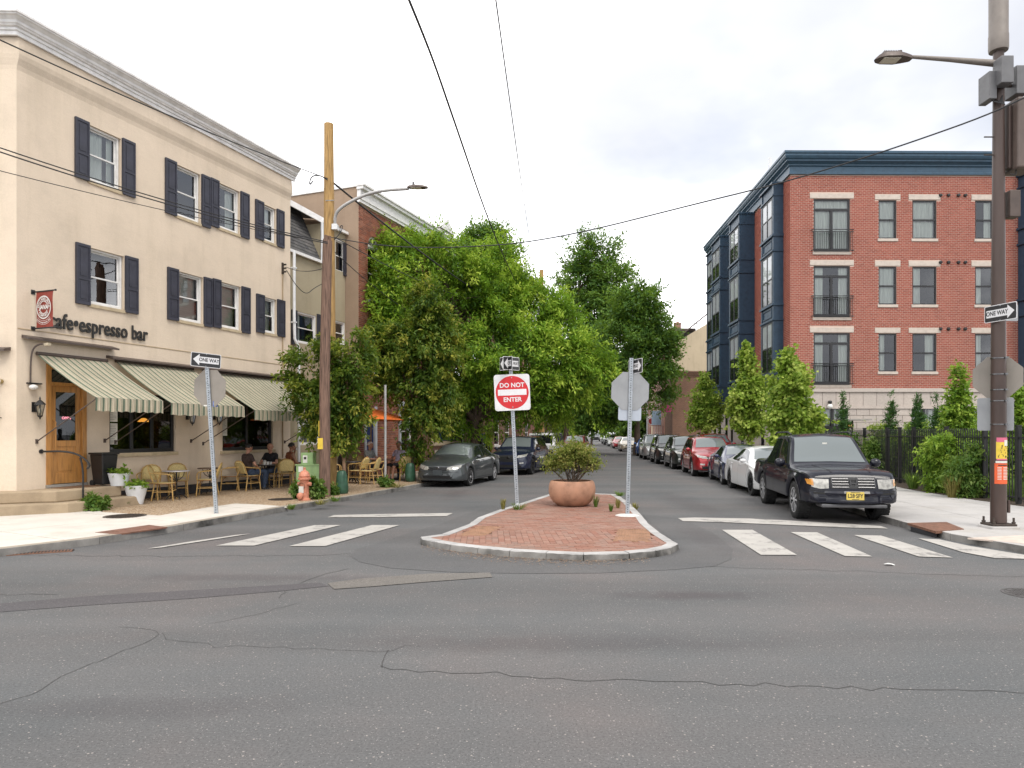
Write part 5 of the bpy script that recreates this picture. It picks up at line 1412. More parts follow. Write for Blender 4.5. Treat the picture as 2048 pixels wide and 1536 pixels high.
# ------------------------------------------------------------------ right apartment building
YB = 31.0
RF = Frame(557*YB/F, YB, 1.0, 0.012)
apt = RF.root("apartment_building", "four-storey red brick apartment building with navy bays and cornice", "building")
RW = 14.6; ZL = RF.xz(1700, 777)[1]; ZT = RF.xz(1700, 350)[1]
def rx(px): return RF.x(px)
def rz_(py, px=1700): return RF.xz(px, py)[1]
cols = [("door", 1627, 1700), ("win", 1757, 1793), ("win", 1824.5, 1873), ("win", 1950, 1987), ("win", 2060, 2097), ("win", 2125, 2172), ("door", 2240, 2310)]
rows = [(398, 504, 400, 477), (532, 635, 533, 609), (666, 770, 667, 743)]
curt = {(0,0): 'full', (0,1): 'full', (0,2): 'full', (0,3): 'right', (1,0): 'sides', (1,1): 'full', (1,2): 'left', (1,3): 'left', (2,0): 'sides', (2,1): 'left', (2,2): 'right', (2,3): 'left'}
RO = []
for ri, (dt, db, wt, wb) in enumerate(rows):
 for ci, (k, a, b) in enumerate(cols):
  RO.append((rx(a), rx(b), rz_(db if k == "door" else wb), rz_(dt if k == "door" else wt), k, ri, ci))
GO = [(rx(1636), rx(1695), 0.4, rz_(815)), (rx(1822), rx(1874), 1.2, rz_(815)), (rx(1930), rx(1962), 1.2, rz_(815)), (rx(2060), rx(2110), 1.2, rz_(815))]
mb = MB(); wall_open(mb, 0.0, RW, ZL, ZT, [o[:4] for o in RO], 0.0, 0.12)
side_x = 0.063
LB = 15.2        # length of the flank going down the street
def sp(y, o=0.0): return side_x*y - o     # local x of the flank at depth y
mb.add([(0,0,ZL), (sp(LB),LB,ZL), (sp(LB),LB,ZT), (0,0,ZT)], [(3,2,1,0)])
mb.build("wall", MORTAR_P, apt)
mb = MB()
brick_field(mb, apt, 0.0, RW, ZL+0.02, ZT, 0.0, [(o[0], o[1], o[2], o[3]) for o in RO] + [(rx(a)-0.18, rx(b)+0.18, z, z+0.25) for (a, b, z) in [(c[1], c[2], rz_(r[0] if c[0] == "door" else r[2])+0.02) for r in rows for c in cols]], 0.205, 0.081, 0.019, 0.014, 299, BRICK, lambda c: abs(c[0]-1.0)*1.0+abs(c[2]-10.5))
# flank bricks (local frame turned): courses on the street side
for r in range(int((ZT-ZL)/0.081)):
 za, zb = ZL+0.02+r*0.081+0.0085, ZL+0.02+(r+1)*0.081-0.0085
 off = 0.1 if r % 2 else 0.0
 for k in range(0, 45):
  a, b = max(0.0, k*0.205+off-0.1+0.006), k*0.205+off+0.1-0.006
  if a < 0.0 or b > 8.9 or b-a < 0.03: continue
  mb.add([(sp(a)-0.012, a, za), (sp(b)-0.012, b, za), (sp(b)-0.012, b, zb), (sp(a)-0.012, a, zb), (sp(a), a, za), (sp(b), b, za), (sp(b), b, zb), (sp(a), a, zb)], [(3,2,1,0), (1,5,4,0), (2,6,5,1), (3,7,6,2), (0,4,7,3)])
struct(mb.build("bricks", BRICK, apt), "stuff")
# lintels, sills
LINT = mat("lintel_stone", (0.50, 0.435, 0.38), 0.85, var=0.08)
def frame_bars(mb, x0, x1, z0, z1, fw, y0, y1):
 mb.box(x0, x0+fw, y0, y1, z0, z1).box(x1-fw, x1, y0, y1, z0, z1).box(x0+fw, x1-fw, y0, y1, z1-fw, z1).box(x0+fw, x1-fw, y0, y1, z0, z0+fw)
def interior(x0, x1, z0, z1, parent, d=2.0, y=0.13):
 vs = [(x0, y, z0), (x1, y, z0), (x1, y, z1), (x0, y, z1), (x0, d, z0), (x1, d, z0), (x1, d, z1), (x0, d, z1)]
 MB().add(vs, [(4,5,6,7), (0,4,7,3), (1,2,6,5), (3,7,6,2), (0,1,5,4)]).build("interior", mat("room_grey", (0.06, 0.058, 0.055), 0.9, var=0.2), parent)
for x0, x1, z0, z1, k, ri, ci in RO:
 MB().box(x0-0.17, x1+0.17, -0.03, 0.05, z1+0.025, z1+0.25).build("lintel", LINT, apt, bevel=0.008)
 MB().box(x0-0.05, x1+0.05, -0.05, 0.06, z0-0.13, z0-0.002).build("sill", LINT, apt, bevel=0.008)
 cu = curt.get((ri, ci), 'sides'); mb = MB()
 if k == "win":
  frame_bars(mb, x0, x1, z0, z1, 0.06, 0.03, 0.09); zm = z0+(z1-z0)*0.49
  mb.box(x0+0.06, x1-0.06, 0.025, 0.085, zm-0.035, zm+0.035)
  w = mb.build("window", BLACKF, apt)
  for a, b in ((z0+0.06, zm-0.035), (zm+0.035, z1-0.06)): MB().add([(x0+.06, .06, a), (x1-.06, .06, a), (x1-.06, .06, b), (x0+.06, .06, b)], [(0,1,2,3)]).build("pane", GLASS, w)
  if (ri, ci) == (0, 3): pass
 else:
  frame_bars(mb, x0, x1, z0, z1, 0.07, 0.03, 0.1); zm = z0+(z1-z0)*0.80; xm = (x0+x1)/2
  mb.box(x0+0.07, x1-0.07, 0.025, 0.095, zm-0.05, zm+0.05).box(xm-0.06, xm+0.05, 0.02, 0.09, z0+0.07, zm-0.05).box(x0+0.07, x1-0.07, 0.03, 0.09, z0+0.07, z0+0.16)
  w = mb.build("balcony_door", BLACKF, apt)
  for a, b, c, d in ((x0+.07, xm-.06, z0+.16, zm-.05), (xm+.05, x1-.07, z0+.16, zm-.05), (x0+.07, x1-.07, zm+.05, z1-.07)):
   MB().add([(a, .06, c), (b, .06, c), (b, .06, d), (a, .06, d)], [(0,1,2,3)]).build("pane", GLASS, w)
  # Juliet rail
  zr0, zr1 = z0+0.02, z0+(z1-z0)*0.41; mb = MB()
  for z in (zr0+0.03, zr1-0.1, zr1): mb.bar((x0-0.12, -0.12, z), (x1+0.12, -0.12, z), 0.03, 0.03)
  n = 18
  for i in range(n+1): mb.bar((x0-0.06+(x1-x0+0.12)*i/n, -0.12, zr0+0.03), (x0-0.06+(x1-x0+0.12)*i/n, -0.12, zr1-0.1), 0.014, 0.014)
  for x in (x0-0.1, x1+0.1): mb.bar((x, -0.12, zr1), (x, 0.0, zr1), 0.03).bar((x, -0.12, zr0+0.03), (x, 0.0, zr0+0.03), 0.03)
  mb.build("railing", BLACK, apt)
 interior(x0, x1, z0, z1, w)
 curtain_mb(x0+0.05, x1-0.05, z0+0.02, z1-0.03, 0.17, cu).build("curtain", CURTAIN, w, smooth=True)
# small round vents
for py, ys in ((391, 0), (525, 1), (658, 2)):
 for px in (1880, 1896, 1916, 1929.5):
  x, z = RF.xz(px, py)
  MB().lathe([(0.0, -0.10), (0.07, -0.08), (0.075, -0.05), (0.075, 0.0)], 12, (x, 0, z), 'y').build("vent", BLACK, apt)
# limestone base: panels with open joints
mb = MB(); wall_open(mb, 0.0, RW, 0.0, ZL, [o[:4] for o in GO], 0.0, 0.14)
mb.add([(0,0,0), (sp(LB),LB,0), (sp(LB),LB,ZL), (0,0,ZL)], [(3,2,1,0)])
mb.build("base_wall", mat("base_joint", (0.3, 0.25, 0.22), .9), apt)
MB().box(-0.09, RW, -0.10, 0.02, ZL-0.16, ZL+0.0).build("belt_course", LIME, apt)
MB().box(-0.07, RW, -0.075, 0.02, ZL-0.92, ZL-0.80).build("belt_course", LIME, apt)
def block(x0, x1, z0, z1, o=0.04):
 MB().box(x0, x1, -o, 0.0, z0, z1).build("stone_block", LIME, apt)
r = 0
def cutblocks(z0, z1, bl, off):
 k = math.floor(-off/bl)
 while k*bl+off < RW:
  segs = [(max(0, k*bl+off+0.009), min(RW, (k+1)*bl+off-0.009))]
  for o in GO:
   if z1 > o[2] and z0 < o[3]:
    ns_ = []
    for a, b in segs:
     if b <= o[0] or a >= o[1]: ns_.append((a, b))
     else:
      if a < o[0]: ns_.append((a, o[0]))
      if b > o[1]: ns_.append((o[1], b))
    segs = ns_
  for a, b in segs:
   if b-a > 0.05: block(a, b, z0, z1)
  k += 1
cutblocks(ZL-0.796, ZL-0.164, 0.62, 0.2)
z = ZL-0.924
while z > 0.2:
 cutblocks(z-0.296, z-0.012, 0.60, 0.3*(r % 2)); z -= 0.304; r += 1
# flank stone panels (street side) with tall dark slots
for rr in range(10):
 for k in range(18):
  a, b = 0.05+k*0.8+(0.4*(rr % 2)), 0.05+(k+1)*0.8+(0.4*(rr % 2))-0.01
  if b > LB: continue
  za, zb = 0.1+rr*0.372, 0.1+(rr+1)*0.372-0.008
  MB().add([(sp(a)-0.04, a, za), (sp(b)-0.04, b, za), (sp(b)-0.04, b, zb), (sp(a)-0.04, a, zb), (sp(a), a, za), (sp(b), b, za), (sp(b), b, zb), (sp(a), a, zb)], [(3,2,1,0), (1,5,4,0), (2,6,5,1), (3,7,6,2), (0,4,7,3)]).build("stone_block", LIME, apt)
for y in (1.4, 3.6, 5.9, 7.2, 9.4, 10.6, 12.2, 13.4):
 MB().add([(sp(y)-0.05, y, 0.6), (sp(y+.5)-0.05, y+0.5, 0.6), (sp(y+.5)-0.05, y+0.5, 3.0), (sp(y)-0.05, y, 3.0)], [(3,2,1,0)]).build("slot_window", CARGLASS, apt)
for o in GO:
 mb = MB(); frame_bars(mb, o[0], o[1], o[2], o[3], 0.08, 0.02, 0.1); xm = (o[0]+o[1])/2
 mb.box(xm-0.06, xm+0.06, 0.02, 0.1, o[2]+0.08, o[3]-0.08)
 if o[2] < 1: mb.box(o[0]+0.08, xm-0.06, 0.02, 0.1, 1.95, 2.15).box(xm+0.06, o[1]-0.08, 0.02, 0.1, 1.95, 2.15)
 w = mb.build("window", BLACKF, apt)
 MB().add([(o[0]+.08, .06, o[2]+.08), (o[1]-.08, .06, o[2]+.08), (o[1]-.08, .06, o[3]-.08), (o[0]+.08, .06, o[3]-.08)], [(0,1,2,3)]).build("pane", GLASS, w)
 interior(o[0], o[1], o[2], o[3], w); curtain_mb(o[0]+.08, o[1]-.08, o[2], o[3]-.05, 0.17, 'most').build("curtain", CURTAIN, w, smooth=True)
# navy cornice: profile run along front and flank with a mitred corner
zc1 = RF.xz(1568, 307)[1] - 0.02
hh = zc1-ZT
cpf = [(0.02, 0.0), (0.10, 0.0), (0.10, 0.10), (0.07, 0.12), (0.07, 0.36), (0.13, 0.40), (0.13, 0.46), (0.20, 0.52), (0.27, 0.57), (0.27, 0.63), (0.33, 0.68), (0.38, 0.78), (0.38, 0.86), (0.42, 0.90), (0.42, 1.0), (0.0, 1.0)]
mb = MB(); vs = []
for o, f in cpf:
 z = ZT+hh*f
 vs += [(RW, -o, z), (-o*1.03, -o, z), (sp(LB+0.3)-o, LB+0.3, z)]
n = len(cpf)
mb.add(vs, [(3*i+1, 3*i, 3*i+3, 3*i+4) for i in range(n-1)] + [(3*i+2, 3*i+1, 3*i+4, 3*i+5) for i in range(n-1)] + [tuple(3*i+2 for i in range(n))[::-1]])
mb.build("cornice", NAVY2, apt)
MB().add([(0,0,zc1-0.01), (RW,0,zc1-0.01), (RW,LB,zc1-0.01), (sp(LB),LB,zc1-0.01)], [(0,1,2,3)]).add([(sp(LB),LB,0), (RW,LB,0), (RW,LB,zc1), (sp(LB),LB,zc1)], [(3,2,1,0)]).build("roof", mat("roof_grey", (0.2, 0.2, 0.2), 0.9), apt)
# bays on the flank
def bay(y0, y1, o, z_lo, label=None):
 """projecting navy bay between depths y0..y1, o metres out from the flank"""
 mb = MB(); zt = ZT-0.02
 A = lambda y, oo, z: (sp(y)-oo, y, z)
 def slab(ya, yb, oo, za, zb, inset_=0.0, mbb=None):
  m_ = mbb or mb
  vs = [A(ya, oo, za), A(yb, oo, za), A(yb, 0, za), A(ya, 0, za), A(ya, oo, zb), A(yb, oo, zb), A(yb, 0, zb), A(ya, 0, zb)]
  m_.add(vs, [(0,1,2,3), (7,6,5,4), (0,4,5,1), (1,5,6,2), (2,6,7,3), (3,7,4,0)])
 fl = (zt-ZL)/3.0
 slab(y0+0.05, y1-0.05, o-0.06, z_lo, zt)
 # corner posts, ledges
 for ya, yb in ((y0, y0+0.16), (y1-0.16, y1)): slab(ya, yb, o-0.02, z_lo, zt-0.02)
 wins = []
 for f in range(3):
  zb = ZL + f*fl
  for z, h, e in ((zb+0.72, 0.10, 0.05), (zb+0.02, 0.08, 0.04), (zb-0.02+fl*0.0, 0.02, 0.0)): slab(y0-e, y1+e, o+e, z, z+h)
  wins.append((zb+0.84, zb+fl-0.04))
  # raised panel frame on the spandrel
  ya, yb, za, zz_ = y0+0.28, y1-0.28, zb+0.20, zb+0.64
  for p, q, r_, s_ in ((ya, yb, za, za+0.05), (ya, yb, zz_-0.05, zz_), (ya, ya+0.05, za+.05, zz_-.05), (yb-0.05, yb, za+.05, zz_-.05)): slab(p, q, o-0.02, r_, s_)
 for z, h, e in ((zt-0.62, 0.07, 0.03), (zt-0.06, 0.08, 0.06)): slab(y0-e, y1+e, o+e, z, z+h)
 b = mb.build("bay", NAVY, apt)
 for zb, ztop in wins:
  ztop = min(ztop, zt-0.66)
  mbw = MB()
  ya, yb = y0+0.2, y1-0.2; ym = (ya+yb)/2; zm = zb+(ztop-zb)*0.5
  for p, q, r_, s_ in ((ya, ya+.05, zb, ztop), (yb-.05, yb, zb, ztop), (ym-.04, ym+.04, zb, ztop), (ya+.05, ym-.04, zb, zb+.05), (ym+.04, yb-.05, zb, zb+.05), (ya+.05, ym-.04, ztop-.05, ztop), (ym+.04, yb-.05, ztop-.05, ztop), (ya+.05, ym-.04, zm-.03, zm+.03), (ym+.04, yb-.05, zm-.03, zm+.03)):
   slab(p, q, o-0.015, r_, s_, 0, mbw)
  w = mbw.build("window", BLACKF, b)
  for za_, zb_, m_ in ((zb, zm, CARGLASS), (zm, ztop, PALEPANE)): MB().add([A(ya, o-0.035, za_), A(yb, o-0.035, za_), A(yb, o-0.035, zb_), A(ya, o-0.035, zb_)], [(3,2,1,0)]).build("pane", m_, w)
  # narrow pane and panel frame on the near end of the bay
  if o > 0.7:
   xa, xb = o*0.25, o*0.52
   MB().add([A(y0+0.03, xb, zb), A(y0+0.03, xa, zb), A(y0+0.03, xa, ztop), A(y0+0.03, xb, ztop)], [(0,1,2,3)]).build("side_pane", CARGLASS, b)
bz_lo = ZL-0.35
bay(0.9, 2.75, 0.50, bz_lo); bay(5.3, 7.3, 0.86, bz_lo); bay(9.55, 11.6, 0.80, bz_lo); bay(12.3, 14.2, 0.5, bz_lo)
# navy bay at the right edge of the frame
x0 = rx(2034); mb = MB(); fl = (ZT-ZL)/3
mb.box(x0+0.04, x0+3.2, -0.8, 0.0, ZL-0.35, ZT-0.05)
for f in range(3):
 zb = ZL+f*fl
 for z, h, e in ((zb+0.72, 0.10, 0.05), (zb+0.02, 0.08, 0.04)): mb.box(x0-e, x0+3.2+e, -0.85-e, 0.0, z, z+h)
for z, h, e in ((ZT-0.64, 0.07, 0.03), (ZT-0.10, 0.08, 0.06)): mb.box(x0-e, x0+3.2+e, -0.85-e, 0.0, z, z+h)
mb.build("bay", NAVY, apt)
MB().tube([(rx(1592), 3, zc1-0.1), (rx(1592), 3, zc1+1.05)], 0.07, 10).build("roof_pipe", PIPE_W, apt)
# globe wall lamp by the entrance
x, z = RF.xz(1660, 812, 0.2)
t = thing("globe_lamp", "white globe lamp on black arm over the apartment entrance", "lamp", (*RF.w(x), z), RF.rz)
MB().sphere((0, -0.2, -0.02), 0.12, 14, 10).build("globe", GLOBE, t, smooth=True)
MB().lathe([(0.0, 0.25), (0.07, 0.24), (0.09, 0.17), (0.06, 0.1)], 12, (0, -0.2, 0)).tube([(0, 0, 0.2), (0, -0.2, 0.2)], 0.025, 8).build("bracket", BLACK, t)
x, z = RF.xz(1698, 850, 1.0)
t = thing("porch_lantern", "small lit lantern under a flat canopy behind the fence", "lantern", (*RF.w(x, 1.0), 0), RF.rz)
MB().box(-0.45, 0.75, -0.5, 0.5, z+0.2, z+0.26).build("canopy", mat("canopy_grey", (0.3, 0.28, 0.26), 0.7), t)
MB().box(-0.2, 0.12, -0.15, 0.15, z-0.15, z+0.14).build("case", mat("lantern_brown", (0.06, 0.035, 0.02), 0.6), t)
MB().box(-0.12, 0.04, -0.16, -0.151, z-0.05, z+0.02).build("glow", mglow, t)
MB().tube([(0.3, 0.3, 0), (0.3, 0.3, z+0.2)], 0.04, 8).build("post", BLACK, t)
# ---------------- far buildings on the right
GH = Frame(*[v for v in ((1324-CX)*64/F, 64.0)], 1.0, 0.03)
gh = GH.root("gable_house", "tan stucco gable-end house with chimney beyond the navy bays", "house")
def gx(px): return GH.x(px)
def gz(py): return zat(py, 64.0)
mb = MB()
mb.add([(gx(1338),0,0), (gx(1500),0,0), (gx(1500),0,gz(560)), (gx(1424),0,gz(641)), (gx(1350),0,gz(686)), (gx(1338),0,gz(692))], [(0,1,2,3,4,5)])
mb.add([(gx(1338),0,0), (gx(1338),0,gz(692)), (gx(1338)+1.6,14,gz(692)), (gx(1338)+1.6,14,0)], [(0,1,2,3)])
mb.build("wall", STUCCO_T, gh)
MB().add([(gx(1335),-.15,gz(690)), (gx(1500),-.15,gz(556)), (gx(1500)+1.5,14,gz(556)), (gx(1335)+1.5,14,gz(690))], [(0,1,2,3)]).add([(gx(1335),-.15,gz(690)-.15), (gx(1335),-.15,gz(690)), (gx(1500),-.15,gz(556)), (gx(1500),-.15,gz(556)-.15)], [(0,3,2,1)]).build("roof", mat("roof_brown", (0.1, 0.075, 0.065), 0.85), gh)
d_ = MB().box(gx(1346), gx(1392), 0.6, 3.2, gz(690), gz(660)).build("dormer", SLATE, gh)
MB().box(gx(1341), gx(1394), 0.4, 3.4, gz(660), gz(655)).build("dormer_roof", mat("roof_brown", (0.1, 0.075, 0.065), 0.85), d_)
mb = MB(); c_ = mb.box(gx(1369), gx(1380), 3.0, 3.6, gz(700), gz(637)).box(gx(1368), gx(1381), 2.95, 3.65, gz(637), gz(635)).box(gx(1372), gx(1376), 3.1, 3.4, gz(635), gz(632)).build("chimney", FB_PINK, gh)
t = thing("roof_antenna", "thin television antenna on the tan gable roof", "antenna", (GH.w(gx(1399))[0], 65.0, 0))
mb = MB().tube([(0,0,gz(668)), (0,0,gz(641))], 0.03, 5)
mb.tube([(-0.75,0,gz(643)), (0.6,0,gz(643.5))], 0.02, 4)
for k in range(5): mb.tube([(-0.6+0.26*k,-0.35,gz(643)), (-0.6+0.26*k,0.35,gz(643))], 0.012, 4)
mb.build("mast", mat("antenna_metal", (0.2, 0.2, 0.2), 0.5, metal=0.5), t)
# low dark brick wing in front of the gable house
BW = Frame((1345-CX)*58/F, 58.0, 1.0, 0.03)
bw = BW.root("brick_annex", "low brown brick annex with corbelled top below the tan gable", "building")
x0, x1 = BW.x(1345), BW.x(1480); zt = zat(745, 58)
MB().box(x0, x1, 0, 2.5, 0, zt).build("wall", FB_BROWN, bw)
mb = MB()
for k in range(3): mb.box(x0-0.05*(k+1), x1, -0.05*(k+1), 0.0, zt-0.35+k*0.12, zt-0.24+k*0.12)
mb.box(x0-0.2, x1, -0.2, 2.5, zt+0.01, zt+0.12); mb.build("corbel", FB_BROWN, bw)
# pink brick houses beyond, facing the street
specs = [(64.5, 13.4, gz(692)-.1, FB_PINK, "pink brick rowhouse beyond the tan gable with white window frames"), (78.2, 8.0, 8.6, FB_RED, "red brick rowhouse with dark red door past the round red sign"), (86.4, 9.0, 8.8, FB_PINK, "pinkish rowhouse far down the right side, partly behind trees"), (96, 14.0, 8.0, FB_BROWN, "brown brick rowhouse at the far end of the right side")]
for i, (y, L_, H_, m, lab) in enumerate(specs):
 # facade on the left side of the block: runs towards the camera so that outside faces the street
 xw = gx(1338)+GH.o[0]-.40+.114*(y+L_-64)
 fr = Frame(xw, y+L_, -0.114, -0.9935)
 plain_house(fr, L_, H_, "rowhouse", lab, m, 30+i, doorcol=(0.2, 0.02, 0.02), depth=9.0 if i else 0.35)
# cream wall / gate far right and blue shop board
t = thing("cream_garage", "small cream garage wall between far trees on the right", "garage", (15.0, 88, 0))
MB().box(0, 3.5, 0, 4, 0, 3.3).build("wall", mat("cream_far", (0.55, 0.52, 0.38), 0.9), t)
MB().box(0.6, 2.9, -0.05, -0.002, 0.1, 2.4).build("door", mat("cream_door", (0.45, 0.43, 0.34), 0.8), t)
def far_xy(px, Y): return ((px-CX)*Y/F, Y)
x, y = far_xy(1313, 66)
t = thing("shop_board", "tall pale blue board on the pink brick house", "sign board", (x, y, 0))
MB().box(-0.45, 0.45, 0, 0.12, zat(850, 66), zat(822, 66)).build("board", mat("board_blue", (0.3, 0.42, 0.55), 0.6), t)
MB().box(-0.5, 0.5, 0.02, 0.14, zat(851, 66)-0.05, zat(851, 66)).build("ledge", BLACK, t)
x, y = far_xy(1333, 57)
t = thing("pink_banner", "magenta banner hanging over the far right pavement", "banner", (x, y, 0))
MB().box(-0.45, 0.45, 0, 0.03, zat(824, 57), zat(810, 57)).build("cloth", mat("banner_magenta", (0.55, 0.06, 0.2), 0.7), t)
MB().tube([(-0.5, 0.02, zat(809.5, 57)), (0.5, 0.02, zat(809.5, 57))], 0.025, 6).build("rod", BLACK, t)
# round red sign on a white pole
x, y = far_xy(1294.5, 68)
t = thing("round_sign", "oval red sign with pale rim on a tall white pole far down the street", "sign", (x, y, PAV))
MB().tube([(0, 0, 0), (0, 0, zat(800, 68))], 0.07, 8).build("pole", PIPE_W, t, smooth=True)
s_ = MB().lathe([(0, -0.06), (0.36, -0.06), (0.36, 0.0), (0, 0.0)], 24, (0.38, -0.1, zat(845, 68)), 'y').build("plate", SIGN_W, t); s_.scale.z = 1.0
MB().lathe([(0, -0.075), (0.29, -0.075), (0.29, -0.06)], 24, (0.38, -0.1, zat(845, 68)), 'y').build("face", mat("sign_dullred", (0.42, 0.05, 0.045), 0.6), t)
# ------------------------------------------------------------------ vegetation
def leaf_mesh(name, lobes, n, size, aspect, m, seed, clump=38, spread=0.35, shell=0.55, droop=0.25, lump=0.22, fold=0.18, outward=0.7, up=0.8):
 """leaf-sized faces in clumps spread through ellipsoid lobes (cx,cy,cz,rx,ry,rz)"""
 rg = np.random.default_rng(seed)
 L_ = np.array(lobes, float); nc = max(1, n//clump)
 wgt = (L_[:,3]*L_[:,5]+L_[:,3]*L_[:,4]+L_[:,4]*L_[:,5]); wgt = wgt/wgt.sum()
 li = rg.choice(len(L_), nc, p=wgt)
 d = rg.normal(size=(nc,3)); d /= np.linalg.norm(d, axis=1, keepdims=True)
 ph = rg.uniform(0, 6.28, (4,));
 wob = np.sin(d[:,0]*5.1+ph[0]+li)+np.sin(d[:,1]*4.3+ph[1]+li*2)+np.sin(d[:,2]*5.7+ph[2]+li*3)
 r = (shell+(1-shell)*rg.random(nc)**0.6)*(1+lump*wob/2.2)
 c = L_[li,:3] + d*L_[li,3:6]*r[:,None]
 # outward direction per clump mixes lobe direction and crown direction
 cen = (L_[:,:3]*wgt[:,None]).sum(0)
 o = c-cen; o /= np.linalg.norm(o, axis=1, keepdims=True)+1e-6
 o = d*0.6+o*0.6; o /= np.linalg.norm(o, axis=1, keepdims=True)+1e-6
 tint_c = rg.normal(0.45, 0.2, nc) + 0.08*wob
 N_ = nc*clump
 ci = np.repeat(np.arange(nc), clump)
 t = rg.random(N_)
 sp = spread*(0.6+0.8*rg.random(nc))[ci]
 axis = o[ci]*outward + rg.normal(size=(nc,3))[ci]*0.45; axis /= np.linalg.norm(axis, axis=1, keepdims=True)
 off = axis*(t-0.4)[:,None]*sp[:,None]*2.0 + rg.normal(size=(N_,3))*sp[:,None]*(0.42-0.25*t[:,None])
 off[:,2] -= droop*sp*t*t
 pos = c[ci]+off
 ld = axis*0.7+rg.normal(size=(N_,3))*0.6; ld[:,2] -= droop; ld /= np.linalg.norm(ld, axis=1, keepdims=True)
 nm = rg.normal(size=(N_,3))*0.55; nm[:,2] += up; nm += o[ci]*0.35
 sd = np.cross(ld, nm); sd /= np.linalg.norm(sd, axis=1, keepdims=True)+1e-6
 nn = np.cross(sd, ld)
 s = size*(0.65+0.7*rg.random(N_)); w = s*aspect*0.5
 V = np.empty((N_,4,3))
 V[:,0] = pos; mid = pos+ld*(s*0.45)[:,None]+nn*(fold*w)[:,None]
 V[:,1] = mid+sd*w[:,None]; V[:,2] = pos+ld*s[:,None]-nn*(0.1*s)[:,None]; V[:,3] = mid-sd*w[:,None]
 me = bpy.data.meshes.new(name)
 me.vertices.add(N_*4); me.vertices.foreach_set("co", V.reshape(-1))
 me.loops.add(N_*4); me.loops.foreach_set("vertex_index", np.arange(N_*4, dtype=np.int32))
 me.polygons.add(N_); me.polygons.foreach_set("loop_start", np.arange(0, N_*4, 4, dtype=np.int32))
 try: me.polygons.foreach_set("loop_total", np.full(N_, 4, dtype=np.int32))
 except Exception: pass
 a = me.attributes.new("tint", 'FLOAT', 'FACE')
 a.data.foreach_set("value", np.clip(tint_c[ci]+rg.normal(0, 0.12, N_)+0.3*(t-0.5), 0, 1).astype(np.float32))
 me.materials.append(m); me.update(calc_edges=True); me.validate()
 return me
def plobes(Y, specs, base):
 """lobes given as photograph pixels at depth Y -> metres relative to the base"""
 res = []
 for q in specs:
  px, py, rx_, ry_ = q[:4]; dy = q[4] if len(q) > 4 else 0.0
  yy = Y+dy; k = yy/F
  rxm, rzm = rx_*k, ry_*k
  res.append(((px-CX)*k-base[0], yy-base[1], EYE+(HOR-py)*k-base[2], rxm, (rxm+rzm)*0.48, rzm))
 return res
def trunk_mb(h, r, lobes, seed, lean=(0, 0), limbs=None, r_top=0.45):
 rg = random.Random(seed); mb = MB(); pts = []
 for i in range(7):
  f = i/6; pts.append((lean[0]*f+rg.uniform(-.02, .02)*h*0.3, lean[1]*f+rg.uniform(-.02, .02)*h*0.3, h*f-0.05))
 rr = [r*(1.35 if i == 0 else 1.0)*(1-(1-r_top)*i/6) for i in range(7)]
 mb.tube(pts, rr, 12)
 top = Vector(pts[-1])
 for k, lo in enumerate(lobes[:limbs] if limbs else lobes):
  e = Vector(lo[:3]); st = Vector(pts[rg.choice([3, 4, 5, 6])]) if k else top
  if e.z < st.z: st = Vector(pts[3])
  mid = st.lerp(e, 0.5)+Vector((rg.uniform(-.2, .2), rg.uniform(-.2, .2), 0.12*(e-st).length))
  line = smooth_line([tuple(st), tuple(mid), tuple(e)], 2)
  r0 = r*0.5; n = len(line)
  mb.tube(line, [max(0.008, r0*(1-0.85*i/(n-1))) for i in range(n)], 7)
  for q in range(4):   # twigs
   a = Vector(line[int(n*(0.45+0.13*q)) if int(n*(0.45+0.13*q)) < n else -1])
   dv = Vector((rg.gauss(0, 1), rg.gauss(0, 1), rg.gauss(0.4, .6))).normalized()*max(lo[3], lo[5])*0.9
   mb.tube([tuple(a), tuple(a+dv*0.5+Vector((0, 0, 0.05))), tuple(a+dv)], [max(.006, r0*0.28), max(.005, r0*0.17), 0.004], 5)
 return mb
def tree(name, label, cat, base, Y, specs, n, size, aspect, m, seed, h, r, bk, group=None, lean=(0, 0), limbs=None, **kw):
 t = thing(name, label, cat, base, 0, group)
 lo = plobes(Y, specs, base)
 trunk_mb(h, r, lo, seed, lean, limbs).build("trunk", bk, t, smooth=60)
 place("crown", leaf_mesh("crown", lo, n, size, aspect, m, seed, **kw), t)
 return t
b = gp(688, 986, PAV)
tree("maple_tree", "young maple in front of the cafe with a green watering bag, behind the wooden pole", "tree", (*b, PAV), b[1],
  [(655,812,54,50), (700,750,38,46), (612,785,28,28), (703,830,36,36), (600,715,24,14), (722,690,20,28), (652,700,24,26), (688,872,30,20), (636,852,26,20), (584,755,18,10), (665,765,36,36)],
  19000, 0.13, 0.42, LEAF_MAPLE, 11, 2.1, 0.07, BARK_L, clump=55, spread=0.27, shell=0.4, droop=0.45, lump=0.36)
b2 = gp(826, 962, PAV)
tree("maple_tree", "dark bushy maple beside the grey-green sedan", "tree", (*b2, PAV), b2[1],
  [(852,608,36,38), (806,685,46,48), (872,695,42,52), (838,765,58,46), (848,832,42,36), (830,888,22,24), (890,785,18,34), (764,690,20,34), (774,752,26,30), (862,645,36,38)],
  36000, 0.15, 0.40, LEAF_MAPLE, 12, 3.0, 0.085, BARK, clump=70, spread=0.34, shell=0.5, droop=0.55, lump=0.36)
b3 = ((950-CX)*33/F, 33.0, PAV)
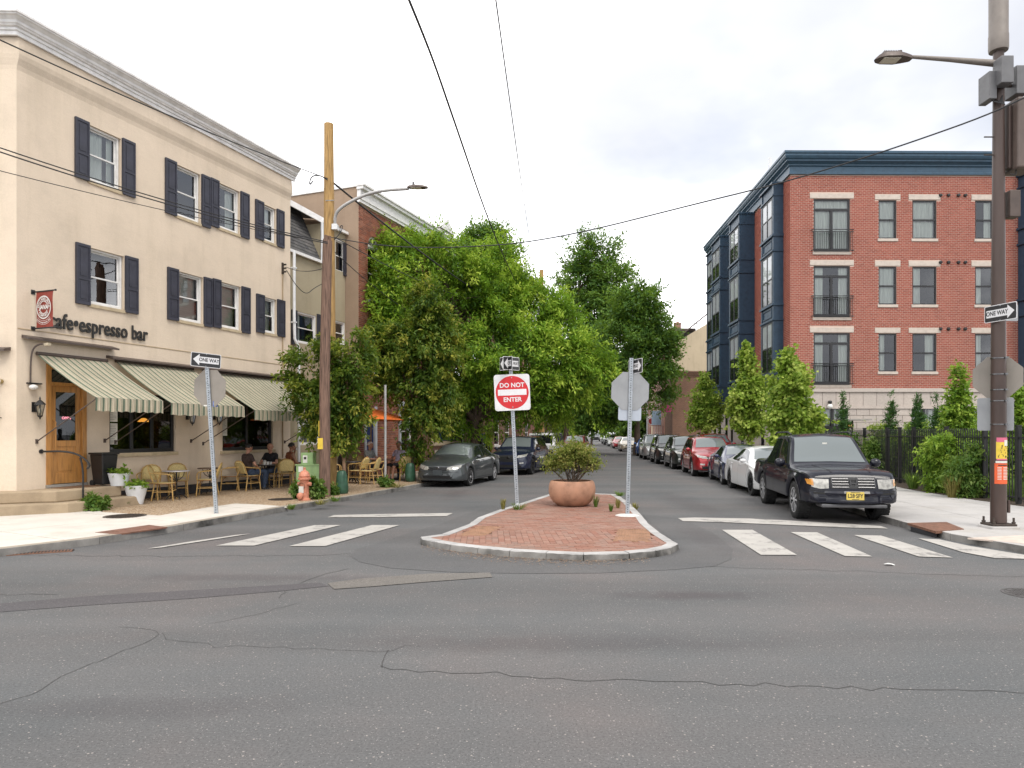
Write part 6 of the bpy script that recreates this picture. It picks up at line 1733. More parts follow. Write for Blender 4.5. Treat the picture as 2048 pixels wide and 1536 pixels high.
tree("ash_tree", "big bright green ash tree spreading over the street behind the do-not-enter sign", "tree", b3, 33.0,
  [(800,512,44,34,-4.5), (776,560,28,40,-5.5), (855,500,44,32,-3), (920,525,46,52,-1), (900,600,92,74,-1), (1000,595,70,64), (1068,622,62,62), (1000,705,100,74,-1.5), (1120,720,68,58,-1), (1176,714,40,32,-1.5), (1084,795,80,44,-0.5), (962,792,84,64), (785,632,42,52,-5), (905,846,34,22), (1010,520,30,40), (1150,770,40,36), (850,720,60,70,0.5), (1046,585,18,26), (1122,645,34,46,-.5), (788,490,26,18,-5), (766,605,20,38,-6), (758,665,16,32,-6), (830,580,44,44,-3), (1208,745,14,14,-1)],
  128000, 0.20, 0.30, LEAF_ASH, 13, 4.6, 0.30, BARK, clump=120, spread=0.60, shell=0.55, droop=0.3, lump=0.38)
b4 = ((975-CX)*47/F, 47.0, PAV)
tree("zelkova_tree", "dark tree top showing above the bright ash tree", "tree", b4, 47.0,
  [(970,480,30,30), (940,505,24,34), (1002,500,22,36), (1020,570,34,50), (960,560,60,60), (985,465,16,18), (955,462,14,14)],
  20000, 0.26, 0.40, LEAF_DARK, 14, 7.0, 0.25, BARK, clump=30, spread=0.6, shell=0.4)
b5 = ((1175-CX)*66/F, 66.0, PAV)
b5 = (8.2, 66.0, PAV)
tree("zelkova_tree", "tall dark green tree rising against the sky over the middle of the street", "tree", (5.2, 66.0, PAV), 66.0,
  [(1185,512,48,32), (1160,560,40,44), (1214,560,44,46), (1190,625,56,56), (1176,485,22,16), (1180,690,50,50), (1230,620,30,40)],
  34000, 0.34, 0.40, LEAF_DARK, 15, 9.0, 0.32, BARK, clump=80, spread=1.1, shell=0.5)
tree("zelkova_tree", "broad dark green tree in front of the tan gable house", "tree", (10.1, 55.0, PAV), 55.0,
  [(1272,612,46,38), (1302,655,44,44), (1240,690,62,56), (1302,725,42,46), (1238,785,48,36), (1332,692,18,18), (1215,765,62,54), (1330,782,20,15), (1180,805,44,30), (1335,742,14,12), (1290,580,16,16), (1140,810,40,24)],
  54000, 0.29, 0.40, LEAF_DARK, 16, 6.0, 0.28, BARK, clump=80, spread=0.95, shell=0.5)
far = [(1183,838,34,24,100,LEAF_DARK,"dark round tree at the far end of the street"), (1232,832,38,30,92,LEAF_ASH,"bright far tree behind the octagonal sign back on the island"), (1150,846,24,20,104,LEAF_ASH,"small yellowish tree far off above the beige sedan"),
  (1268,852,26,24,86,LEAF_DARK,"dark tree in front of the cream garage far right"), (1090,846,34,26,84,LEAF_DARK,"dark far tree above the white jeep"), (1120,830,30,34,110,LEAF_MAPLE,"reddish green far tree between the ash and the street's end"), (1205,824,40,30,140,LEAF_DARK,"most distant tree closing the street")]
for i, (px, py, rx_, ry_, Y, m, lab) in enumerate(far):
 b = ((px-CX)*Y/F, Y, PAV)
 tree("street_tree", lab, "tree", b, Y, [(px,py,rx_*.8,ry_*.8), (px-rx_*.5,py+ry_*.3,rx_*.55,ry_*.5), (px+rx_*.5,py+ry_*.2,rx_*.55,ry_*.55), (px,py-ry_*.5,rx_*.5,ry_*.4)], 4500, 0.5, 0.5, m, 40+i, 2.5, 0.16, BARK, "trees far down the street", clump=24, spread=0.9, shell=0.4)
for i, (px, Y, specs, lab) in enumerate([
 (1413, 38.5, [(1411,808,27,32), (1410,770,14,18), (1412,842,32,18), (1393,825,14,18), (1432,818,13,18), (1409,755,6,8)], "smallest young plane tree by the navy bays"),
 (1498, 29.6, [(1497,790,28,46), (1492,725,13,26), (1499,848,32,22), (1476,806,13,32), (1518,785,10,28), (1492,696,5,9)], "middle young plane tree behind the white sedan"),
 (1582, 24.5, [(1584,785,32,48), (1578,732,17,24), (1590,845,40,28), (1562,872,18,10), (1618,838,14,20), (1556,830,13,26), (1577,710,6,8)], "nearest young plane tree behind the black pickup")]):
 b = ((px-CX)*Y/F, Y, PAV)
 tree("plane_tree", lab, "tree", b, Y, specs, [9000, 13000, 17000][i], 0.135, 0.8, LEAF_PLANE, 60+i, 3.2, 0.06, BARK_L, "young plane trees on the right pavement", clump=13, spread=0.22, shell=0.12, droop=0.3, lump=0.5, up=0.5)
def shrub(name, label, cat, base, lobes, n, size, aspect, m, seed, stems=8, group=None, sr=0.012, **kw):
 t = thing(name, label, cat, base, 0, group); rg = random.Random(seed); mb = MB()
 for k in range(stems):
  lo = rg.choice(lobes); e = (lo[0]+rg.uniform(-.6, .6)*lo[3], lo[1]+rg.uniform(-.6, .6)*lo[4], lo[2]+rg.uniform(-.2, .6)*lo[5])
  a = (rg.uniform(-.1, .1), rg.uniform(-.1, .1), -0.02)
  mb.tube(smooth_line([a, ((a[0]*1.6+e[0]*.4), (a[1]*1.6+e[1]*.4), e[2]*0.5), e], 1), [sr, sr*.9, sr*.7, sr*.5, sr*.3][:5] if False else sr*0.7, 5)
 mb.build("stems", BARK, t)
 place("foliage", leaf_mesh("foliage", lobes, n, size, aspect, m, seed, **kw), t)
 return t
# columns and hedge behind the fence
def at(px, Y): return ((px-CX)*Y/F, Y, PAV)
for i, (px, Y, top, w, lab) in enumerate([(1686, 28.6, 797, 11, "slim juniper by the globe lamp, leftmost behind the fence"), (1783, 26.0, 798, 10, "slim juniper between the first two base windows"), (1834, 24.5, 798, 10, "slim leaning juniper before the wide base window"), (1875, 23.5, 803, 10, "slim juniper just left of the bright pointed hornbeam")]):
 b = at(px, Y); k = Y/F; zt = EYE+(HOR-top)*k-PAV
 lo = [(0, 0, zt*f, w*k*g, w*k*g, zt*0.2) for f, g in ((0.25, 1.25), (0.5, 1.3), (0.72, 0.95), (0.88, 0.5))]
 shrub("juniper", lab, "shrub", b, lo, 3600, 0.12, 0.25, LEAF_JUN, 80+i, 3, "slim junipers behind the fence", clump=18, spread=0.1, shell=0.3, droop=-0.5, up=0.2)
b = at(1917, 21.0); k = 21/F
shrub("hornbeam", "bright pointed hornbeam rising above the fence left of the brown pole", "shrub", b, [(0,0,(HOR-750)*k+1.73,8*k,8*k,18*k), (0,0,(HOR-790)*k+1.73,16*k,16*k,26*k), (0,0,(HOR-835)*k+1.73,25*k,25*k,34*k), (0,0,(HOR-880)*k+1.73,30*k,30*k,40*k), (0,0,0.8,30*k,30*k,0.6)], 9000, 0.13, 0.5, LEAF_HEDGE, 90, 5, None, clump=16, spread=0.16, shell=0.4, droop=0.3)
b = at(2047, 18.5); k = 18.5/F
shrub("hornbeam", "bright hornbeam cut off by the right edge of the frame", "shrub", b, [(0,0,(HOR-800)*k+1.73,14*k,14*k,22*k), (0,0,(HOR-840)*k+1.73,22*k,22*k,34*k), (0,0,(HOR-900)*k+1.73,30*k,30*k,50*k)], 5500, 0.13, 0.5, LEAF_HEDGE, 91, 5, None, clump=16, spread=0.16, shell=0.4, droop=0.3)
sh = [  # px, depth, lobes(px offsets in m)
 (1748, 25.2, 1.15, 0.6, LEAF_WEED, "leafy shrub pushing through the fence beside the pickup's mirror", 5200),
 (1800, 25.4, 1.25, 0.7, LEAF_HEDGE, "light green shrub behind the fence, left of its gate posts", 4200),
 (1850, 23.6, 1.3, 0.8, LEAF_WEED, "tall green shrub behind the fence's middle", 5200),
 (1893, 19.6, 1.3, 0.75, LEAF_HEDGE, "bamboo-like shrub spilling in front of the fence under the hornbeam", 6500),
 (1942, 18.3, 1.1, 0.7, LEAF_WEED, "drooping shrub in front of the fence beside the brown pole", 6000),
 (1988, 20.4, 1.3, 0.8, LEAF_WEED, "dense shrub behind the fence and the brown pole", 5200),
 (2040, 18.4, 1.2, 0.8, LEAF_HEDGE, "dense shrub behind the fence right of the brown pole", 5200),
 (1715, 27.2, 1.3, 0.9, LEAF_DARK, "dark shrub behind the fence near the porch lantern", 4500),
 (1770, 26.4, 1.35, 0.8, LEAF_HEDGE, "yellow-green shrub showing over the fence below the pink panels", 4200),
 (1872, 23.6, 1.5, 0.8, LEAF_HEDGE, "bright shrub behind the fence just left of the pointed hornbeam", 5200),
 (1760, 28.6, 1.7, 0.9, LEAF_PLANE, "yellowish shrub by the apartment wall behind the fence's far half", 4200),
 (1820, 27.0, 1.6, 0.9, LEAF_HEDGE, "bright shrub before the wide base window", 4200),
 (1925, 21.2, 1.75, 0.7, LEAF_WEED, "tall shrub between the pointed hornbeam and the brown pole, behind the fence", 5000),
 (1965, 20.2, 1.65, 0.7, LEAF_HEDGE, "bright shrub behind the fence right beside the brown pole's signs", 5000),
 (1850, 25.2, 1.7, 0.9, LEAF_HEDGE, "pale shrub under the second slim juniper pair", 4600),
 (2015, 19.6, 1.7, 0.7, LEAF_HEDGE, "bright shrub just right of the brown pole behind the fence", 4800)]
for i, (px, Y, h, w, m, lab, n) in enumerate(sh):
 b = at(px, Y); rg = random.Random(i)
 lo = [(rg.uniform(-.5, .5)*w, rg.uniform(-.2, .2), h*f, w*0.45, 0.28, h*0.26) for f in (0.25, 0.45, 0.65, 0.85, 1.05)]
 shrub("shrub", lab, "shrub", b, lo, n, 0.12, 0.36, m, 100+i, 8, "shrubs along the black fence", clump=14, spread=0.2, shell=0.3, droop=0.5, lump=0.3)
# rose bush in the terracotta bowl
bp = gp(1144, 1011, IZ)
t = thing("planter_bowl", "large round terracotta planter bowl on the brick island", "planter", (*bp, IZ), 0)
MB().lathe([(0.0, 0.0), (0.30, 0.0), (0.36, 0.02), (0.46, 0.10), (0.535, 0.22), (0.56, 0.34), (0.555, 0.46), (0.53, 0.56), (0.50, 0.60), (0.455, 0.60), (0.45, 0.56), (0.44, 0.5)], 48).build("bowl", TERRA, t, smooth=50)
MB().lathe([(0.0, 0.52), (0.2, 0.53), (0.45, 0.5)], 24).build("soil", SOIL, t)
lo = [(-0.05,0,0.60,0.44,0.4,0.26), (-0.36,0.05,0.54,0.28,0.28,0.2), (0.36,0,0.55,0.30,0.28,0.22), (0.02,0.1,0.82,0.24,0.26,0.15), (-0.24,-0.1,0.80,0.2,0.22,0.14), (0.22,-0.15,0.78,0.22,0.22,0.15), (0.58,0,0.50,0.12,0.18,0.13), (-0.56,0,0.42,0.1,0.15,0.1), (0.1,-.1,.93,.12,.12,.08)]
rs = shrub("rose_bush", "bushy rose with reddish stems growing in the terracotta bowl", "shrub", (bp[0], bp[1], IZ+0.53), lo, 8200, 0.056, 0.5, LEAF_ROSE, 120, 40, None, 0.012, clump=12, spread=0.10, shell=0.25, droop=0.0, lump=0.45)
# weeds and tufts
def tuft(name, label, x, y, z, h, w, n, m, seed, blade=False, group=None):
 rg = random.Random(seed)
 if blade:
  mb = MB()
  for k in range(n):
   a = rg.uniform(0, 6.28); r_ = rg.uniform(0, w*.35); l = h*rg.uniform(.5, 1.1); bx, by = r_*math.cos(a), r_*math.sin(a); ex, ey = bx+w*math.cos(a)*rg.uniform(.2, 1), by+w*math.sin(a)*rg.uniform(.2, 1)
   ww = 0.006+0.004*rg.random(); px_, py_ = -math.sin(a)*ww, math.cos(a)*ww
   mb.add([(bx-px_, by-py_, 0), (bx+px_, by+py_, 0), ((bx+ex)/2+px_*.8, (by+ey)/2+py_*.8, l*.75), ((bx+ex)/2-px_*.8, (by+ey)/2-py_*.8, l*.75), (ex, ey, l)], [(0,1,2,3), (3,2,4)])
  o = mb.build(name, m, None, loc=(x, y, z))
  a_ = o.data.attributes.new("tint", 'FLOAT', 'FACE'); a_.data.foreach_set("value", [rg.uniform(.2, .9) for _ in o.data.polygons])
 else:
  lo = [(0, 0, h*.45, w, w, h*.4), (w*.4, 0, h*.3, w*.7, w*.7, h*.3), (-w*.4, 0, h*.6, w*.6, w*.6, h*.35)]
  o = place(name, leaf_mesh(name, lo, n, min(0.09, h*0.3), 0.6, m, seed, clump=10, spread=0.07, shell=0.3, droop=0.3), None, (x, y, z))
 return tag(o, label, "weed", group)
tuft("weed_clump", "leafy green weed at the foot of the cafe steps", *gp(192, 1020, PAV), PAV, 0.36, 0.24, 1400, LEAF_WEED, 1)
tuft("weed_clump", "leafy weed between the orange hydrant and the old wooden pole", *gp(632, 998, PAV), PAV, 0.62, 0.2, 1500, LEAF_WEED, 2)
tuft("weed_clump", "weed at the foot of the new yellow pole", *gp(664, 990, PAV), PAV, 0.32, 0.13, 600, LEAF_WEED, 3)
tuft("weed_clump", "small weed at the left foot of the orange hydrant", *gp(594, 997, PAV), PAV, 0.4, 0.12, 600, LEAF_WEED, 4)
tuft("weed_clump", "weed at the foot of the thin grey post by the orange parasol", *gp(772, 974, PAV), PAV, 0.3, 0.2, 700, LEAF_WEED, 5)
for i, (px, py, h, w, lab) in enumerate([(582, 1019, .14, .18, "dry grass tuft at the pale pavement's far end"), (640, 1009, .14, .35, "grass along the kerb below the hydrant"), (670, 1003, .14, .3, "grass along the kerb below the wooden poles"), (795, 975, .16, .5, "grass strip along the kerb before the sedan"),
           (1036, 1019, .16, .3, "grass around the do-not-enter post on the island"), (1006, 1019, .26, .1, "tall weed on the island kerb left of the do-not-enter post"), (1192, 1014, .3, .12, "weed beside the terracotta bowl"), (1236, 1016, .22, .1, "weed between the bowl and the island's stop sign"),
           (1222, 1023, .18, .08, "thin brown weed on the island bricks"), (1270, 1022, .2, .14, "weed on the island's right kerb"), (1240, 992, .14, .3, "grass at the island's back right corner"), (1175, 989, .12, .3, "grass at the island's back edge behind the bowl"), (250, 1012, .12, .14, "small grass tuft by the second white pot")]):
 z = IZ if 1000 < px < 1300 else PAV
 if px == 1270: z = 0.0
 tuft("grass_tuft", lab, *gp(px, py, z), z, h, w, 60, LEAF_WEED if i % 2 == 0 else STRAW, 20+i, True)
for i, (px, py, h, w, lab) in enumerate([(1826, 978, .5, .35, "tall grass clump at the fence foot, nearest the pickup"), (1905, 995, .6, .35, "dry grass clump at the fence foot under the hornbeam"), (2030, 1003, .6, .4, "green grass clump at the fence foot right of the brown pole"), (1870, 984, .35, .5, "low flowering weeds along the fence foot")]):
 tuft("grass_clump", lab, *gp(px, py, PAV), PAV, h, w, 220, LEAF_WEED if i != 1 else STRAW, 50+i, True)
# soil bed under the fence
bed = [gp(1755, 966, PAV), gp(1830, 981, PAV), gp(1950, 1000, PAV), gp(2070, 1016, PAV), gp(2200, 1040, PAV), (26, 17.5), (26, 30.9), (14.1, 30.9), (13.5, 26)]
struct(MB().prism(bed, 0.05, PAV+0.012).build("garden_soil", SOIL))
rgx = np.random.default_rng(5)
lo = [(13.2+0.9*i*0.6, 17.5+i*1.1*0.9, 0.18, 0.9, 0.7, 0.16) for i in range(12)]
lo += [(15.5+rgx.uniform(0, 6), 18+rgx.uniform(0, 11), 0.25, 1.6, 1.4, 0.25) for i in range(16)]
struct(place("ground_cover", leaf_mesh("ground_cover", lo, 9000, 0.16, 0.5, LEAF_WEED, 77, clump=12, spread=0.3, shell=0.2)), "stuff")
# ------------------------------------------------------------------ vehicles
def pch(pts, x):
 xs = np.array([p[0] for p in pts], float); ys = np.array([p[1] for p in pts], float)
 h = np.diff(xs); d = np.diff(ys)/h; m = np.zeros(len(xs))
 m[0], m[-1] = d[0], d[-1]
 for i in range(1, len(xs)-1):
  if d[i-1]*d[i] > 0:
   w1, w2 = 2*h[i]+h[i-1], h[i]+2*h[i-1]; m[i] = (w1+w2)/(w1/d[i-1]+w2/d[i])
 x = np.clip(x, xs[0], xs[-1]); i = np.clip(np.searchsorted(xs, x)-1, 0, len(h)-1); t = (x-xs[i])/h[i]
 return (2*t**3-3*t**2+1)*ys[i]+(t**3-2*t**2+t)*h[i]*m[i]+(-2*t**3+3*t**2)*ys[i+1]+(t**3-t**2)*h[i]*m[i+1]
def wheel_meshes(r, w, style, rim_m, hub_m=None):
 t = MB().lathe([(r*0.66, -w/2+0.01), (r*0.70, -w/2), (r*0.93, -w/2), (r*0.985, -w/2+0.025), (r, -w/4), (r, w/4), (r*0.985, w/2-0.025), (r*0.93, w/2), (r*0.70, w/2), (r*0.66, w/2-0.02)], 28, axis='y')
 if style == 'truck':
  for k in range(36):
   a = 2*math.pi*k/36
   for s, o in ((-1, 0), (1, .5)):
    aa = a + o*2*math.pi/36; t.obox((r*1.002*math.cos(aa), s*w*0.27, r*1.002*math.sin(aa)), (0.012, w*0.4, r*0.10), (0, -aa, 0))
 rim = MB(); R_ = r*0.68; f = -w/2+0.012     # outer face towards -y
 rim.lathe([(R_, f-0.004), (R_*0.93, f), (R_*0.9, f+0.06), (R_*0.3, f+0.08), (0, f+0.08)], 28, axis='y', mi=1)
 rim.lathe([(R_*1.0, f+0.004), (R_*1.0, f-0.008), (R_*0.92, f-0.004)], 28, axis='y', mi=0)
 n = {'ten': 10, 'five': 5, 'truck': 5, 'cover': 7, 'multi': 14}[style]
 for k in range(n):
  a = 2*math.pi*k/n+0.3; wd = {'ten': .055, 'five': .10, 'truck': .13, 'cover': .14, 'multi': .03}[style]*r/0.33
  da = wd/R_*0.45
  p = lambda rr, aa, y: (rr*math.cos(aa), y, rr*math.sin(aa))
  if style in ('five', 'truck'):
   for s in (-1, 1):
    rim.add([p(R_*.2, a+s*da*1.6, f-0.004), p(R_*.2, a+s*da*.3, f-0.004), p(R_*.95, a+s*da*1.15+s*.09, f-0.006), p(R_*.95, a+s*da*.15+s*.09, f-0.006), p(R_*.2, a+s*da*1.6, f+.05), p(R_*.2, a+s*da*.3, f+.05), p(R_*.95, a+s*da*1.15+s*.09, f+.05), p(R_*.95, a+s*da*.15+s*.09, f+.05)],
      [(0,1,3,2), (2,3,1,0), (0,2,6,4), (4,6,2,0), (1,5,7,3), (3,7,5,1)], 0)
  else:
   rim.add([p(R_*.15, a-da*1.5, f), p(R_*.15, a+da*1.5, f), p(R_*.95, a-da, f-.004), p(R_*.95, a+da, f-.004), p(R_*.15, a-da*1.5, f+.05), p(R_*.15, a+da*1.5, f+.05), p(R_*.95, a-da, f+.05), p(R_*.95, a+da, f+.05)],
     [(0,1,3,2), (2,3,1,0), (0,2,6,4), (4,6,2,0), (1,5,7,3), (3,7,5,1)], 0)
 rim.lathe([(R_*.22, f+.01), (R_*.2, f-.008), (R_*.12, f-.012), (0, f-.012)], 14, axis='y', mi=0)
 return t.mesh("wheel", RUBBER, 50), rim.mesh("rim", [rim_m, ALLOY_DK])
class Car:
 def __init__(s, sp):
  s.sp = sp; L, W = sp['L'], sp['W']
  s.root = thing(sp['name'], sp['label'], sp['cat'])
  xr = []
  for xw in sp['axles']:
   for a in np.linspace(0, math.pi, 17): xr.append(xw+sp['arch']*math.cos(a))
   xr += [xw+sp['arch']+.012, xw-sp['arch']-.012]
  st = list(np.linspace(-L/2, L/2, 64)) + xr + [L/2*k for k in (-.995, -.985, -.97, -.95, .95, .97, .985, .995)]
  st += [p[0] for p in sp['top']]
  st = sorted(set(round(float(x), 4) for x in st if -L/2 <= x <= L/2))
  X = [st[0]]
  for x in st[1:]:
   if x-X[-1] > 0.006: X.append(x)
  X[-1] = L/2
  X = np.array(X)
  zt = pch(sp['top'], X); zb = pch(sp['belt'], X); wb = pch(sp['wbelt'], X); wm = pch(sp['wmax'], X); wr = pch(sp['wroof'], X); cr = pch(sp['crown'], X)
  z0 = pch(sp['sill'], X)
  for xw in sp['axles']:
   d = sp['arch']**2-(X-xw)**2
   z0 = np.where(d > 0, np.maximum(z0, sp['zw']+np.sqrt(np.maximum(d, 0))), z0)
  zb = np.minimum(zb, zt-0.015)
  rows = []
  for i in range(len(X)):
   a = z0[i]; lip = min(0.05, (zb[i]-a)*.3)
   P3 = (wb[i], zb[i]); P5 = (min(wr[i], wb[i]-.01), zt[i]-cr[i])
   lerp = lambda p, q, t: (p[0]+(q[0]-p[0])*t, p[1]+(q[1]-p[1])*t)
   tum = sp.get('tumble', 0.02)
   mid = a+(zb[i]-a)*0.55
   r = [(wm[i]-.05, a), (wm[i]-.012, a+lip*.4), (wm[i], a+lip), (wm[i]+0.004, a+(zb[i]-a)*.35), (wm[i]+.002, mid), (wb[i]+tum*.9, a+(zb[i]-a)*.8), (wb[i]+tum*.5, zb[i]-(zb[i]-a)*.06), P3]
   e = lerp(P3, P5, .04); r.append((e[0], e[1]))
   for t in (.25, .5, .75, .93):
    q = lerp(P3, P5, t); r.append((q[0]+0.015*math.sin(math.pi*t), q[1]))
   r.append((P5[0]-.015, P5[1]+cr[i]*.12))
   for t in (.8, .55, .28, 0.0): r.append((P5[0]*t, zt[i]-cr[i]*t*t*.85))
   rows.append(r)
  nr = len(rows[0]); V = []; Fc = []
  for i, x in enumerate(X):
   for (y, z) in rows[i]: V.append((x, y, z))
   for (y, z) in rows[i][-2::-1]: V.append((x, -y, z))
  m = 2*nr-1
  for i in range(len(X)-1):
   for j in range(m-1): Fc.append((i*m+j, i*m+j+1, (i+1)*m+j+1, (i+1)*m+j))
  Fc.append(tuple(range(m))[::-1]); Fc.append(tuple((len(X)-1)*m+j for j in range(m)))
  mb = MB().add(V, Fc)
  s.bvh = BVHTree.FromPolygons([Vector(v) for v in V], Fc)
  s.body = mb.build("body", sp['paint'], s.root, smooth=32)
  # dark underbody and wheel wells
  w = W/2-0.27; zw = sp['zw']
  MB().box(-L/2+.25, L/2-.25, -w, w, pch(sp['sill'], np.array([0.0]))[0]+.0, min(sp['zw']+sp['arch']+0.02, 0.92)).build("underbody", SEAM, s.root)
  tm, rm = wheel_meshes(sp['r'], sp['tw'], sp['rimstyle'], sp['rim'])
  for xw in sp['axles']:
   for sd in (-1, 1):
    wo = place("wheel", tm, s.root, (xw, sd*(W/2-sp['tw']/2-.025), sp['r']), (0, 0, (0 if sd < 0 else math.pi) + (sp.get('steer', 0) if xw > 0 else 0)))
    place("rim", rm, wo)
 def cast(s, o, d):
  h = s.bvh.ray_cast(Vector(o), Vector(d)); return h
 def patch(s, name, lo, hi, plane, m, n=10, k=6, off=0.006, parent=None, side=1, smooth=60):
  """strip between two polylines, laid on the body by casting rays. plane: 'side' (x,z), 'front'/'rear' (y,z), 'top' (x,y)"""
  lo = resample(lo, 1e9) if len(lo) < 2 else lo
  def rs(l):
   ds = [0]
   for i in range(1, len(l)): ds.append(ds[-1]+math.dist(l[i], l[i-1]))
   out_ = []
   for q in range(n+1):
    t = ds[-1]*q/n; i = min(max(j for j in range(len(ds)) if ds[j] <= t+1e-9), len(l)-2); f = (t-ds[i])/((ds[i+1]-ds[i]) or 1)
    out_.append((l[i][0]+(l[i+1][0]-l[i][0])*f, l[i][1]+(l[i+1][1]-l[i][1])*f))
   return out_
  A, B = rs(lo), rs(hi); vs = []
  for j in range(k+1):
   for i in range(n+1):
    a = A[i][0]+(B[i][0]-A[i][0])*j/k; b = A[i][1]+(B[i][1]-A[i][1])*j/k
    if plane == 'side': o, d = (a, 3*side, b), (0, -side, 0)
    elif plane == 'front': o, d = (6, a, b), (-1, 0, 0)
    elif plane == 'rear': o, d = (-6, a, b), (1, 0, 0)
    else: o, d = (a, b, 4), (0, 0, -1)
    h = s.cast(o, d)
    if h[0] is None:
     h2 = s.bvh.find_nearest(Vector(o)+Vector(d)*(3 if plane == 'side' else 6 if plane in ('front', 'rear') else 3))
     p, nn = h2[0], h2[1]
    else: p, nn = h[0], h[1]
    if nn.dot(Vector(d)) > 0: nn = -nn
    vs.append(p+nn*off)
  fs = []
  for j in range(k):
   for i in range(n):
    q = (j*(n+1)+i, j*(n+1)+i+1, (j+1)*(n+1)+i+1, (j+1)*(n+1)+i); fs.append(q)
  mb = MB().add(vs, fs)
  return mb.build(name, m, parent or s.root, smooth=smooth)
 def both(s, name, lo, hi, m, **kw):
  return [s.patch(name, lo, hi, 'side', m, side=sd, **kw) for sd in (-1, 1)]
 def mirror2(s, name, lo, hi, plane, m, **kw):
  r = []
  for sd in (-1, 1): r.append(s.patch(name, [(sd*p[0], p[1]) for p in lo], [(sd*p[0], p[1]) for p in hi], plane, m, **kw))
  return r
 def hit(s, y, z, front=True):
  h = s.cast((6 if front else -6, y, z), (-1 if front else 1, 0, 0)); return h[0] if h[0] else Vector(((s.sp['L']/2) * (1 if front else -1), y, z))
 def mirrors(s, x, z, w=0.10, sz=(0.16, 0.2, 0.14), m=None):
  for sd in (-1, 1):
   h = s.cast((x, 3*sd, z), (0, -sd, 0)); y = h[0].y if h[0] else sd*s.sp['W']/2
   mb = MB().sphere((x-.02, y+sd*(w+.05), z+.05), 0.5, 12, 8, sz); mb.bar((x, y-sd*.02, z), (x-.01, y+sd*.06, z+.03), .05, .04)
   o = mb.build("wing_mirror", m or s.sp['paint'], s.root, smooth=True)
 def handles(s, xs, z, m=None):
  for sd in (-1, 1):
   for x in xs:
    h = s.cast((x, 3*sd, z), (0, -sd, 0))
    if h[0]: MB().box(x-.09, x+.09, h[0].y-.012 if sd > 0 else h[0].y-.03, h[0].y+.03 if sd > 0 else h[0].y+.012, z-.012, z+.014).build("door_handle", m or s.sp['paint'], s.root, bevel=.008)
 def seams(s, xs, z0, z1, slant=0.0):
  for x in xs: s.both("door_seam", [(x, z0), (x, z0+1e-3), (x+.008, z0)][:1]+[(x, z1)], [(x+.009, z0), (x+.009+slant*0, z1)], SEAM, n=10, k=1, off=.003)
 def arches(s, m, w=.05):
  for xw in s.sp['axles']:
   r0 = s.sp['arch']+.004; zc = s.sp['zw']
   a = np.linspace(-.1, math.pi+.1, 19)
   s.both("arch_trim", [(xw+r0*math.cos(t), zc+r0*math.sin(t)) for t in a], [(xw+(r0+w)*math.cos(t), zc+(r0+w)*math.sin(t)) for t in a], m, n=18, k=2, off=.01)
 def plate(s, z, m=PLATE_Y, front=True, text=None, y=0.0):
  p = s.hit(y, z, front); sg = 1 if front else -1
  o = MB().box(p.x-.005 if front else p.x-.03, p.x+.03 if front else p.x+.005, y-.155, y+.155, z-.078, z+.078).build("licence_plate", m, s.root)
  if text:
   t = text_mb(text, 0.105, 0.001, 0.003, 'CENTER', 0, 0.8)
   t.v = [(p.x+.0305+v[2]*.5, y+v[0]*1.05, z-.005+v[1]) for v in t.v]; t.build("lettering", SIGNLET, o)
   MB().box(p.x+.0302, p.x+.0308, y-.09, y+.09, z+.052, z+.066).build("print", SIGNLET, o)
  return o
 def put(s, x, y, heading, z=0.0):
  s.root.location = (x, y, z); s.root.rotation_euler = (0, 0, heading); return s
def sedan_spec(**k):
 L, W, H = k['L'], k['W'], k['H']; h = L/2; hd = k.get('hood', 0.0)
 d = dict(name='parked_car', cat='car', axles=(h-.93, -h+1.05), arch=.365, zw=.325, r=.325, tw=.21, rimstyle='ten', rim=ALLOY,
  top=[(-h, .66), (-h+.05, .86), (-h+.16, .99), (-h+.62, 1.045), (-h+1.35, H-.13), (-h+1.85, H-.025), (-.1, H), (.30, H-.03), (1.22, 1.03+hd), (1.32, 1.0+hd), (h-.55, .89+hd), (h-.22, .79+hd), (h-.09, .71), (h-.025, .58), (h, .44)],
  belt=[(-h, .6), (-h+.2, .90), (-h+.8, .96), (0, .92), (1.1, .89), (h-.6, .80+hd), (h-.2, .66), (h, .42)],
  wbelt=[(-h, .60), (-h+.12, .72), (-h+.45, W/2-.08), (-.6, W/2-.045), (.8, W/2-.045), (h-.6, W/2-.085), (h-.2, W/2-.2), (h-.05, W/2-.33), (h, W/2-.42)],
  wmax=[(-h, .66), (-h+.12, .78), (-h+.45, W/2-.02), (-.6, W/2), (.8, W/2), (h-.6, W/2-.02), (h-.22, W/2-.11), (h-.06, W/2-.24), (h, W/2-.34)],
  wroof=[(-h, .50), (-h+.6, .64), (-h+1.35, .57), (-.3, W/2-.31), (.3, W/2-.32), (1.22, W/2-.2), (h-.4, W/2-.24), (h, .42)],
  crown=[(-h, .03), (-h+.7, .03), (-h+1.6, .075), (.2, .075), (1.25, .05), (h-.3, .06), (h, .04)],
  sill=[(-h, .32), (-h+.3, .26), (-.8, .20), (.8, .20), (h-.3, .22), (h, .24)])
 d.update(k); return d
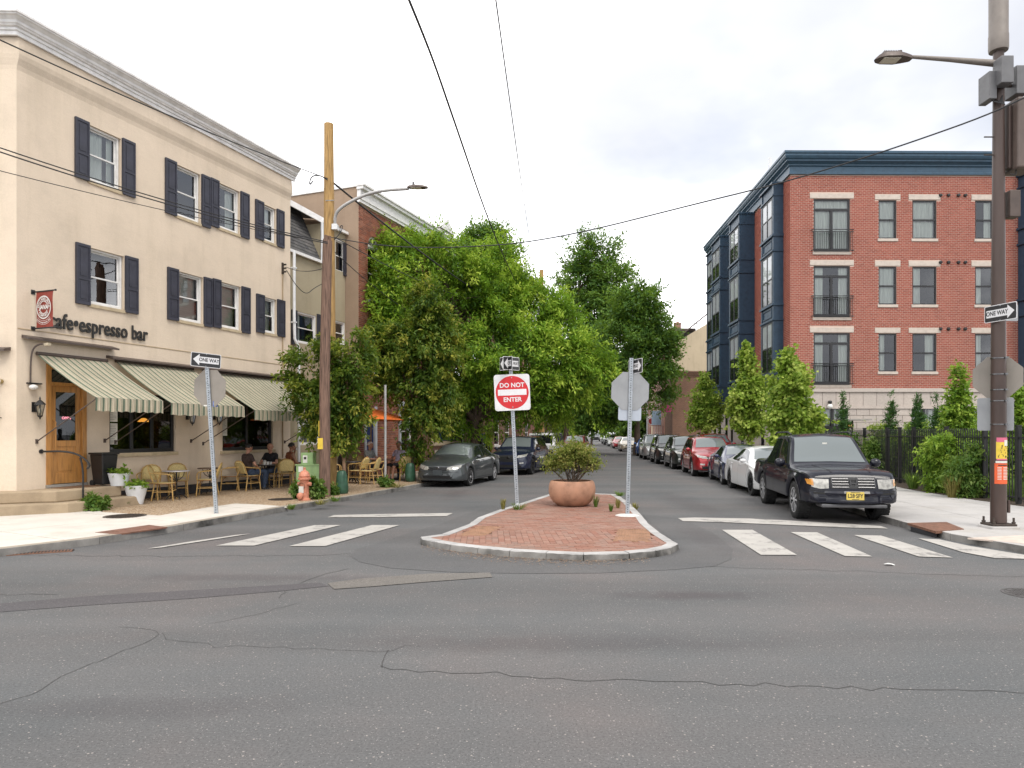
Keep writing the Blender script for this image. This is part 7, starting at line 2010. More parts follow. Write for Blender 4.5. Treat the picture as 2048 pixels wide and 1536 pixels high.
def sedan(sp, dark_grille=True, light=HEADL):
 c = Car(sp); L, H, W = sp['L'], sp['H'], sp['W']; h = L/2; hd = sp.get('hood', 0)
 # glass
 c.patch("windshield", [(-.66, 1.045+hd), (0, 1.075+hd), (.66, 1.045+hd)], [(-.50, H-.10), (0, H-.055), (.50, H-.10)], 'front', WINDSHIELD, n=14, k=8)
 c.patch("rear_window", [(-.58, 1.08), (.58, 1.08)], [(-.46, H-.12), (.46, H-.12)], 'rear', CARGLASS, n=12, k=6)
 c.both("side_window", [(-.02, .95), (.35, .95), (.93, .955)], [(-.02, H-.115), (.22, H-.13), (.42, H-.19)], CARGLASS, n=8, k=6)
 c.both("side_window", [(-h+1.32, 1.0), (-h+1.7, .965), (-.09, .95)], [(-h+1.62, H-.19), (-h+1.9, H-.12), (-.09, H-.11)], CARGLASS, n=8, k=6)
 # lamps, grille, bumper
 zf = .64+hd*.6
 lo = [(W/2-.60, zf-.06), (W/2-.38, zf-.05), (W/2-.16, zf+.02)]; hi = [(W/2-.56, zf+.045), (W/2-.36, zf+.085), (W/2-.15, zf+.115)]
 c.mirror2("headlight", lo, hi, 'front', light, n=8, k=4)
 g = c.patch("grille", [(-.34, zf-.07), (0, zf-.085), (.34, zf-.07)], [(-.40, zf+.035), (0, zf+.045), (.40, zf+.035)], 'front', SEAM, n=10, k=3)
 for q in range(3):
  zz_ = zf-.055+q*.033; MB().tube([tuple(c.hit(y, zz_)+Vector((.012, 0, 0))) for y in np.linspace(-.33, .33, 9)], .006, 4).build("grille_bar", sp.get('gbar', CHROME), g)
 e = c.hit(0, zf); MB().lathe([(0, .022), (.045, .02), (.055, .01), (.05, 0)], 14, (e.x, 0, zf), 'x').build("emblem", CHROME, c.root)
 c.patch("lower_intake", [(-.5, .30), (.5, .30)], [(-.55, .40), (.55, .40)], 'front', SEAM, n=10, k=2)
 c.patch("bumper_line", [(-W/2+.2, .515), (W/2-.2, .515)], [(-W/2+.2, .525), (W/2-.2, .525)], 'front', SEAM, n=18, k=1, off=.003)
 c.mirror2("tail_light", [(W/2-.5, .72), (W/2-.18, .74)], [(W/2-.45, .9), (W/2-.18, .92)], 'rear', TAILRED, n=6, k=3)
 c.seams((1.0, -.05, -h+1.28), .28, .93)
 c.both("rocker", [(-h+1.5, .22), (h-1.35, .22)], [(-h+1.5, .29), (h-1.35, .29)], sp.get('rocker', TRIM), n=10, k=1, off=.004)
 c.patch("hood_seam", [(-.66, .98+hd), (.66, .98+hd)][:0]+[(1.24, -.68), (h-.35, -.62)], [(1.24, -.69), (h-.35, -.63)], 'top', SEAM, n=10, k=1, off=.003)
 c.patch("hood_seam", [(1.24, .68), (h-.35, .62)], [(1.24, .69), (h-.35, .63)], 'top', SEAM, n=10, k=1, off=.003)
 c.mirrors(.82, .95, .06, (.13, .19, .13)); c.handles((.12, -.95), .86)
 return c
def suv_spec(**k):
 L, W, H = k['L'], k['W'], k['H']; h = L/2
 d = dict(name='parked_car', cat='car', axles=(h-.92, -h+.98), arch=.41, zw=.36, r=.36, tw=.23, rimstyle='five', rim=ALLOY,
  top=[(-h, .75), (-h+.04, 1.0), (-h+.14, 1.15), (-h+.5, H-.16), (-h+.75, H-.04), (-h+1.2, H), (0, H), (.3, H-.03), (1.12, 1.17), (1.22, 1.13), (h-.5, 1.02), (h-.16, .90), (h-.05, .76), (h, .52)],
  belt=[(-h, .7), (-h+.15, 1.0), (-h+.6, 1.07), (0, 1.03), (1.0, 1.01), (h-.6, .95), (h-.15, .80), (h, .48)],
  wbelt=[(-h, .62), (-h+.12, .74), (-h+.4, W/2-.08), (-.6, W/2-.045), (.8, W/2-.045), (h-.55, W/2-.075), (h-.18, W/2-.17), (h-.05, W/2-.28), (h, W/2-.38)],
  wmax=[(-h, .68), (-h+.12, .8), (-h+.4, W/2-.01), (-.6, W/2), (.8, W/2), (h-.55, W/2-.01), (h-.2, W/2-.09), (h-.05, W/2-.2), (h, W/2-.3)],
  wroof=[(-h, .5), (-h+.5, .56), (-h+1.0, W/2-.26), (0, W/2-.25), (.35, W/2-.27), (1.15, W/2-.18), (h-.4, W/2-.2), (h, .45)],
  crown=[(-h, .03), (-h+.8, .06), (0, .07), (.3, .07), (1.2, .05), (h-.3, .06), (h, .04)],
  sill=[(-h, .38), (-h+.3, .32), (-.8, .26), (.8, .26), (h-.3, .28), (h, .30)])
 d.update(k); return d
def suv(sp, grille_m=SEAM):
 c = Car(sp); L, H, W = sp['L'], sp['H'], sp['W']; h = L/2
 c.patch("windshield", [(-.68, 1.20), (0, 1.225), (.68, 1.20)], [(-.56, H-.10), (0, H-.06), (.56, H-.10)], 'front', WINDSHIELD, n=14, k=8)
 c.patch("rear_window", [(-.6, 1.2), (.6, 1.2)], [(-.5, H-.14), (.5, H-.14)], 'rear', CARGLASS, n=12, k=6)
 c.both("side_window", [(-.05, 1.06), (.35, 1.055), (.90, 1.06)], [(-.05, H-.13), (.22, H-.14), (.40, H-.2)], CARGLASS, n=8, k=6)
 c.both("side_window", [(-h+1.35, 1.09), (-.12, 1.065)], [(-h+1.35, H-.135), (-.12, H-.13)], CARGLASS, n=8, k=6)
 c.both("side_window", [(-h+.62, 1.16), (-h+1.28, 1.1)], [(-h+.92, H-.2), (-h+1.28, H-.14)], CARGLASS, n=6, k=6)
 lo = [(W/2-.55, .76), (W/2-.36, .77), (W/2-.15, .83)]; hi = [(W/2-.5, .86), (W/2-.34, .88), (W/2-.13, .93)]
 c.mirror2("headlight", lo, hi, 'front', HEADL, n=8, k=4)
 g = c.patch("grille", [(-.36, .60), (0, .57), (.36, .60)], [(-.44, .85), (0, .865), (.44, .85)], 'front', grille_m, n=10, k=5)
 for q in range(3):
  zz_ = .66+q*.06; MB().tube([tuple(c.hit(y, zz_)+Vector((.012, 0, 0))) for y in np.linspace(-.36, .36, 9)], .008, 4).build("grille_bar", CHROME if q == 2 else ALLOY_DK, g)
 e = c.hit(0, .76); MB().lathe([(0, .03), (.055, .025), (.065, .01), (.06, 0)], 14, (e.x, 0, .76), 'x').build("emblem", CHROME, c.root)
 c.patch("lower_intake", [(-.6, .34), (.6, .34)], [(-.62, .46), (.62, .46)], 'front', SEAM, n=10, k=2)
 c.mirror2("fog_lamp", [(W/2-.42, .50), (W/2-.24, .51)], [(W/2-.42, .56), (W/2-.24, .57)], 'front', HEADL, n=4, k=2)
 c.mirror2("tail_light", [(W/2-.4, .92), (W/2-.16, .94)], [(W/2-.36, 1.08), (W/2-.16, 1.1)], 'rear', TAILRED, n=6, k=3)
 c.seams((.98, -.08, -h+1.3), .36, 1.04)
 c.both("rocker", [(-h+1.45, .27), (h-1.38, .27)], [(-h+1.45, .40), (h-1.38, .40)], TRIM, n=10, k=1, off=.006); c.arches(TRIM, .06)
 for sd in (-1, 1): MB().tube([(-h+.9, sd*(W/2-.31), H-.02), (-h+1.1, sd*(W/2-.31), H+.025), (.1, sd*(W/2-.31), H+.025), (.3, sd*(W/2-.33), H-.04)], .018, 6).build("roof_rail", TRIM, c.root)
 c.mirrors(.80, 1.07, .06, (.13, .2, .16)); c.handles((.08, -.95), .97)
 return c
def place_car(c, pxf, pyf, heading, side=1, z=0.0):
 """put the car so that its viewer-side front tyre touches the ground at the pixel; heading = direction the car faces"""
 x, y = gp(pxf, pyf); sp = c.sp
 ax = sp['axles'][0]; off = Vector((ax, side*(sp['W']/2-.08)))
 ca, sa = math.cos(heading), math.sin(heading)
 c.put(x-(off.x*ca-off.y*sa), y-(off.x*sa+off.y*ca), heading, z)
 return c
def face(deg):   # heading of a car facing the camera, turned deg from straight at it (positive: nose swings to the right of the picture)
 return R(-90+deg)
# ---- right-hand row, viewer side is the cars' own right (y<0 local): nose towards the camera
GRP_R = "cars parked along the right kerb"
# pickup
PK = carpaint("pickup", (0.008, 0.009, 0.016), 0.0, 0.4)
PK.node_tree.nodes['Principled BSDF'].inputs['Coat Weight'].default_value = 0.7
PK.node_tree.nodes['Principled BSDF'].inputs['Specular IOR Level'].default_value = 0.08
Lp, Wp, Hp = 5.25, 1.88, 1.83; h = Lp/2
sp = dict(name='pickup_truck', cat='pickup', label="glossy black pickup with a yellow plate, nearest in the right row", L=Lp, W=Wp, H=Hp, paint=PK, axles=(h-.98, -h+1.17), arch=.475, zw=.40, r=.40, tw=.28, rimstyle='truck', rim=ALLOY, steer=R(0),
 top=[(-h, .95), (-h+.03, 1.12), (-h+.1, 1.16), (-h+1.15, 1.18), (-h+1.45, 1.30), (-h+2.05, Hp-.05), (-h+2.3, Hp), (.15, Hp), (.42, Hp-.04), (1.14, 1.175), (1.24, 1.145), (h-.5, 1.10), (h-.3, 1.08), (h-.17, 1.03), (h-.11, .96), (h-.07, .85), (h, .58)],
 belt=[(-h, .9), (-h+.1, 1.05), (-h+1.2, 1.08), (0, 1.05), (1.0, 1.04), (h-.4, 1.0), (h-.1, .88), (h, .56)],
 wbelt=[(-h, .86), (-h+.2, Wp/2-.05), (-.5, Wp/2-.04), (.8, Wp/2-.04), (h-.75, Wp/2-.05), (h-.3, Wp/2-.10), (h-.12, Wp/2-.16), (h-.04, Wp/2-.22), (h, Wp/2-.3)],
 wmax=[(-h, .88), (-h+.2, Wp/2-.01), (-.5, Wp/2), (.8, Wp/2), (h-.75, Wp/2), (h-.3, Wp/2-.05), (h-.12, Wp/2-.10), (h-.04, Wp/2-.16), (h, Wp/2-.24)],
 wroof=[(-h, .8), (-h+1.2, Wp/2-.12), (-h+2.2, Wp/2-.24), (.1, Wp/2-.22), (.42, Wp/2-.24), (1.12, Wp/2-.13), (h-.4, Wp/2-.14), (h, Wp/2-.25)],
 crown=[(-h, .02), (-h+1.2, .02), (-h+2.2, .06), (.3, .07), (1.15, .04), (h-.3, .04), (h, .03)],
 sill=[(-h, .55), (-h+.3, .5), (-.8, .42), (.8, .42), (h-.4, .42), (h, .44)], tumble=.01)
c = Car(sp)
c.patch("windshield", [(-.75, 1.19), (0, 1.205), (.75, 1.19)], [(-.61, Hp-.105), (0, Hp-.07), (.61, Hp-.105)], 'front', WINDSHIELD, n=16, k=8)
c.both("side_window", [(-.10, 1.09), (.4, 1.085), (.92, 1.09)], [(-.10, Hp-.125), (.25, Hp-.135), (.44, Hp-.2)], CARGLASS, n=8, k=6)
c.both("side_window", [(-1.02, 1.11), (-.18, 1.095)], [(-.72, Hp-.15), (-.18, Hp-.125)], CARGLASS, n=8, k=6)
for a, b in (((.94, 1.07), (-.12, 1.065)), ((-1.05, 1.085), (-.16, 1.07))): c.both("chrome_strip", [a, b], [(a[0], a[1]+.018), (b[0], b[1]+.018)], CHROME, n=8, k=1, off=.008)
c.both("rain_guard", [(-.12, Hp-.13), (.25, Hp-.14), (.46, Hp-.21)], [(-.12, Hp-.085), (.28, Hp-.095), (.52, Hp-.20)], SEAM, n=8, k=1, off=.02)
c.both("rain_guard", [(-.70, Hp-.155), (-.18, Hp-.13)], [(-.66, Hp-.10), (-.18, Hp-.085)], SEAM, n=8, k=1, off=.02)
c.mirror2("headlight", [(.47, .72), (.64, .71), (.78, .75)], [(.46, .90), (.64, .905), (.80, .915)], 'front', HEADL, n=8, k=5, off=.012)
c.mirror2("turn_lamp", [(.745, .77), (.83, .80)], [(.76, .90), (.845, .90)], 'front', AMBER, n=4, k=4, off=.018)
g = c.patch("grille", [(-.43, .72), (.43, .72)], [(-.43, .945), (.43, .945)], 'front', TRIM, n=10, k=5, off=.008)
for sd in (-1, 1):
 for zz_ in (.75, .81, .86, .915):
  pts = [tuple(c.hit(sd*y, zz_)+Vector((.02, 0, 0))) for y in np.linspace(.09, .40, 5)]
  MB().tube(pts, .0065, 6).build("grille_bar", CHROME, g)
 MB().tube([tuple(c.hit(sd*.405, z_)+Vector((.02, 0, 0))) for z_ in np.linspace(.75, .915, 5)], .008, 6).build("grille_bar", CHROME, g)
ex = c.hit(0, .83).x+.02
mb = MB();
for sd in (-1, 1): mb.bar((ex, sd*.062, .905), (ex, sd*.045, .755), .02, .022).bar((ex, sd*.087, .915), (ex, sd*.07, .742), .01, .012)
mb.bar((ex, -.052, .83), (ex, .052, .83), .02, .024).bar((ex, -.087, .915), (ex, .087, .915), .01, .012).bar((ex, -.07, .742), (ex, .07, .742), .01, .012)
mb.build("emblem", CHROME, g)
c.patch("bumper_line", [(-.8, .665), (.8, .665)], [(-.8, .68), (.8, .68)], 'front', SEAM, n=20, k=1, off=.004)
c.mirror2("bumper_vent", [(.5, .6), (.76, .61)], [(.5, .64), (.76, .65)], 'front', SEAM, n=6, k=1, off=.006)
# bumper bar and skid plate standing proud of the nose
mb = MB(); n_ = 17; vs = []
for i in range(n_):
 y = -.84+1.68*i/(n_-1); xx = h+.075-.34*abs(y/.86)**2.8
 for dx, z in ((-.10, .68), (-.01, .675), (.015, .63), (.0, .57), (.012, .53), (.012, .44), (-.05, .41), (-.12, .41)): vs.append((xx+dx, y, z))
m_ = 8
mb.add(vs, [(i*m_+j, (i+1)*m_+j, (i+1)*m_+j+1, i*m_+j+1) for i in range(n_-1) for j in range(m_-1)])
mb.build("front_bumper", PK, c.root, smooth=30)
MB().box(h-.4, h+.03, -.62, .62, .34, .41).build("skid_plate", mat("skid_grey", (0.08, 0.08, 0.085), 0.6), c.root, bevel=.02)
pl = MB().box(h+.082, h+.098, -.30+.13, .13+.03, .505, .665).build("licence_plate", PLATE_Y, c.root)
t = text_mb("L28\u00b7SFY", 0.11, 0.001, 0.003, 'CENTER', 0, 0.82); t.v = [(h+.0985+v[2]*.3, -.005+v[0]*.98, .582+v[1]) for v in t.v]; t.build("lettering", SIGNLET, pl)
MB().box(h+.0982, h+.0990, -.09, .08, .645, .657).box(h+.0982, h+.0990, -.07, .06, .513, .523).build("print", SIGNLET, pl)
c.both("side_moulding", [(-h+1.75, .74), (h-1.55, .74)], [(-h+1.75, .80), (h-1.55, .80)], PK, n=10, k=2, off=.022)
c.arches(PK, .09); c.seams((.98, -.14, -1.12), .46, 1.05)
c.patch("hood_crease", [(1.25, -.42), (h-.2, -.36)], [(1.25, -.445), (h-.2, -.385)], 'top', PK, n=8, k=1, off=.012)
c.patch("hood_crease", [(1.25, .42), (h-.2, .36)], [(1.25, .445), (h-.2, .385)], 'top', PK, n=8, k=1, off=.012)
c.mirrors(.9, 1.12, .09, (.17, .24, .2), PK); c.handles((.02, -.98), .96, PK)
h_ = c.hit(0.02, 1.6); MB().box(h_.x-.0, h_.x+.02, -.05, .05, 1.57, 1.62).build("windshield_tag", PAPER, c.root)
for sd in (-1, 1): MB().tube([(-1.1, sd*(Wp/2-.27), Hp-.03), (-.9, sd*(Wp/2-.27), Hp+.02), (.2, sd*(Wp/2-.26), Hp+.03), (.42, sd*(Wp/2-.28), Hp-.02)], .02, 6).build("roof_rail", TRIM, c.root)
c.root['group'] = GRP_R
place_car(c, 1592, 1036, face(-8.5), -1)
# white sedan
P_WHITE = carpaint("white", (0.62, 0.62, 0.62), 0.0, 0.3); P_BLUE = carpaint("deep_blue", (0.02, 0.026, 0.07), 0.4); P_RED = carpaint("red", (0.30, 0.012, 0.018), 0.4)
P_DKGREEN = carpaint("black_green", (0.022, 0.027, 0.024), 0.5); P_BLACK = carpaint("black", (0.008, 0.008, 0.01), 0.0); P_SILVER = carpaint("silver", (0.42, 0.43, 0.43), 0.7)
P_CAMRY = carpaint("grey_green", (0.062, 0.070, 0.074), 0.4, 0.4); P_NAVY = carpaint("navy", (0.008, 0.012, 0.034), 0.1); P_GOLD = carpaint("pale_gold", (0.47, 0.42, 0.32), 0.5); P_SKY = carpaint("bright_blue", (0.03, 0.12, 0.38), 0.4)
cw_ = sedan(sedan_spec(L=4.65, W=1.78, H=1.44, label="white sedan directly behind the black pickup", paint=P_WHITE, rim=ALLOY_DK, r=.33, rimstyle='ten', rocker=P_WHITE)); place_car(cw_, 1504, 991, face(-5), -1)
cb_ = sedan(sedan_spec(L=4.6, W=1.82, H=1.42, label="dark blue sedan between the white sedan and the red sport utility", paint=P_BLUE, rimstyle='multi', r=.33)); place_car(cb_, 1445, 969, face(-8), -1)
cr_ = suv(suv_spec(L=4.55, W=1.84, H=1.68, label="bright red sport utility in the right row behind the dark blue sedan", paint=P_RED)); place_car(cr_, 1386, 952, face(-6), -1)
cg_ = suv(suv_spec(L=4.6, W=1.85, H=1.68, label="dark greenish-black sport utility behind the red one", paint=P_DKGREEN, rimstyle='ten')); place_car(cg_, 1345, 938, face(-5.5), -1)
ck_ = suv(suv_spec(L=4.7, W=1.88, H=1.73, label="black sport utility between the greenish one and the white van", paint=P_BLACK)); place_car(ck_, 1313, 928, face(-5.5), -1)
cv_ = suv(suv_spec(L=4.8, W=1.9, H=1.74, label="white tall van-like car right of the island's octagonal sign pole", paint=P_SILVER)); place_car(cv_, 1288, 919, face(-5.5), -1)
for q in (cw_, cb_, cr_, cg_, ck_, cv_): q.root['group'] = GRP_R
def recar(src, paint, label, px, py, deg, group, side=-1):
 r = copy_tree(src.root, None, {src.sp['paint'].name: paint}); r['label'] = label
 if group: r['group'] = group
 class T: pass
 t = Car.__new__(Car); t.sp = src.sp; t.root = r
 place_car(t, px, py, face(deg), side); return t
recar(cb_, P_SKY, "bright blue car almost hidden behind the white tall van", 1274, 912, -5.5, GRP_R)
recar(cb_, P_GOLD, "pale gold sedan seen right beside the island's stop sign pole", 1241, 903, -5.5, GRP_R)
recar(cb_, P_RED, "small red car just past the pale gold sedan", 1227, 897, -5.5, GRP_R)
recar(cr_, P_WHITE, "white car after the small red one, far in the right row", 1217, 892.5, -5.5, GRP_R)
recar(cr_, P_BLACK, "black car far in the right row after the white one", 1209, 889.5, -5.5, GRP_R)
recar(cr_, P_DKGREEN, "dark green car near the right row's far end", 1204.5, 887.5, -5.5, GRP_R)
recar(cr_, P_BLACK, "dark sport utility closing the right row by the far crossing", 1184, 882.5, -5.5, GRP_R)
recar(cr_, P_SILVER, "silver car last in line beyond the far crossing", 1181, 879, -5.5, GRP_R)
# cars standing on the lot behind the row
t = recar(cr_, P_RED, "second red sport utility whose roof shows behind the red one", 1386, 952, 5, GRP_R); t.root.location = (11.05, 37.5, PAV); t.root.rotation_euler.z = R(-96)
# ---- left row
GRP_L = "cars parked along the left kerb"
cc_ = sedan(sedan_spec(L=4.8, W=1.8, H=1.49, label="dusty grey-green sedan nearest in the left row under the maple", paint=P_CAMRY, rimstyle='cover', r=.32)); place_car(cc_, 939, 972, face(-15.5), 1)
cc_.plate(.50, mat("plate_dark", (0.05, 0.06, 0.065), 0.6))
cs_ = suv(suv_spec(L=4.7, W=1.87, H=1.69, label="dark blue sport utility behind the grey-green sedan", paint=P_NAVY, rim=ALLOY_DK)); place_car(cs_, 1064, 949, face(-15.5), 1)
for q in (cc_, cs_): q.root['group'] = GRP_L
# jeep: boxy white off-roader with black soft top
P_JEEP = carpaint("jeep_white", (0.60, 0.60, 0.60), 0.0, 0.35)
Lj, Wj, Hj = 4.3, 1.85, 1.84; h = Lj/2
sp = dict(name='off_road_vehicle', cat='car', label="white boxy off-roader with black soft top behind the planter bowl", L=Lj, W=Wj, H=Hj, paint=P_JEEP, axles=(h-.7, -h+.85), arch=.47, zw=.41, r=.41, tw=.26, rimstyle='five', rim=ALLOY_DK,
 top=[(-h, 1.1), (-h+.04, Hj-.1), (-h+.15, Hj), (.1, Hj), (.28, Hj-.03), (.62, 1.22), (.72, 1.2), (h-.3, 1.14), (h-.1, 1.08), (h, .7)],
 belt=[(-h, 1.05), (0, 1.12), (.6, 1.12), (h-.3, 1.06), (h, .68)],
 wbelt=[(-h, Wj/2-.12), (0, Wj/2-.1), (.7, Wj/2-.14), (h, Wj/2-.3)], wmax=[(-h, Wj/2-.1), (0, Wj/2-.08), (.7, Wj/2-.1), (h, Wj/2-.26)],
 wroof=[(-h, Wj/2-.22), (0, Wj/2-.2), (.3, Wj/2-.2), (.7, Wj/2-.2), (h, Wj/2-.36)], crown=[(-h, .03), (.3, .03), (h, .03)],
 sill=[(-h, .5), (0, .45), (h, .5)], tumble=.0)
cj = Car(sp)
cj.patch("windshield", [(-.66, 1.25), (.66, 1.25)], [(-.62, Hj-.14), (.62, Hj-.14)], 'front', CARGLASS, n=10, k=6)
cj.patch("soft_top", [(-h+.05, -.72), (.12, -.72)], [(-h+.05, .72), (.12, .72)], 'top', SEAM, n=10, k=10, off=.015)
cj.both("soft_top_side", [(-h+.06, 1.16), (-.25, 1.16)], [(-h+.1, Hj-.05), (-.25, Hj-.05)], SEAM, n=8, k=4, off=.012)
cj.both("side_window", [(-.18, 1.18), (.45, 1.18)], [(-.18, Hj-.1), (.2, Hj-.1)], CARGLASS, n=6, k=4)
g = cj.patch("grille", [(-.5, .78), (.5, .78)], [(-.5, 1.05), (.5, 1.05)], 'front', P_JEEP, n=8, k=4, off=.01)
for k in range(7):
 y = -.27+.09*k; p = cj.hit(y, .92); MB().box(p.x-.01, p.x+.022, y-.025, y+.025, .82, 1.03).build("grille_slot", SEAM, g)
for sd in (-1, 1):
 p = cj.hit(sd*.44, .92); MB().lathe([(0, .05), (.1, .045), (.115, .02), (.115, 0)], 16, (p.x-.01, sd*.44, .93), 'x').build("headlight", HEADL, cj.root)
 MB().box(h-1.2, h-.1, min(sd*(Wj/2-.26), sd*Wj/2), max(sd*(Wj/2-.26), sd*Wj/2), .90, .95).build("fender", TRIM, cj.root, bevel=.02)
MB().box(h-.02, h+.16, -.8, .8, .52, .66).build("bumper", TRIM, cj.root, bevel=.02)
cj.mirrors(.5, 1.2, .06, (.1, .2, .18), TRIM); cj.root['group'] = GRP_L
place_car(cj, 1105, 934, face(-15), 1)
P_MAR = carpaint("maroon", (0.16, 0.02, 0.022), 0.3)
cm = suv(suv_spec(L=4.6, W=1.86, H=1.66, label="dark red car with a red wing mirror behind the white off-roader", paint=P_MAR)); cm.root['group'] = GRP_L
place_car(cm, 1170, 917, face(-12), 1)
def rel(src, paint, label, px, py): return recar(src, paint, label, px, py, -5.5, GRP_L, 1)
rel(cb_, P_GOLD, "beige sedan in the left row far down the street", 1172, 884.5)
rel(cr_, P_SILVER, "silver van far behind the beige sedan", 1170, 881.5)
rel(cr_, P_BLACK, "dark car at the left row's far end beside the green sign", 1158, 880)
rel(cr_, P_WHITE, "white truck-like car at the left row's far end", 1163, 878.5)
# ------------------------------------------------------------------ poles, signs, fence, hydrant
def upost(name, label, base, top, group=None, cat="sign"):
 """galvanised U-channel post from base to top (world), returns root at the base"""
 t = thing(name, label, cat, base, 0, group)
 b = Vector(base); e = Vector(top)-b
 mb = MB(); hw, dp, th = 0.038, 0.03, 0.006
 mb.bar((0,0,0), e, hw*2, th, 0, (0,1,0))
 for sx in (-1, 1): mb.bar((sx*hw, dp/2, 0), Vector((sx*hw, dp/2, 0))+e, th, dp, 0, (0,1,0))
 o = mb.build("post", GALV, t)
 hs = MB(); n = int(e.length/0.05)
 for i in range(n):
  c = e*((i+.5)/n); hs.add([(c.x+.011*math.cos(k*math.pi/3), c.y-th/2-.0012, c.z+.011*math.sin(k*math.pi/3)) for k in range(6)], [tuple(range(6))])
 hs.build("hole", HOLE, o)
 return t, e
def oct_mb(w, th=0.006):
 r = w/2/math.cos(math.pi/8); pts = [(r*math.cos(math.pi/8+k*math.pi/4), r*math.sin(math.pi/8+k*math.pi/4)) for k in range(8)]
 vs = [(x, -th/2, z) for x, z in pts]+[(x, th/2, z) for x, z in pts]
 return MB().add(vs, [tuple(range(8)), tuple(range(8, 16))[::-1]]+[(k, k+8, (k+1) % 8+8, (k+1) % 8) for k in range(8)])
def rrect(w, h, r, n=4):
 p = []
 for cx, cz, a0 in ((w/2-r, h/2-r, 0), (-w/2+r, h/2-r, 90), (-w/2+r, -h/2+r, 180), (w/2-r, -h/2+r, 270)):
  for k in range(n+1): a = R(a0+90*k/n); p.append((cx+r*math.cos(a), cz+r*math.sin(a)))
 return p
def plate_mb(w, h, r=0.035, th=0.005, y=0.0):
 p = rrect(w, h, r); n = len(p)
 return MB().add([(x, y-th/2, z) for x, z in p]+[(x, y+th/2, z) for x, z in p], [tuple(range(n)), tuple(range(n, 2*n))[::-1]]+[(k, k+n, (k+1) % n+n, (k+1) % n) for k in range(n)])
def put_rot(o, loc, yaw=0.0, roll=0.0):
 o.location = loc; o.rotation_euler = (0, roll, yaw); return o
def one_way(parent, loc, yaw, roll=0.0, left=True, w=0.61, h=0.30):
 p = put_rot(plate_mb(w, h, 0.025).build("plate", SIGN_W, parent), loc, yaw, roll)
 plate_mb(w-.025, h-.025, 0.02, 0.002, -0.004).build("face", SIGN_K, p)
 s = -1 if left else 1
 x0, x1, xh = -w*.40, w*.42, w*.22
 pts = [(s*w*.43, 0), (s*xh, h*.40), (s*xh, h*.22), (-s*w*.43, h*.22), (-s*w*.43, -h*.22), (s*xh, -h*.22), (s*xh, -h*.40)]
 if left: pts = pts[::-1]
 MB().add([(x, -0.0065, z) for x, z in pts], [tuple(range(len(pts)))[::-1]]).build("arrow", SIGN_W, p)
 t = text_mb("ONE WAY", h*.36, 0.0, 0.003, 'CENTER', 0, 0.92)
 t.v = [(v[0]*0.88-s*w*.10, -0.0082, v[1]-.0) for v in t.v]; t.build("lettering", SIGN_K, p)
 for z in (h*.42, -h*.42): MB().lathe([(0, -.011), (.008, -.01), (.01, -.004)], 8, (0, 0, z), 'y').build("bolt", GALV, p)
 return p
# left leaning post: one-way over the back of a stop sign
b = gp(432, 1027, PAV); Y = b[1]
top = ((412-CX)*Y/F, Y, zat(708, Y))
t, e = upost("sign_post", "leaning post with one-way arrow above a tan stop sign back by the cafe", (*b, PAV), top)
def on(e, b, py, Y):
 f = (zat(py, Y)-b[2])/e.z; return e*f
rl = R(-3)
p = on(e, (0,0,PAV), 721, Y); one_way(t, (p.x+.01, p.y-.04, p.z), R(40), R(3), True)
p = on(e, (0,0,PAV), 776, Y); o = put_rot(oct_mb(0.78).build("stop_plate", SIGN_BACK_T, t), (p.x+.02, p.y+.035, p.z), R(-14), R(3))
p = on(e, (0,0,PAV), 808, Y); MB().box(.055, .16, -.012, -.008, -.06, .06).build("sticker", mat("sticker_blue", (0.06, 0.12, 0.38), 0.6), t, loc=tuple(p+Vector((.02, .02, 0))))
MB().box(.075, .14, -.0135, -.0125, -.02, .035).build("sticker_print", PAPER, t, loc=tuple(p+Vector((.02, .02, 0))))
MB().box(-.07, -.0, -.012, -.008, -.05, -.02).build("sticker", PAPER, t, loc=tuple(p+Vector((-.05, .02, 0))))
# do-not-enter post on the island
b = gp(1035, 1019, IZ); Y = b[1]
top = ((1020-CX)*Y/F, Y, zat(713, Y))
t, e = upost("sign_post", "island post with red do-not-enter sign and one-way arrows on top", (*b, IZ), top)
p = on(e, (0,0,IZ), 785, Y); rl = R(-2.4)
dne = put_rot(plate_mb(0.81, 0.82, 0.06).build("plate", SIGN_W, t), (p.x+.01, p.y-.035, p.z), R(4), rl)
n = 48; MB().add([(.375*math.cos(2*math.pi*k/n), -.0045, .375*math.sin(2*math.pi*k/n)) for k in range(n)], [tuple(range(n))]).build("disc", SIGN_R, dne)
MB().add([(-.325, -.0065, -.065), (.325, -.0065, -.065), (.325, -.0065, .07), (-.325, -.0065, .07)], [(0,1,2,3)]).build("bar", SIGN_W, dne)
for s_, z in (("DO NOT", .16), ("ENTER", -.165)):
 tt = text_mb(s_, .142, 0.0, .0035, 'CENTER'); tt.v = [(v[0]*.98, -.0065, v[1]+z) for v in tt.v]; tt.build("lettering", SIGN_W, dne)
for z in (.335, -.335): MB().lathe([(0, -.012), (.012, -.01), (.016, -.004)], 8, (0, 0, z), 'y').build("bolt", GALV, dne)
p = on(e, (0,0,IZ), 727.5, Y)
one_way(t, (p.x+.02, p.y-.06, p.z+.0), R(53), R(-2), True)
one_way(t, (p.x-.10, p.y+.02, p.z+.01), R(-62), R(2), True)
MB().lathe([(0, 0), (.05, 0), (.05, .12), (0, .14)], 10, (b[0]*0, 0, 0)).build("base_sleeve", mat("sleeve_pale", (0.5, 0.5, 0.5), 0.6), t)
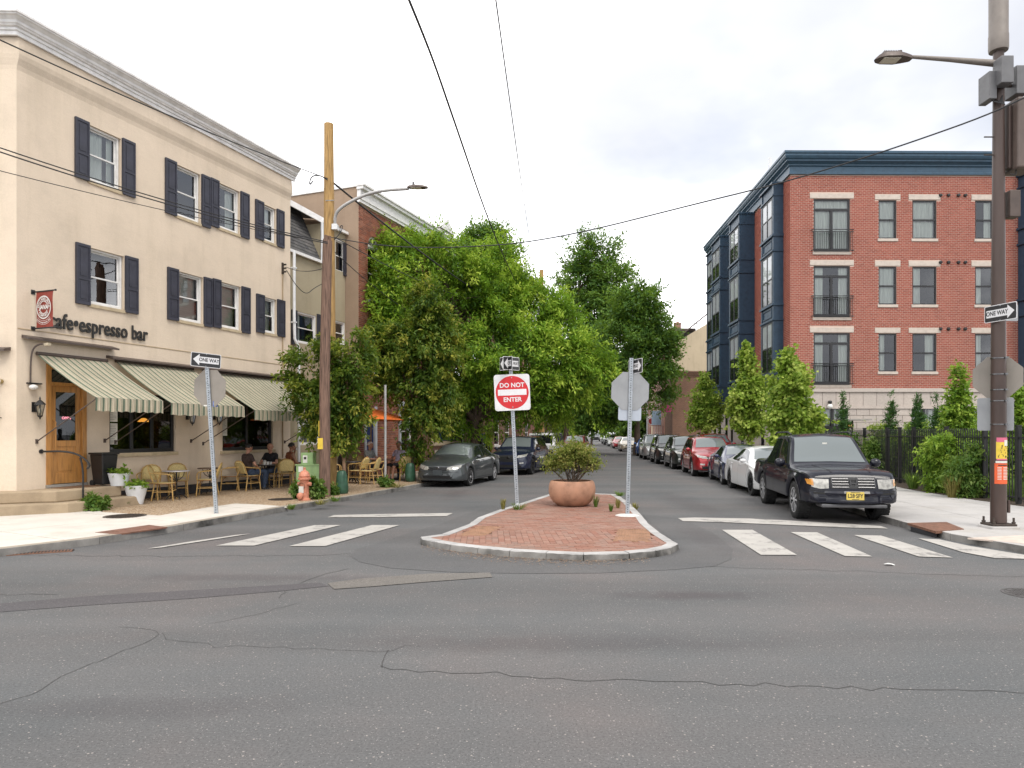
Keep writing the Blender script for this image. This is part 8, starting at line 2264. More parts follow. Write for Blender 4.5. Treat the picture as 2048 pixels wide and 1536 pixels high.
# stop sign back on the island's right
b = gp(1255, 1031, IZ); Y = b[1]
top = ((1263-CX)*Y/F, Y, zat(716, Y))
t, e = upost("sign_post", "island post with grey octagonal stop sign back and smaller plate below", (*b, IZ), top)
p = on(e, (0,0,IZ), 782, Y); put_rot(oct_mb(0.80).build("stop_plate", SIGN_BACK, t), (p.x-.005, p.y+.035, p.z), R(3), R(2))
p = on(e, (0,0,IZ), 826.5, Y); put_rot(plate_mb(0.49, 0.30, .04).build("lower_plate", mat("plate_bluegrey", (0.40, 0.44, 0.50), 0.5, metal=.2, var=.05), t), (p.x-.0, p.y+.043, p.z-.005), R(3), R(2))
p = on(e, (0,0,IZ), 733, Y); one_way(t, (p.x+.08, p.y-.02, p.z), R(-72), 0, False)
MB().lathe([(0, .0), (.26, 0.0), (.2, .02), (.06, .035), (0, .035)], 14, (0, 0, 0)).build("concrete_pad", mat("pad_white", (0.55, 0.53, 0.5), 0.9), t)
# ---------------- brown steel pole at the right
b = gp(1997, 1056, PAV); Y = b[1]; k = Y/F
t = thing("street_pole", "tall brown steel pole with antennas, lamp arm and signs at the right corner", "pole", (*b, PAV))
MB().tube([(0,0,0.1), (-.0,0,zat(660,Y)-PAV), (0,0,zat(105,Y)-PAV)], [0.128, 0.115, 0.085], 20).build("shaft", POLE_BR, t, smooth=True)
MB().box(-.25, .25, -.2, .2, -.02, .05).build("footing", CONC_R, t, bevel=.02)
MB().box(-.22, .22, -.17, .17, .05, .09).build("base_plate", IRON, t, bevel=.01)
for sx in (-.18, .18):
 for sy in (-.13, .13): MB().tube([(sx, sy, .09), (sx, sy, .2)], .018, 6).tube([(sx, sy, .095), (sx, sy, .125)], .032, 6).build("anchor_bolt", IRON, t)
z0, z1 = zat(105, Y)-PAV, 11.2
MB().lathe([(0.0, z0), (.15, z0+.02), (.158, z0+.06), (.158, zat(72, Y)-PAV), (.152, zat(70, Y)-PAV), (.152, z1), (0, z1)], 28).build("antenna_canister", ANT_BR, t, smooth=30)
MB().tube([(0,0,z0-.25), (0,0,z0+.02)], .075, 12).build("collar", ANT_BR, t)
za = zat(127, Y)-PAV
MB().tube([(-.05, 0, za), ((1900-1997)*k, 0, zat(119, Y)-PAV), ((1820-1997)*k, 0, zat(113.5, Y)-PAV)], [.06, .042, .03], 12).build("lamp_arm", ANT_BR, t, smooth=True)
x0, x1 = (1750-1997)*k, (1820-1997)*k; zc = zat(115, Y)-PAV
mb = MB(); prof = [(x0, .00, .035), (x0+.05, .05, .10), (x0+.16, .08, .15), (x0+.4, .085, .16), (x0+.52, .07, .12), (x1, .055, .07), (x1+.02, .04, .05)]
vs = []
for x, h_, w_ in prof: vs += [(x, -w_, zc-.045), (x, -w_*.8, zc-.045+h_*.8+.02), (x, 0, zc-.03+h_), (x, w_*.8, zc-.045+h_*.8+.02), (x, w_, zc-.045)]
mb.add(vs, [(5*i+j, 5*i+j+1, 5*i+j+6, 5*i+j+5) for i in range(len(prof)-1) for j in range(4)]+[(5*i, 5*i+5, 5*i+9, 5*i+4) for i in range(len(prof)-1)])
lh = mb.build("lamp_head", BRONZE, t, smooth=30)
MB().box(x0+.12, x0+.42, -.1, .1, zc-.06, zc-.046).build("lens", LAMPGLASS, lh)
for i in range(9): MB().box(x0+.12+i*.03, x0+.128+i*.03, -.11, .11, zc+.03, zc+.075).build("fin", BRONZE, lh)
MB().tube([(x1-.18, 0, zc+.03), (x1-.18, 0, zc+.12)], .035, 10).build("photocell", BRONZE, lh)
def pbox(p0, p1, y0, y1, name, m, d=0.2, yy=-.12, bev=.012):
 return MB().box((p0-1997)*k, (p1-1997)*k, yy-d/2, yy+d/2, zat(y1, Y)-PAV, zat(y0, Y)-PAV).build(name, m, t, bevel=bev)
o = pbox(1979, 2003, 129, 182, "radio_unit", ANT_GREY, .22, -.2)
o = pbox(1966, 1981, 151, 206, "radio_unit", ANT_GREY, .3, -.02)
o = pbox(2022, 2046, 138, 194, "radio_unit", ANT_GREY, .32, .02)
MB().tube([(0.05, 0, zat(172, Y)-PAV), ((2026-1997)*k, 0, zat(172, Y)-PAV)], .03, 8).tube([(-.05, 0, zat(178, Y)-PAV), ((1975-1997)*k, 0, zat(178, Y)-PAV)], .03, 8).build("mount", IRON, t)
pbox(2018, 2060, 204, 344, "equipment_cabinet", mat("cabinet_brown", (0.105, 0.078, 0.066), 0.5), .45, .0, .03)
pbox(2010, 2016, 212, 340, "cabinet_mount", POLE_BR, .2, .0)
pbox(2011, 2032, 384, 437, "junction_box", BRONZE, .2, -.02)
for sgn, zz_ in ((-1, 274), (-1, 310)): MB().tube([(0, 0, zat(zz_, Y)-PAV), (-.26, 0, zat(zz_, Y)-PAV)], .012, 6).build("step_bolt", IRON, t)
cbl = MB()
for q in range(4): cbl.tube(smooth_line([((1974+q*6-1997)*k, -.1, zat(205, Y)-PAV), ((1978+q*6-1997)*k, -.2, zat(216+q*2, Y)-PAV), ((1990+q*2-1997)*k, -.12, zat(210, Y)-PAV), (0, -.1, zat(196, Y)-PAV)], 2), .008, 5)
cbl.tube(smooth_line([((2024-1997)*k, -.1, zat(344, Y)-PAV), ((2020-1997)*k, -.15, zat(356, Y)-PAV), ((2012-1997)*k, -.1, zat(352, Y)-PAV)], 2), .01, 5)
cbl.build("cable", WIRE, t)
p_ = one_way(t, ((1985-1997)*k, -.2, zat(629, Y)-PAV), R(-75), 0, False, .61, .30)
put_rot(plate_mb(.34, .31, .03).build("plate_back", SIGN_BACK, t), ((2024-1997)*k, .06, zat(624, Y)-PAV), R(8))
oc = put_rot(oct_mb(0.76).build("stop_plate", SIGN_BACK_T, t), ((1995.5-1997)*k+.09, .13, zat(753.5, Y)-PAV), R(-35))
put_rot(plate_mb(.55, .60, .03).build("lower_plate", SIGN_BACK, t), ((1991-1997)*k+.09, .13, zat(828, Y)-PAV), R(-35))
for py in (718, 750, 781, 803, 850): MB().lathe([(.122, 0), (.126, .004), (.126, .018), (.122, .022)], 20, (0, 0, zat(py, Y)-PAV)).obox((.05, -.125, zat(py, Y)-PAV+.011), (.05, .03, .03)).build("steel_band", CHROME, t)
def wrap(pa, pb, y0, y1, name, m, r=.1265, parent=None):
 a0 = math.asin(max(-1, min(1, (pa-1998.5)/14.0))); a1 = math.asin(max(-1, min(1, (pb-1998.5)/14.0))); n = 10; vs = []
 for i in range(n+1):
  a = a0+(a1-a0)*i/n
  for py in (y1, y0): vs.append((r*math.sin(a), -r*math.cos(a), zat(py, Y)-PAV))
 return MB().add(vs, [(2*i, 2*i+2, 2*i+3, 2*i+1) for i in range(n)]).build(name, m, parent or t, smooth=True)
wrap(1988, 2012, 875, 884, "poster", PINKP, .129)
po = wrap(1987.5, 2012, 883, 917, "poster", YELLOW, .1285)
wrap(2000, 2009, 880, 891.5, "sticker", PAPER, .130)
rgp = random.Random(3)
for q in range(26):
 x = rgp.uniform(1989, 2010); y = rgp.uniform(889, 914); wrap(x, x+rgp.uniform(.6, 1.6), y, y+rgp.uniform(1, 4), "print_mark", SIGNLET, .1295, po)
wrap(1988, 2012, 917, 920, "poster", PINKP, .129)
po = wrap(1986, 2012.5, 926, 967, "poster", ORANGEP, .1285)
wrap(1987, 2012, 921.5, 925.5, "poster", PAPER, .129)
for q in range(9):
 y = 934+q*2.9; wrap(1989, 1995, y, y+1.1, "print_mark", PAPER, .1295, po); wrap(1998, 2009 if q % 2 else 2010, y, y+1.1, "print_mark", PAPER, .1295, po)
wrap(1990, 2008, 929, 931, "print_mark", SIGNLET, .1295, po)
MB().box((2012-1997)*k, (2016-1997)*k, -.06, .06, zat(1025, Y)-PAV, zat(1000, Y)-PAV).build("hand_hole_cover", POLE_BR, t)
MB().box((2012.5-1997)*k, (2019-1997)*k, .14, .146, zat(858, Y)-PAV, zat(847, Y)-PAV).build("sticker", YELLOW, t)
# ---------------- wooden utility poles
b = gp(649.5, 993, PAV); Y = b[1]; k = Y/F
t = thing("utility_pole", "weathered brown cut-off pole lashed in front of a new yellow pole", "pole", (*b, PAV))
h = zat(474, Y)-PAV
mb = MB().tube([(0,0,-.1), (0,0,h*.5), ((655-649.5)*k,0,h-.1)], [.150, .138, .126], 18)
mb.build("shaft", POLE_O, t, smooth=50)
mb = MB(); rgp = random.Random(9)
for i in range(14):
 a = 2*math.pi*i/14; r_ = rgp.uniform(.03, .11); mb.obox((r_*math.cos(a)+5.5*k, r_*math.sin(a), h-.1), (.05, .05, rgp.uniform(.05, .3)), (0, 0, a))
mb.build("splinters", POLE_O, t)
MB().box(-.13, .01, -.165, -.158, zat(898, Y)-PAV, zat(876, Y)-PAV).build("paper_notice", YELLOW, t, loc=(-.02, .015, 0))
MB().box(-.14, -.12, -.10, -.09, zat(873, Y)-PAV, zat(842, Y)-PAV).build("yellow_strip", YELLOW, t)
b2 = gp(661, 984, PAV); Y2 = b2[1]; k2 = Y2/F
t = thing("utility_pole", "new yellow wooden pole with a curved lamp arm behind the cut-off pole", "pole", (*b2, PAV))
h = zat(248, Y2)-PAV; dx = (657.5-661)*k2
MB().tube([(0,0,-.1), (dx*.3,0,h*.33), (dx*.75,0,h*.7), (dx,0,h)], [.185, .172, .15, .135], 20).build("shaft", POLE_Y, t, smooth=50)
def yp(px, py): return ((px-661)*k2, 0, zat(py, Y2)-PAV)
x_, _, z_ = yp(668, 457)
MB().box(x_-.02, x_+.14, -.2, -.02, z_-.08, z_+.08).build("lamp_bracket", PIPE_W, t, bevel=.01)
pts = [yp(672, 456), yp(672, 440), yp(677, 428), yp(690, 418), yp(712, 407), yp(740, 396), yp(775, 390), yp(822, 388.5)]
pts = [(p[0], -.1-.05*i, p[2]) for i, p in enumerate(pts)]
MB().tube(smooth_line(pts, 2), .045, 10).build("lamp_arm", mat("arm_grey", (0.42, 0.41, 0.40), 0.5, metal=.3), t, smooth=True)
hx, hy, hz = yp(820, 386)[0], -.5, yp(820, 385)[2]
mb = MB(); prof = [(0, .045, .045), (.06, .06, .08), (.25, .07, .13), (.45, .05, .12), (.58, .02, .05)]; vs = []
for x, h_, w_ in prof: vs += [(hx+x, hy-w_, hz-.05), (hx+x, hy-w_*.8, hz-.03+h_*.7), (hx+x, hy, hz-.03+h_), (hx+x, hy+w_*.8, hz-.03+h_*.7), (hx+x, hy+w_, hz-.05)]
mb.add(vs, [(5*i+j, 5*i+j+1, 5*i+j+6, 5*i+j+5) for i in range(len(prof)-1) for j in range(4)]+[(5*i, 5*i+5, 5*i+9, 5*i+4) for i in range(len(prof)-1)]+[(0,1,2,3,4)])
lh = mb.build("lamp_head", BRONZE, t, smooth=30); MB().box(hx+.1, hx+.4, hy-.08, hy+.08, hz-.062, hz-.051).build("lens", LAMPGLASS, lh)
MB().tube([(hx+.17, hy, hz+.0), (hx+.17, hy, hz+.12)], .035, 8).build("photocell", ANT_GREY, lh)
MB().box(*sorted((yp(671, 0)[0], yp(685, 0)[0])), .12, .13, yp(0, 818)[2], yp(0, 773)[2]).build("sign_plate", SIGN_BACK_T, t)
MB().tube([yp(654, 400)[:1]+(-.16,)+yp(0, 405)[2:], yp(670, 400)[:1]+(-.1,)+yp(0, 403)[2:]], .012, 5).build("wire_hook", GALV, t)
for py in (842, 915): x_, _, z_ = yp(666, py); MB().box(x_-.06, x_+.1, -.19, -.185, z_, z_+.05).build("yellow_tag", YELLOW, t)
YPOLE = (b2, t, h, dx)
# second, far pole
t2 = thing("utility_pole", "plain brown wooden pole rising behind the ash tree", "pole", ((1083-CX)*45/F, 45, PAV))
MB().tube([(0,0,-.1), (0,0,zat(540, 45)-PAV)], [.2, .14], 14).build("shaft", POLE_Y, t2, smooth=50)
# ---------------- overhead wires
def wire(label, pts, r=.012, knots=0, sag=None, group="overhead wires"):
 if sag is not None:
  a, b_ = Vector(pts[0]), Vector(pts[1]); n = 40
  pts = [tuple(a.lerp(b_, i/n)-Vector((0, 0, 4*sag*(i/n)*(1-i/n)))) for i in range(n+1)]
 mb = MB().tube(pts, r, 6)
 for i in range(knots): mb.tube([pts[int((i+1)*len(pts)/(knots+1))], pts[int((i+1)*len(pts)/(knots+1))+1]], r*1.9, 6)
 return tag(mb.build("overhead_wire", WIRE, None, smooth=True), label, "wire", group)
def W(px, py, Y): return ((px-CX)*Y/F, Y, zat(py, Y))
def along(a, b, pix):
 """points of a wire over the plan line a-b, heights surveyed from pixels"""
 res = []
 for px, py in pix:
  kk = (px-CX)/F; t_ = (kk*a[1]-a[0])/((b[0]-a[0])-kk*(b[1]-a[1])); Yw = a[1]+(b[1]-a[1])*t_
  res.append((a[0]+(b[0]-a[0])*t_, Yw, zat(py, Yw)))
 return res
def Wx(a, b, f): a, b = Vector(a), Vector(b); return tuple(a+(b-a)*f)
a, b_ = W(1050, 625, 42), W(818, 0, 9.5); wire("thick knotted cable from the top edge into the ash tree", smooth_line([a]+along(a, b_, [(1030,560), (1008,515), (985,460), (957,385), (925,290), (898,212), (870,130), (842,58), (818,0), (780,-95)]), 2), .02)
a, b_ = W(1068, 532, 44.5), W(995, 0, 14); wire("thin wire from the top edge down to the far wooden pole", [a, Wx(a, b_, 1.3)], .014, 0, .35)
a, b_ = W(657, 474, Y2-.15), W(2060, 190, 11.9)
wire("long sagging wire across the street from the wooden pole to the right edge", smooth_line(along(a, b_, [(657,474), (750,490), (850,496.5), (1000,491), (1100,477), (1200,456), (1300,431), (1415,402), (1510,379), (1600,355), (1740,312), (1850,275), (1970,232), (2048,196), (2120,160)]), 2), .014)
p355 = W(655, 357, Y2-.15)
wire("wire from the cream cafe's cornice height to the wooden pole", [W(-160, 5, 11.5), p355], .013, 0, .12)
wire("upper of two close wires crossing the cafe's top windows", [W(-160, 240, 11.8), W(655, 484, Y-.2)], .012, 0, .15)
wire("lower of two close wires crossing the cafe's top windows", [W(-160, 249, 11.75), W(655, 487, Y-.25)], .013, 0, .16)
wire("thin lowest wire crossing the cafe wall between window rows", [W(-160, 300, 12.2), W(655, 486, Y-.2)], .008, 0, .1)
wire("dark cable from the wooden pole down the street past the brick house", [W(660, 360, Y2-.1), W(1083, 650, 45)], .028, 0, .5)
wire("second cable from the wooden pole toward the ash tree's crown", [W(662, 470, Y2), W(945, 600, 33)], .013, 0, .2)
wire("lower cable from the wooden pole past the brick house's windows", [W(665, 500, Y2), W(850, 640, 31)], .012, 0, .2)
wire("service wire from the cafe's wall bracket to the wooden pole", [(*CF.w(CL-.42, .18), ZBR+.2), W(652, 535, Y)], .010, 0, .12)
wire("looping service wire hanging off the cafe's wall bracket", smooth_line([(*CF.w(CL-.42, .18), ZBR+.1), (*CF.w(CL-.1, .3), ZBR-.35), (*CF.w(CL+.4, .35), ZBR-.6), (*CF.w(CL+.8, .4), ZBR-.25), (*CF.w(CL+1.5, .6), ZBR+.15), W(652, 540, Y)], 3), .012)
wire("curled dark wire end beside the yellow pole's top bracket", smooth_line([W(655, 360, Y2-.2), W(640, 350, Y2-.2), W(622, 352, Y2-.1), W(618, 372, Y2), W(626, 362, Y2)], 3), .018)
wire("curled wire loop beside the lamp arm's bracket", smooth_line([W(668, 480, Y2-.2), W(682, 465, Y2-.2), W(686, 450, Y2-.2), W(680, 452, Y2-.2), W(680, 466, Y2-.2)], 3), .012)
# ---------------- black fence along the right pavement
fa, fb = Vector((11.85, 14.4)), Vector((14.3, 30.7)); fd = (fb-fa); FL = fd.length; fd.normalize()
t = thing("picket_fence", "black steel picket fence along the right pavement", "fence", (fa.x, fa.y, PAV), math.atan2(fd.y, fd.x))
HF = 1.82
pk = MB().box(-.011, .011, -.011, .011, .06, HF).add([(-.011,-.011,HF), (.011,-.011,HF), (.011,.011,HF), (-.011,.011,HF), (0,0,HF+.03)], [(0,1,4), (1,2,4), (2,3,4), (3,0,4)]).mesh("picket", BLACK)
n = int(FL/.125)
for i in range(n+1): place("picket", pk, t, (i*.125, 0, 0))
for z in (.16, HF-.22): MB().box(0, FL, -.02, .02, z-.02, z+.02).build("rail", BLACK, t)
ps = MB().box(-.045, .045, -.045, .045, -.02, HF+.06).box(-.055, .055, -.055, .055, HF+.06, HF+.09).mesh("post", BLACK)
def fx(px):
 kk = (px-CX)/F; return (kk*fa.y-fa.x)/(fd.x-kk*fd.y)
for px in (2040, 1971, 1895, 1829, 1801, 1776, 1730, 1695, 1668): place("post", ps, t, (fx(px)+.06, -.0, 0))
# return of the fence along the front edge beyond the frame
t = thing("picket_fence", "black picket fence run in front of the apartment entrance behind the pickup", "fence", (12.9, 30.2, PAV), 0)
for i in range(12): place("picket", pk, t, (i*.125, 0, 0))
for z in (.16, HF-.22): MB().box(0, 1.4, -.02, .02, z-.02, z+.02).build("rail", BLACK, t)
# ---------------- hydrant, green box, watering bags
b = gp(609, 1000, PAV); t = thing("fire_hydrant", "faded orange fire hydrant on the kerb beside the wooden pole", "hydrant", (*b, PAV), R(-20))
hh_ = zat(935, b[1])-PAV; s_ = hh_/0.84
P_ = lambda l: [(r_*s_, z*s_) for r_, z in l]
MB().lathe(P_([(0, -.02), (.155, -.02), (.155, .025), (.12, .05), (.115, .10), (.115, .50), (.125, .52), (.165, .535), (.165, .575), (.125, .59)]), 20).build("barrel", HYDR, t, smooth=40)
MB().lathe(P_([(.125, .59), (.145, .62), (.125, .69), (.08, .745), (.04, .765), (.03, .80), (.035, .805), (.035, .84), (0, .845)]), 20).build("bonnet", HYDR, t, smooth=40)
MB().lathe([(.0, -.235*s_), (.055*s_, -.23*s_), (.085*s_, -.21*s_), (.085*s_, -.15*s_), (.06*s_, -.14*s_), (.06*s_, -.05)], 14, (0, 0, .12*s_), 'y').build("outlet_cap", HYDR, t, smooth=40)
for sd in (-1, 1): MB().lathe([(0, sd*.2*s_), (.05*s_, sd*.19*s_), (.05*s_, sd*.14*s_), (.04*s_, sd*.09*s_)], 12, (0, 0, .42*s_), 'x').build("hose_cap", HYDR, t, smooth=40)
MB().tube([(.10*math.sin(a)*s_, -.125*s_, (.36+.09*math.cos(a))*s_) for a in np.linspace(-2.2, 2.2, 9)], .009, 5).build("chain", RUST, t)
MB().box(-.085*s_, .06*s_, -.125*s_, -.118*s_, .19*s_, .36*s_).build("paper_sticker", PAPER, t)
b = gp(616, 989, PAV); Yg = b[1]; kg = Yg/F
t = thing("utility_box", "pale green utility box with a narrower top behind the hydrant", "utility box", (*b, PAV))
MB().box((592-616)*kg, (640-616)*kg, 0, .5, 0, zat(930, Yg)-PAV).build("cabinet", GREENBOX, t, bevel=.015)
MB().box((600-616)*kg, (624-616)*kg, .08, .42, zat(930, Yg)-PAV, zat(905.5, Yg)-PAV).build("top_box", GREENBOX, t, bevel=.01)
MB().box((590-616)*kg, (641-616)*kg, -.015, .515, zat(931, Yg)-PAV, zat(929, Yg)-PAV).build("lid", GREENBOX, t)
MB().box((604-616)*kg, (613-616)*kg, .075, .08, zat(926, Yg)-PAV, zat(911, Yg)-PAV).build("sticker", PAPER, t)
MB().box((606-616)*kg, (611-616)*kg, .073, .075, zat(919, Yg)-PAV, zat(914, Yg)-PAV).build("print_mark", SIGNLET, t)
MB().box((597-616)*kg, (606-616)*kg, -.006, -.001, zat(944, Yg)-PAV, zat(933, Yg)-PAV).build("sticker", PAPER, t)
def bag(px, pyb, pyt, wpx, label):
 b = gp(px, pyb, PAV); kk = b[1]/F; h_ = (pyb-pyt)*kk; r_ = wpx*kk/2
 t = thing("watering_bag", label, "watering bag", (*b, PAV)); mb = MB(); n = 18; vs = []; rg = random.Random(px)
 prof = [(.85, 0), (1.02, .06), (1.05, .25), (.98, .5), (.9, .75), (.78, .93), (.5, 1.0)]
 for q, (rr, z) in enumerate(prof):
  for j in range(n):
   a = 2*math.pi*j/n; w = 1+.05*math.sin(3*a+q*.8)+.03*rg.uniform(-1, 1)
   vs.append((r_*rr*w*math.cos(a), r_*rr*w*math.sin(a), h_*z))
 mb.add(vs, [(q*n+j, q*n+(j+1) % n, (q+1)*n+(j+1) % n, (q+1)*n+j) for q in range(len(prof)-1) for j in range(n)])
 mb.build("bag", BAGGREEN, t, smooth=60); MB().tube([(r_*.6, -r_*.8, h_*.98), (r_*.6, -r_*.85, h_*.5)], .008, 4).build("strap", BAGGREEN, t)
bag(684, 987, 941, 23, "green watering bag around the young maple by the poles")
bag(820, 963, 926, 20, "green watering bag around the maple beside the sedan")
# thin grey post near the orange parasol
b = gp(770.5, 972, PAV); t = thing("sign_post", "thin bare grey post on the kerb beside the orange parasol", "post", (*b, PAV))
MB().tube([(0,0,0), (0,0,zat(770, b[1])-PAV)], .04, 8).build("pole", mat("post_grey", (0.42, 0.42, 0.41), 0.5, metal=.2), t, smooth=True)
MB().lathe([(0, 0), (.07, 0), (.06, .05), (.04, .06)], 10).build("foot", mat("post_grey", (0.42, 0.42, 0.41), 0.5, metal=.2), t)
# blue and yellow boxes on the far left pavement
for i, (px, py, w_, h_, m, lab) in enumerate([(963, 893, 9, 26, mat("box_blue", (0.02, 0.10, 0.42), 0.5), "blue newspaper box behind the grey-green sedan"), (975, 894, 9, 26, mat("box_yellow", (0.62, 0.42, 0.03), 0.5), "yellow newspaper box beside the blue one")]):
 Yn = 33.5+i; kk = Yn/F
 t = thing("newspaper_box", lab, "newspaper box", ((px-CX)*kk, Yn, PAV)); zt_ = zat(867, Yn)-PAV
 MB().box(-w_*kk, w_*kk*.9, 0, .45, .45, zt_-.1).build("case", m, t, bevel=.03); MB().box(-w_*kk*.9, w_*kk*.8, .02, .43, zt_-.1, zt_).build("hood", m, t, bevel=.05)
 MB().box(-w_*kk*.7, w_*kk*.6, -.006, -.001, .75, zt_-.2).build("window", CARGLASS, t); MB().box(-.1, .1, .1, .35, 0, .45).build("pedestal", m, t)
# green far sign on the left side
b = ((1098-CX)*70/F, 70.0, PAV)
t = thing("shop_sign", "small round teal shop sign far down the left pavement", "sign", b)
MB().tube([(0,0,0), (0,0,zat(842, 70)-PAV)], .05, 6).build("pole", BLACK, t)
MB().lathe([(0, -.05), (.42, -.05), (.42, .05), (0, .05)], 20, (.75, -.06, zat(851, 70)-PAV), 'y').build("disc", mat("sign_teal", (0.02, 0.32, 0.28), 0.5), t)
zz9 = zat(851, 70)-PAV
MB().bar((.52, -.13, zz9+.12), (.75, -.13, zz9-.15), .07, .02).bar((.75, -.13, zz9-.15), (1.0, -.13, zz9+.2), .07, .02).bar((0, -.02, zat(843, 70)-PAV), (.75, -.02, zat(845, 70)-PAV), .04).build("mark", SIGN_W, t)
# ------------------------------------------------------------------ cafe terrace: chairs, tables, people, pots
def make_chair(weave=WEAVE):
 """bentwood rattan armchair facing +x, origin on the floor"""
 t = thing("bistro_chair", "woven rattan bistro chair", "chair")
 hw, sh = .225, .45
 seat = MB(); n = 20
 pts = [(.0+.235*math.copysign(abs(math.cos(a))**.6, math.cos(a)), .235*math.copysign(abs(math.sin(a))**.6, math.sin(a))) for a in np.linspace(0, 2*math.pi, n, endpoint=False)]
 seat.prism(pts, sh-.03, sh).build("seat", weave, t, bevel=.012)
 MB().tube([(x*1.02, y*1.02, sh-.018) for x, y in pts], .016, 6, closed=True).build("seat_rim", RATTAN_D, t, smooth=True)
 # back: arched hoop leaning backwards with a woven panel
 arch = []
 for s in np.linspace(0, 1, 17):
  if s < .3: y, z = -hw, sh+.36*s/.3*.75
  elif s > .7: y, z = hw, sh+.36*(1-s)/.3*.75
  else:
   a = math.pi*(s-.3)/.4; y, z = -hw*math.cos(a), sh+.27+.17*math.sin(a)
  arch.append((-.22-.16*(z-sh)/.45, y, z))
 MB().tube(arch, .016, 7).build("back_frame", RATTAN, t, smooth=True)
 pan = MB(); rows = 9; vs = []
 for i in range(rows+1):
  z = sh+.06+.36*i/rows; w_ = hw-.02 if z < sh+.27 else max(.02, hw*math.sqrt(max(0, 1-((z-sh-.27)/.17)**2))-.015)
  for j in range(7): vs.append((-.22-.16*(z-sh)/.45-.012*math.cos((j-3)/3*1.4), -w_+2*w_*j/6, z))
 pan.add(vs, [(i*7+j, i*7+j+1, (i+1)*7+j+1, (i+1)*7+j) for i in range(rows) for j in range(6)])
 o = pan.build("backrest", weave, t, smooth=True); m_ = o.modifiers.new("thick", 'SOLIDIFY'); m_.thickness = .012
 for s in (-1, 1):
  MB().tube(smooth_line([(-.31, s*hw, sh+.26), (-.1, s*.26, sh+.235), (.14, s*.265, sh+.22), (.21, s*.25, sh+.17), (.215, s*.225, sh-.01)], 2), .015, 7).build("armrest", RATTAN, t, smooth=True)
  MB().tube([(.2, s*.205, sh-.01), (.235, s*.225, 0)], .016, 7).build("leg", RATTAN, t, smooth=True)
  MB().tube([(-.2, s*.2, sh-.01), (-.27, s*.22, 0)], .016, 7).build("leg", RATTAN, t, smooth=True)
  MB().tube([(.218, s*.214, .22), (-.235, s*.21, .22)], .011, 6).build("stretcher", RATTAN, t)
  MB().tube(smooth_line([(.205, s*.207, .26), (.13, s*.2, .40), (.04, s*.2, sh-.02)], 2), .009, 5).build("brace", RATTAN_D, t)
 MB().tube([(.222, -.21, .25), (.222, .21, .25)], .011, 6).build("stretcher", RATTAN, t)
 return t
GC = "rattan chairs on the cafe terrace"
chair0 = make_chair(); used_chair = [False]
def chair(x, y, rz, label, swap=None):
 c = chair0 if not used_chair[0] else copy_tree(chair0, None, swap)
 used_chair[0] = True
 c.location = (x, y, PAV); c.rotation_euler = (0, 0, rz); c["label"] = label; c["group"] = GC
 return c
def wpx(px, py): return gp(px, py, PAV)
def th(lx, ly): return math.atan2(ly, lx)
x, y = wpx(330, 1000); chair(x, y, R(15), "rattan chair at the terrace's near corner, its back to the steps")
x, y = wpx(284, 986); chair(x, y, R(-10), "rattan chair half hidden behind the two white plant pots")
chair(*CF.w(3.0, .45), R(-70), "rattan chair against the cafe wall left of the white marble table")
chair(*CF.w(3.95, .40), R(-60), "rattan chair under the first dark window, behind the marble table")
x, y = wpx(414, 991); chair(x, y, R(195), "rattan chair just right of the leaning sign post's foot")
x, y = wpx(459, 981); chair(x, y, R(200), "rattan chair with a greyish woven back near the dark shirted man", {"woven_seat": WEAVE_B})
PM = CF.w(6.3, .70); chair(*PM, CF.rz+R(-12), "rattan chair in which the man in the brown shirt sits")
x, y = wpx(569, 974); chair(x, y, R(120), "empty rattan chair turned from the street, left of the green utility box")
P2 = CF.w(7.45, .55); chair(*P2, CF.rz+R(190), "rattan chair under the bald man in black")
P3 = CF.w(8.2, .75); chair(*P3, CF.rz+R(5), "rattan chair under the person in the orange top")
def table(x, y, label, top_m, r=.32):
 t = thing("cafe_table", label, "table", (x, y, PAV), 0, "small round cafe tables")
 MB().lathe([(0, .715), (r, .715), (r+.008, .725), (r, .74), (0, .74)], 28).build("tabletop", top_m, t)
 MB().tube([(0, 0, .05), (0, 0, .715)], .022, 8).build("column", BLACK, t)
 for k in range(4):
  a = math.pi/4+k*math.pi/2
  MB().tube(smooth_line([(.02*math.cos(a), .02*math.sin(a), .16), (.15*math.cos(a), .15*math.sin(a), .12), (.26*math.cos(a), .26*math.sin(a), .01)], 2), .014, 6).build("foot", BLACK, t)
  MB().tube(smooth_line([(.02*math.cos(a), .02*math.sin(a), .48), (.16*math.cos(a), .16*math.sin(a), .56), (.2*math.cos(a), .2*math.sin(a), .71)], 2), .010, 6).build("bracket", BLACK, t)
 return t
MARB = mat("marble_grey", (0.40, 0.38, 0.40), 0.3, var=.15, scale=9); WOODT = mat("table_brown", (0.14, 0.085, 0.05), 0.5, var=.2); DARKT = mat("table_dark", (0.04, 0.036, 0.034), 0.4)
T1 = CF.w(3.45, .88); table(*T1, "small table with grey marble top among the empty rattan chairs", MARB)
T2 = CF.w(4.85, .62); table(*T2, "brown topped table by the wall behind the leaning sign post", WOODT)
T3 = CF.w(6.95, .72); table(*T3, "dark table between the man in brown and the bald man", DARKT)
T4 = CF.w(8.75, .75); table(*T4, "dark table in front of the person in the orange top", DARKT)
CUP = mat("cup_white", (0.62, 0.61, 0.58), .5)
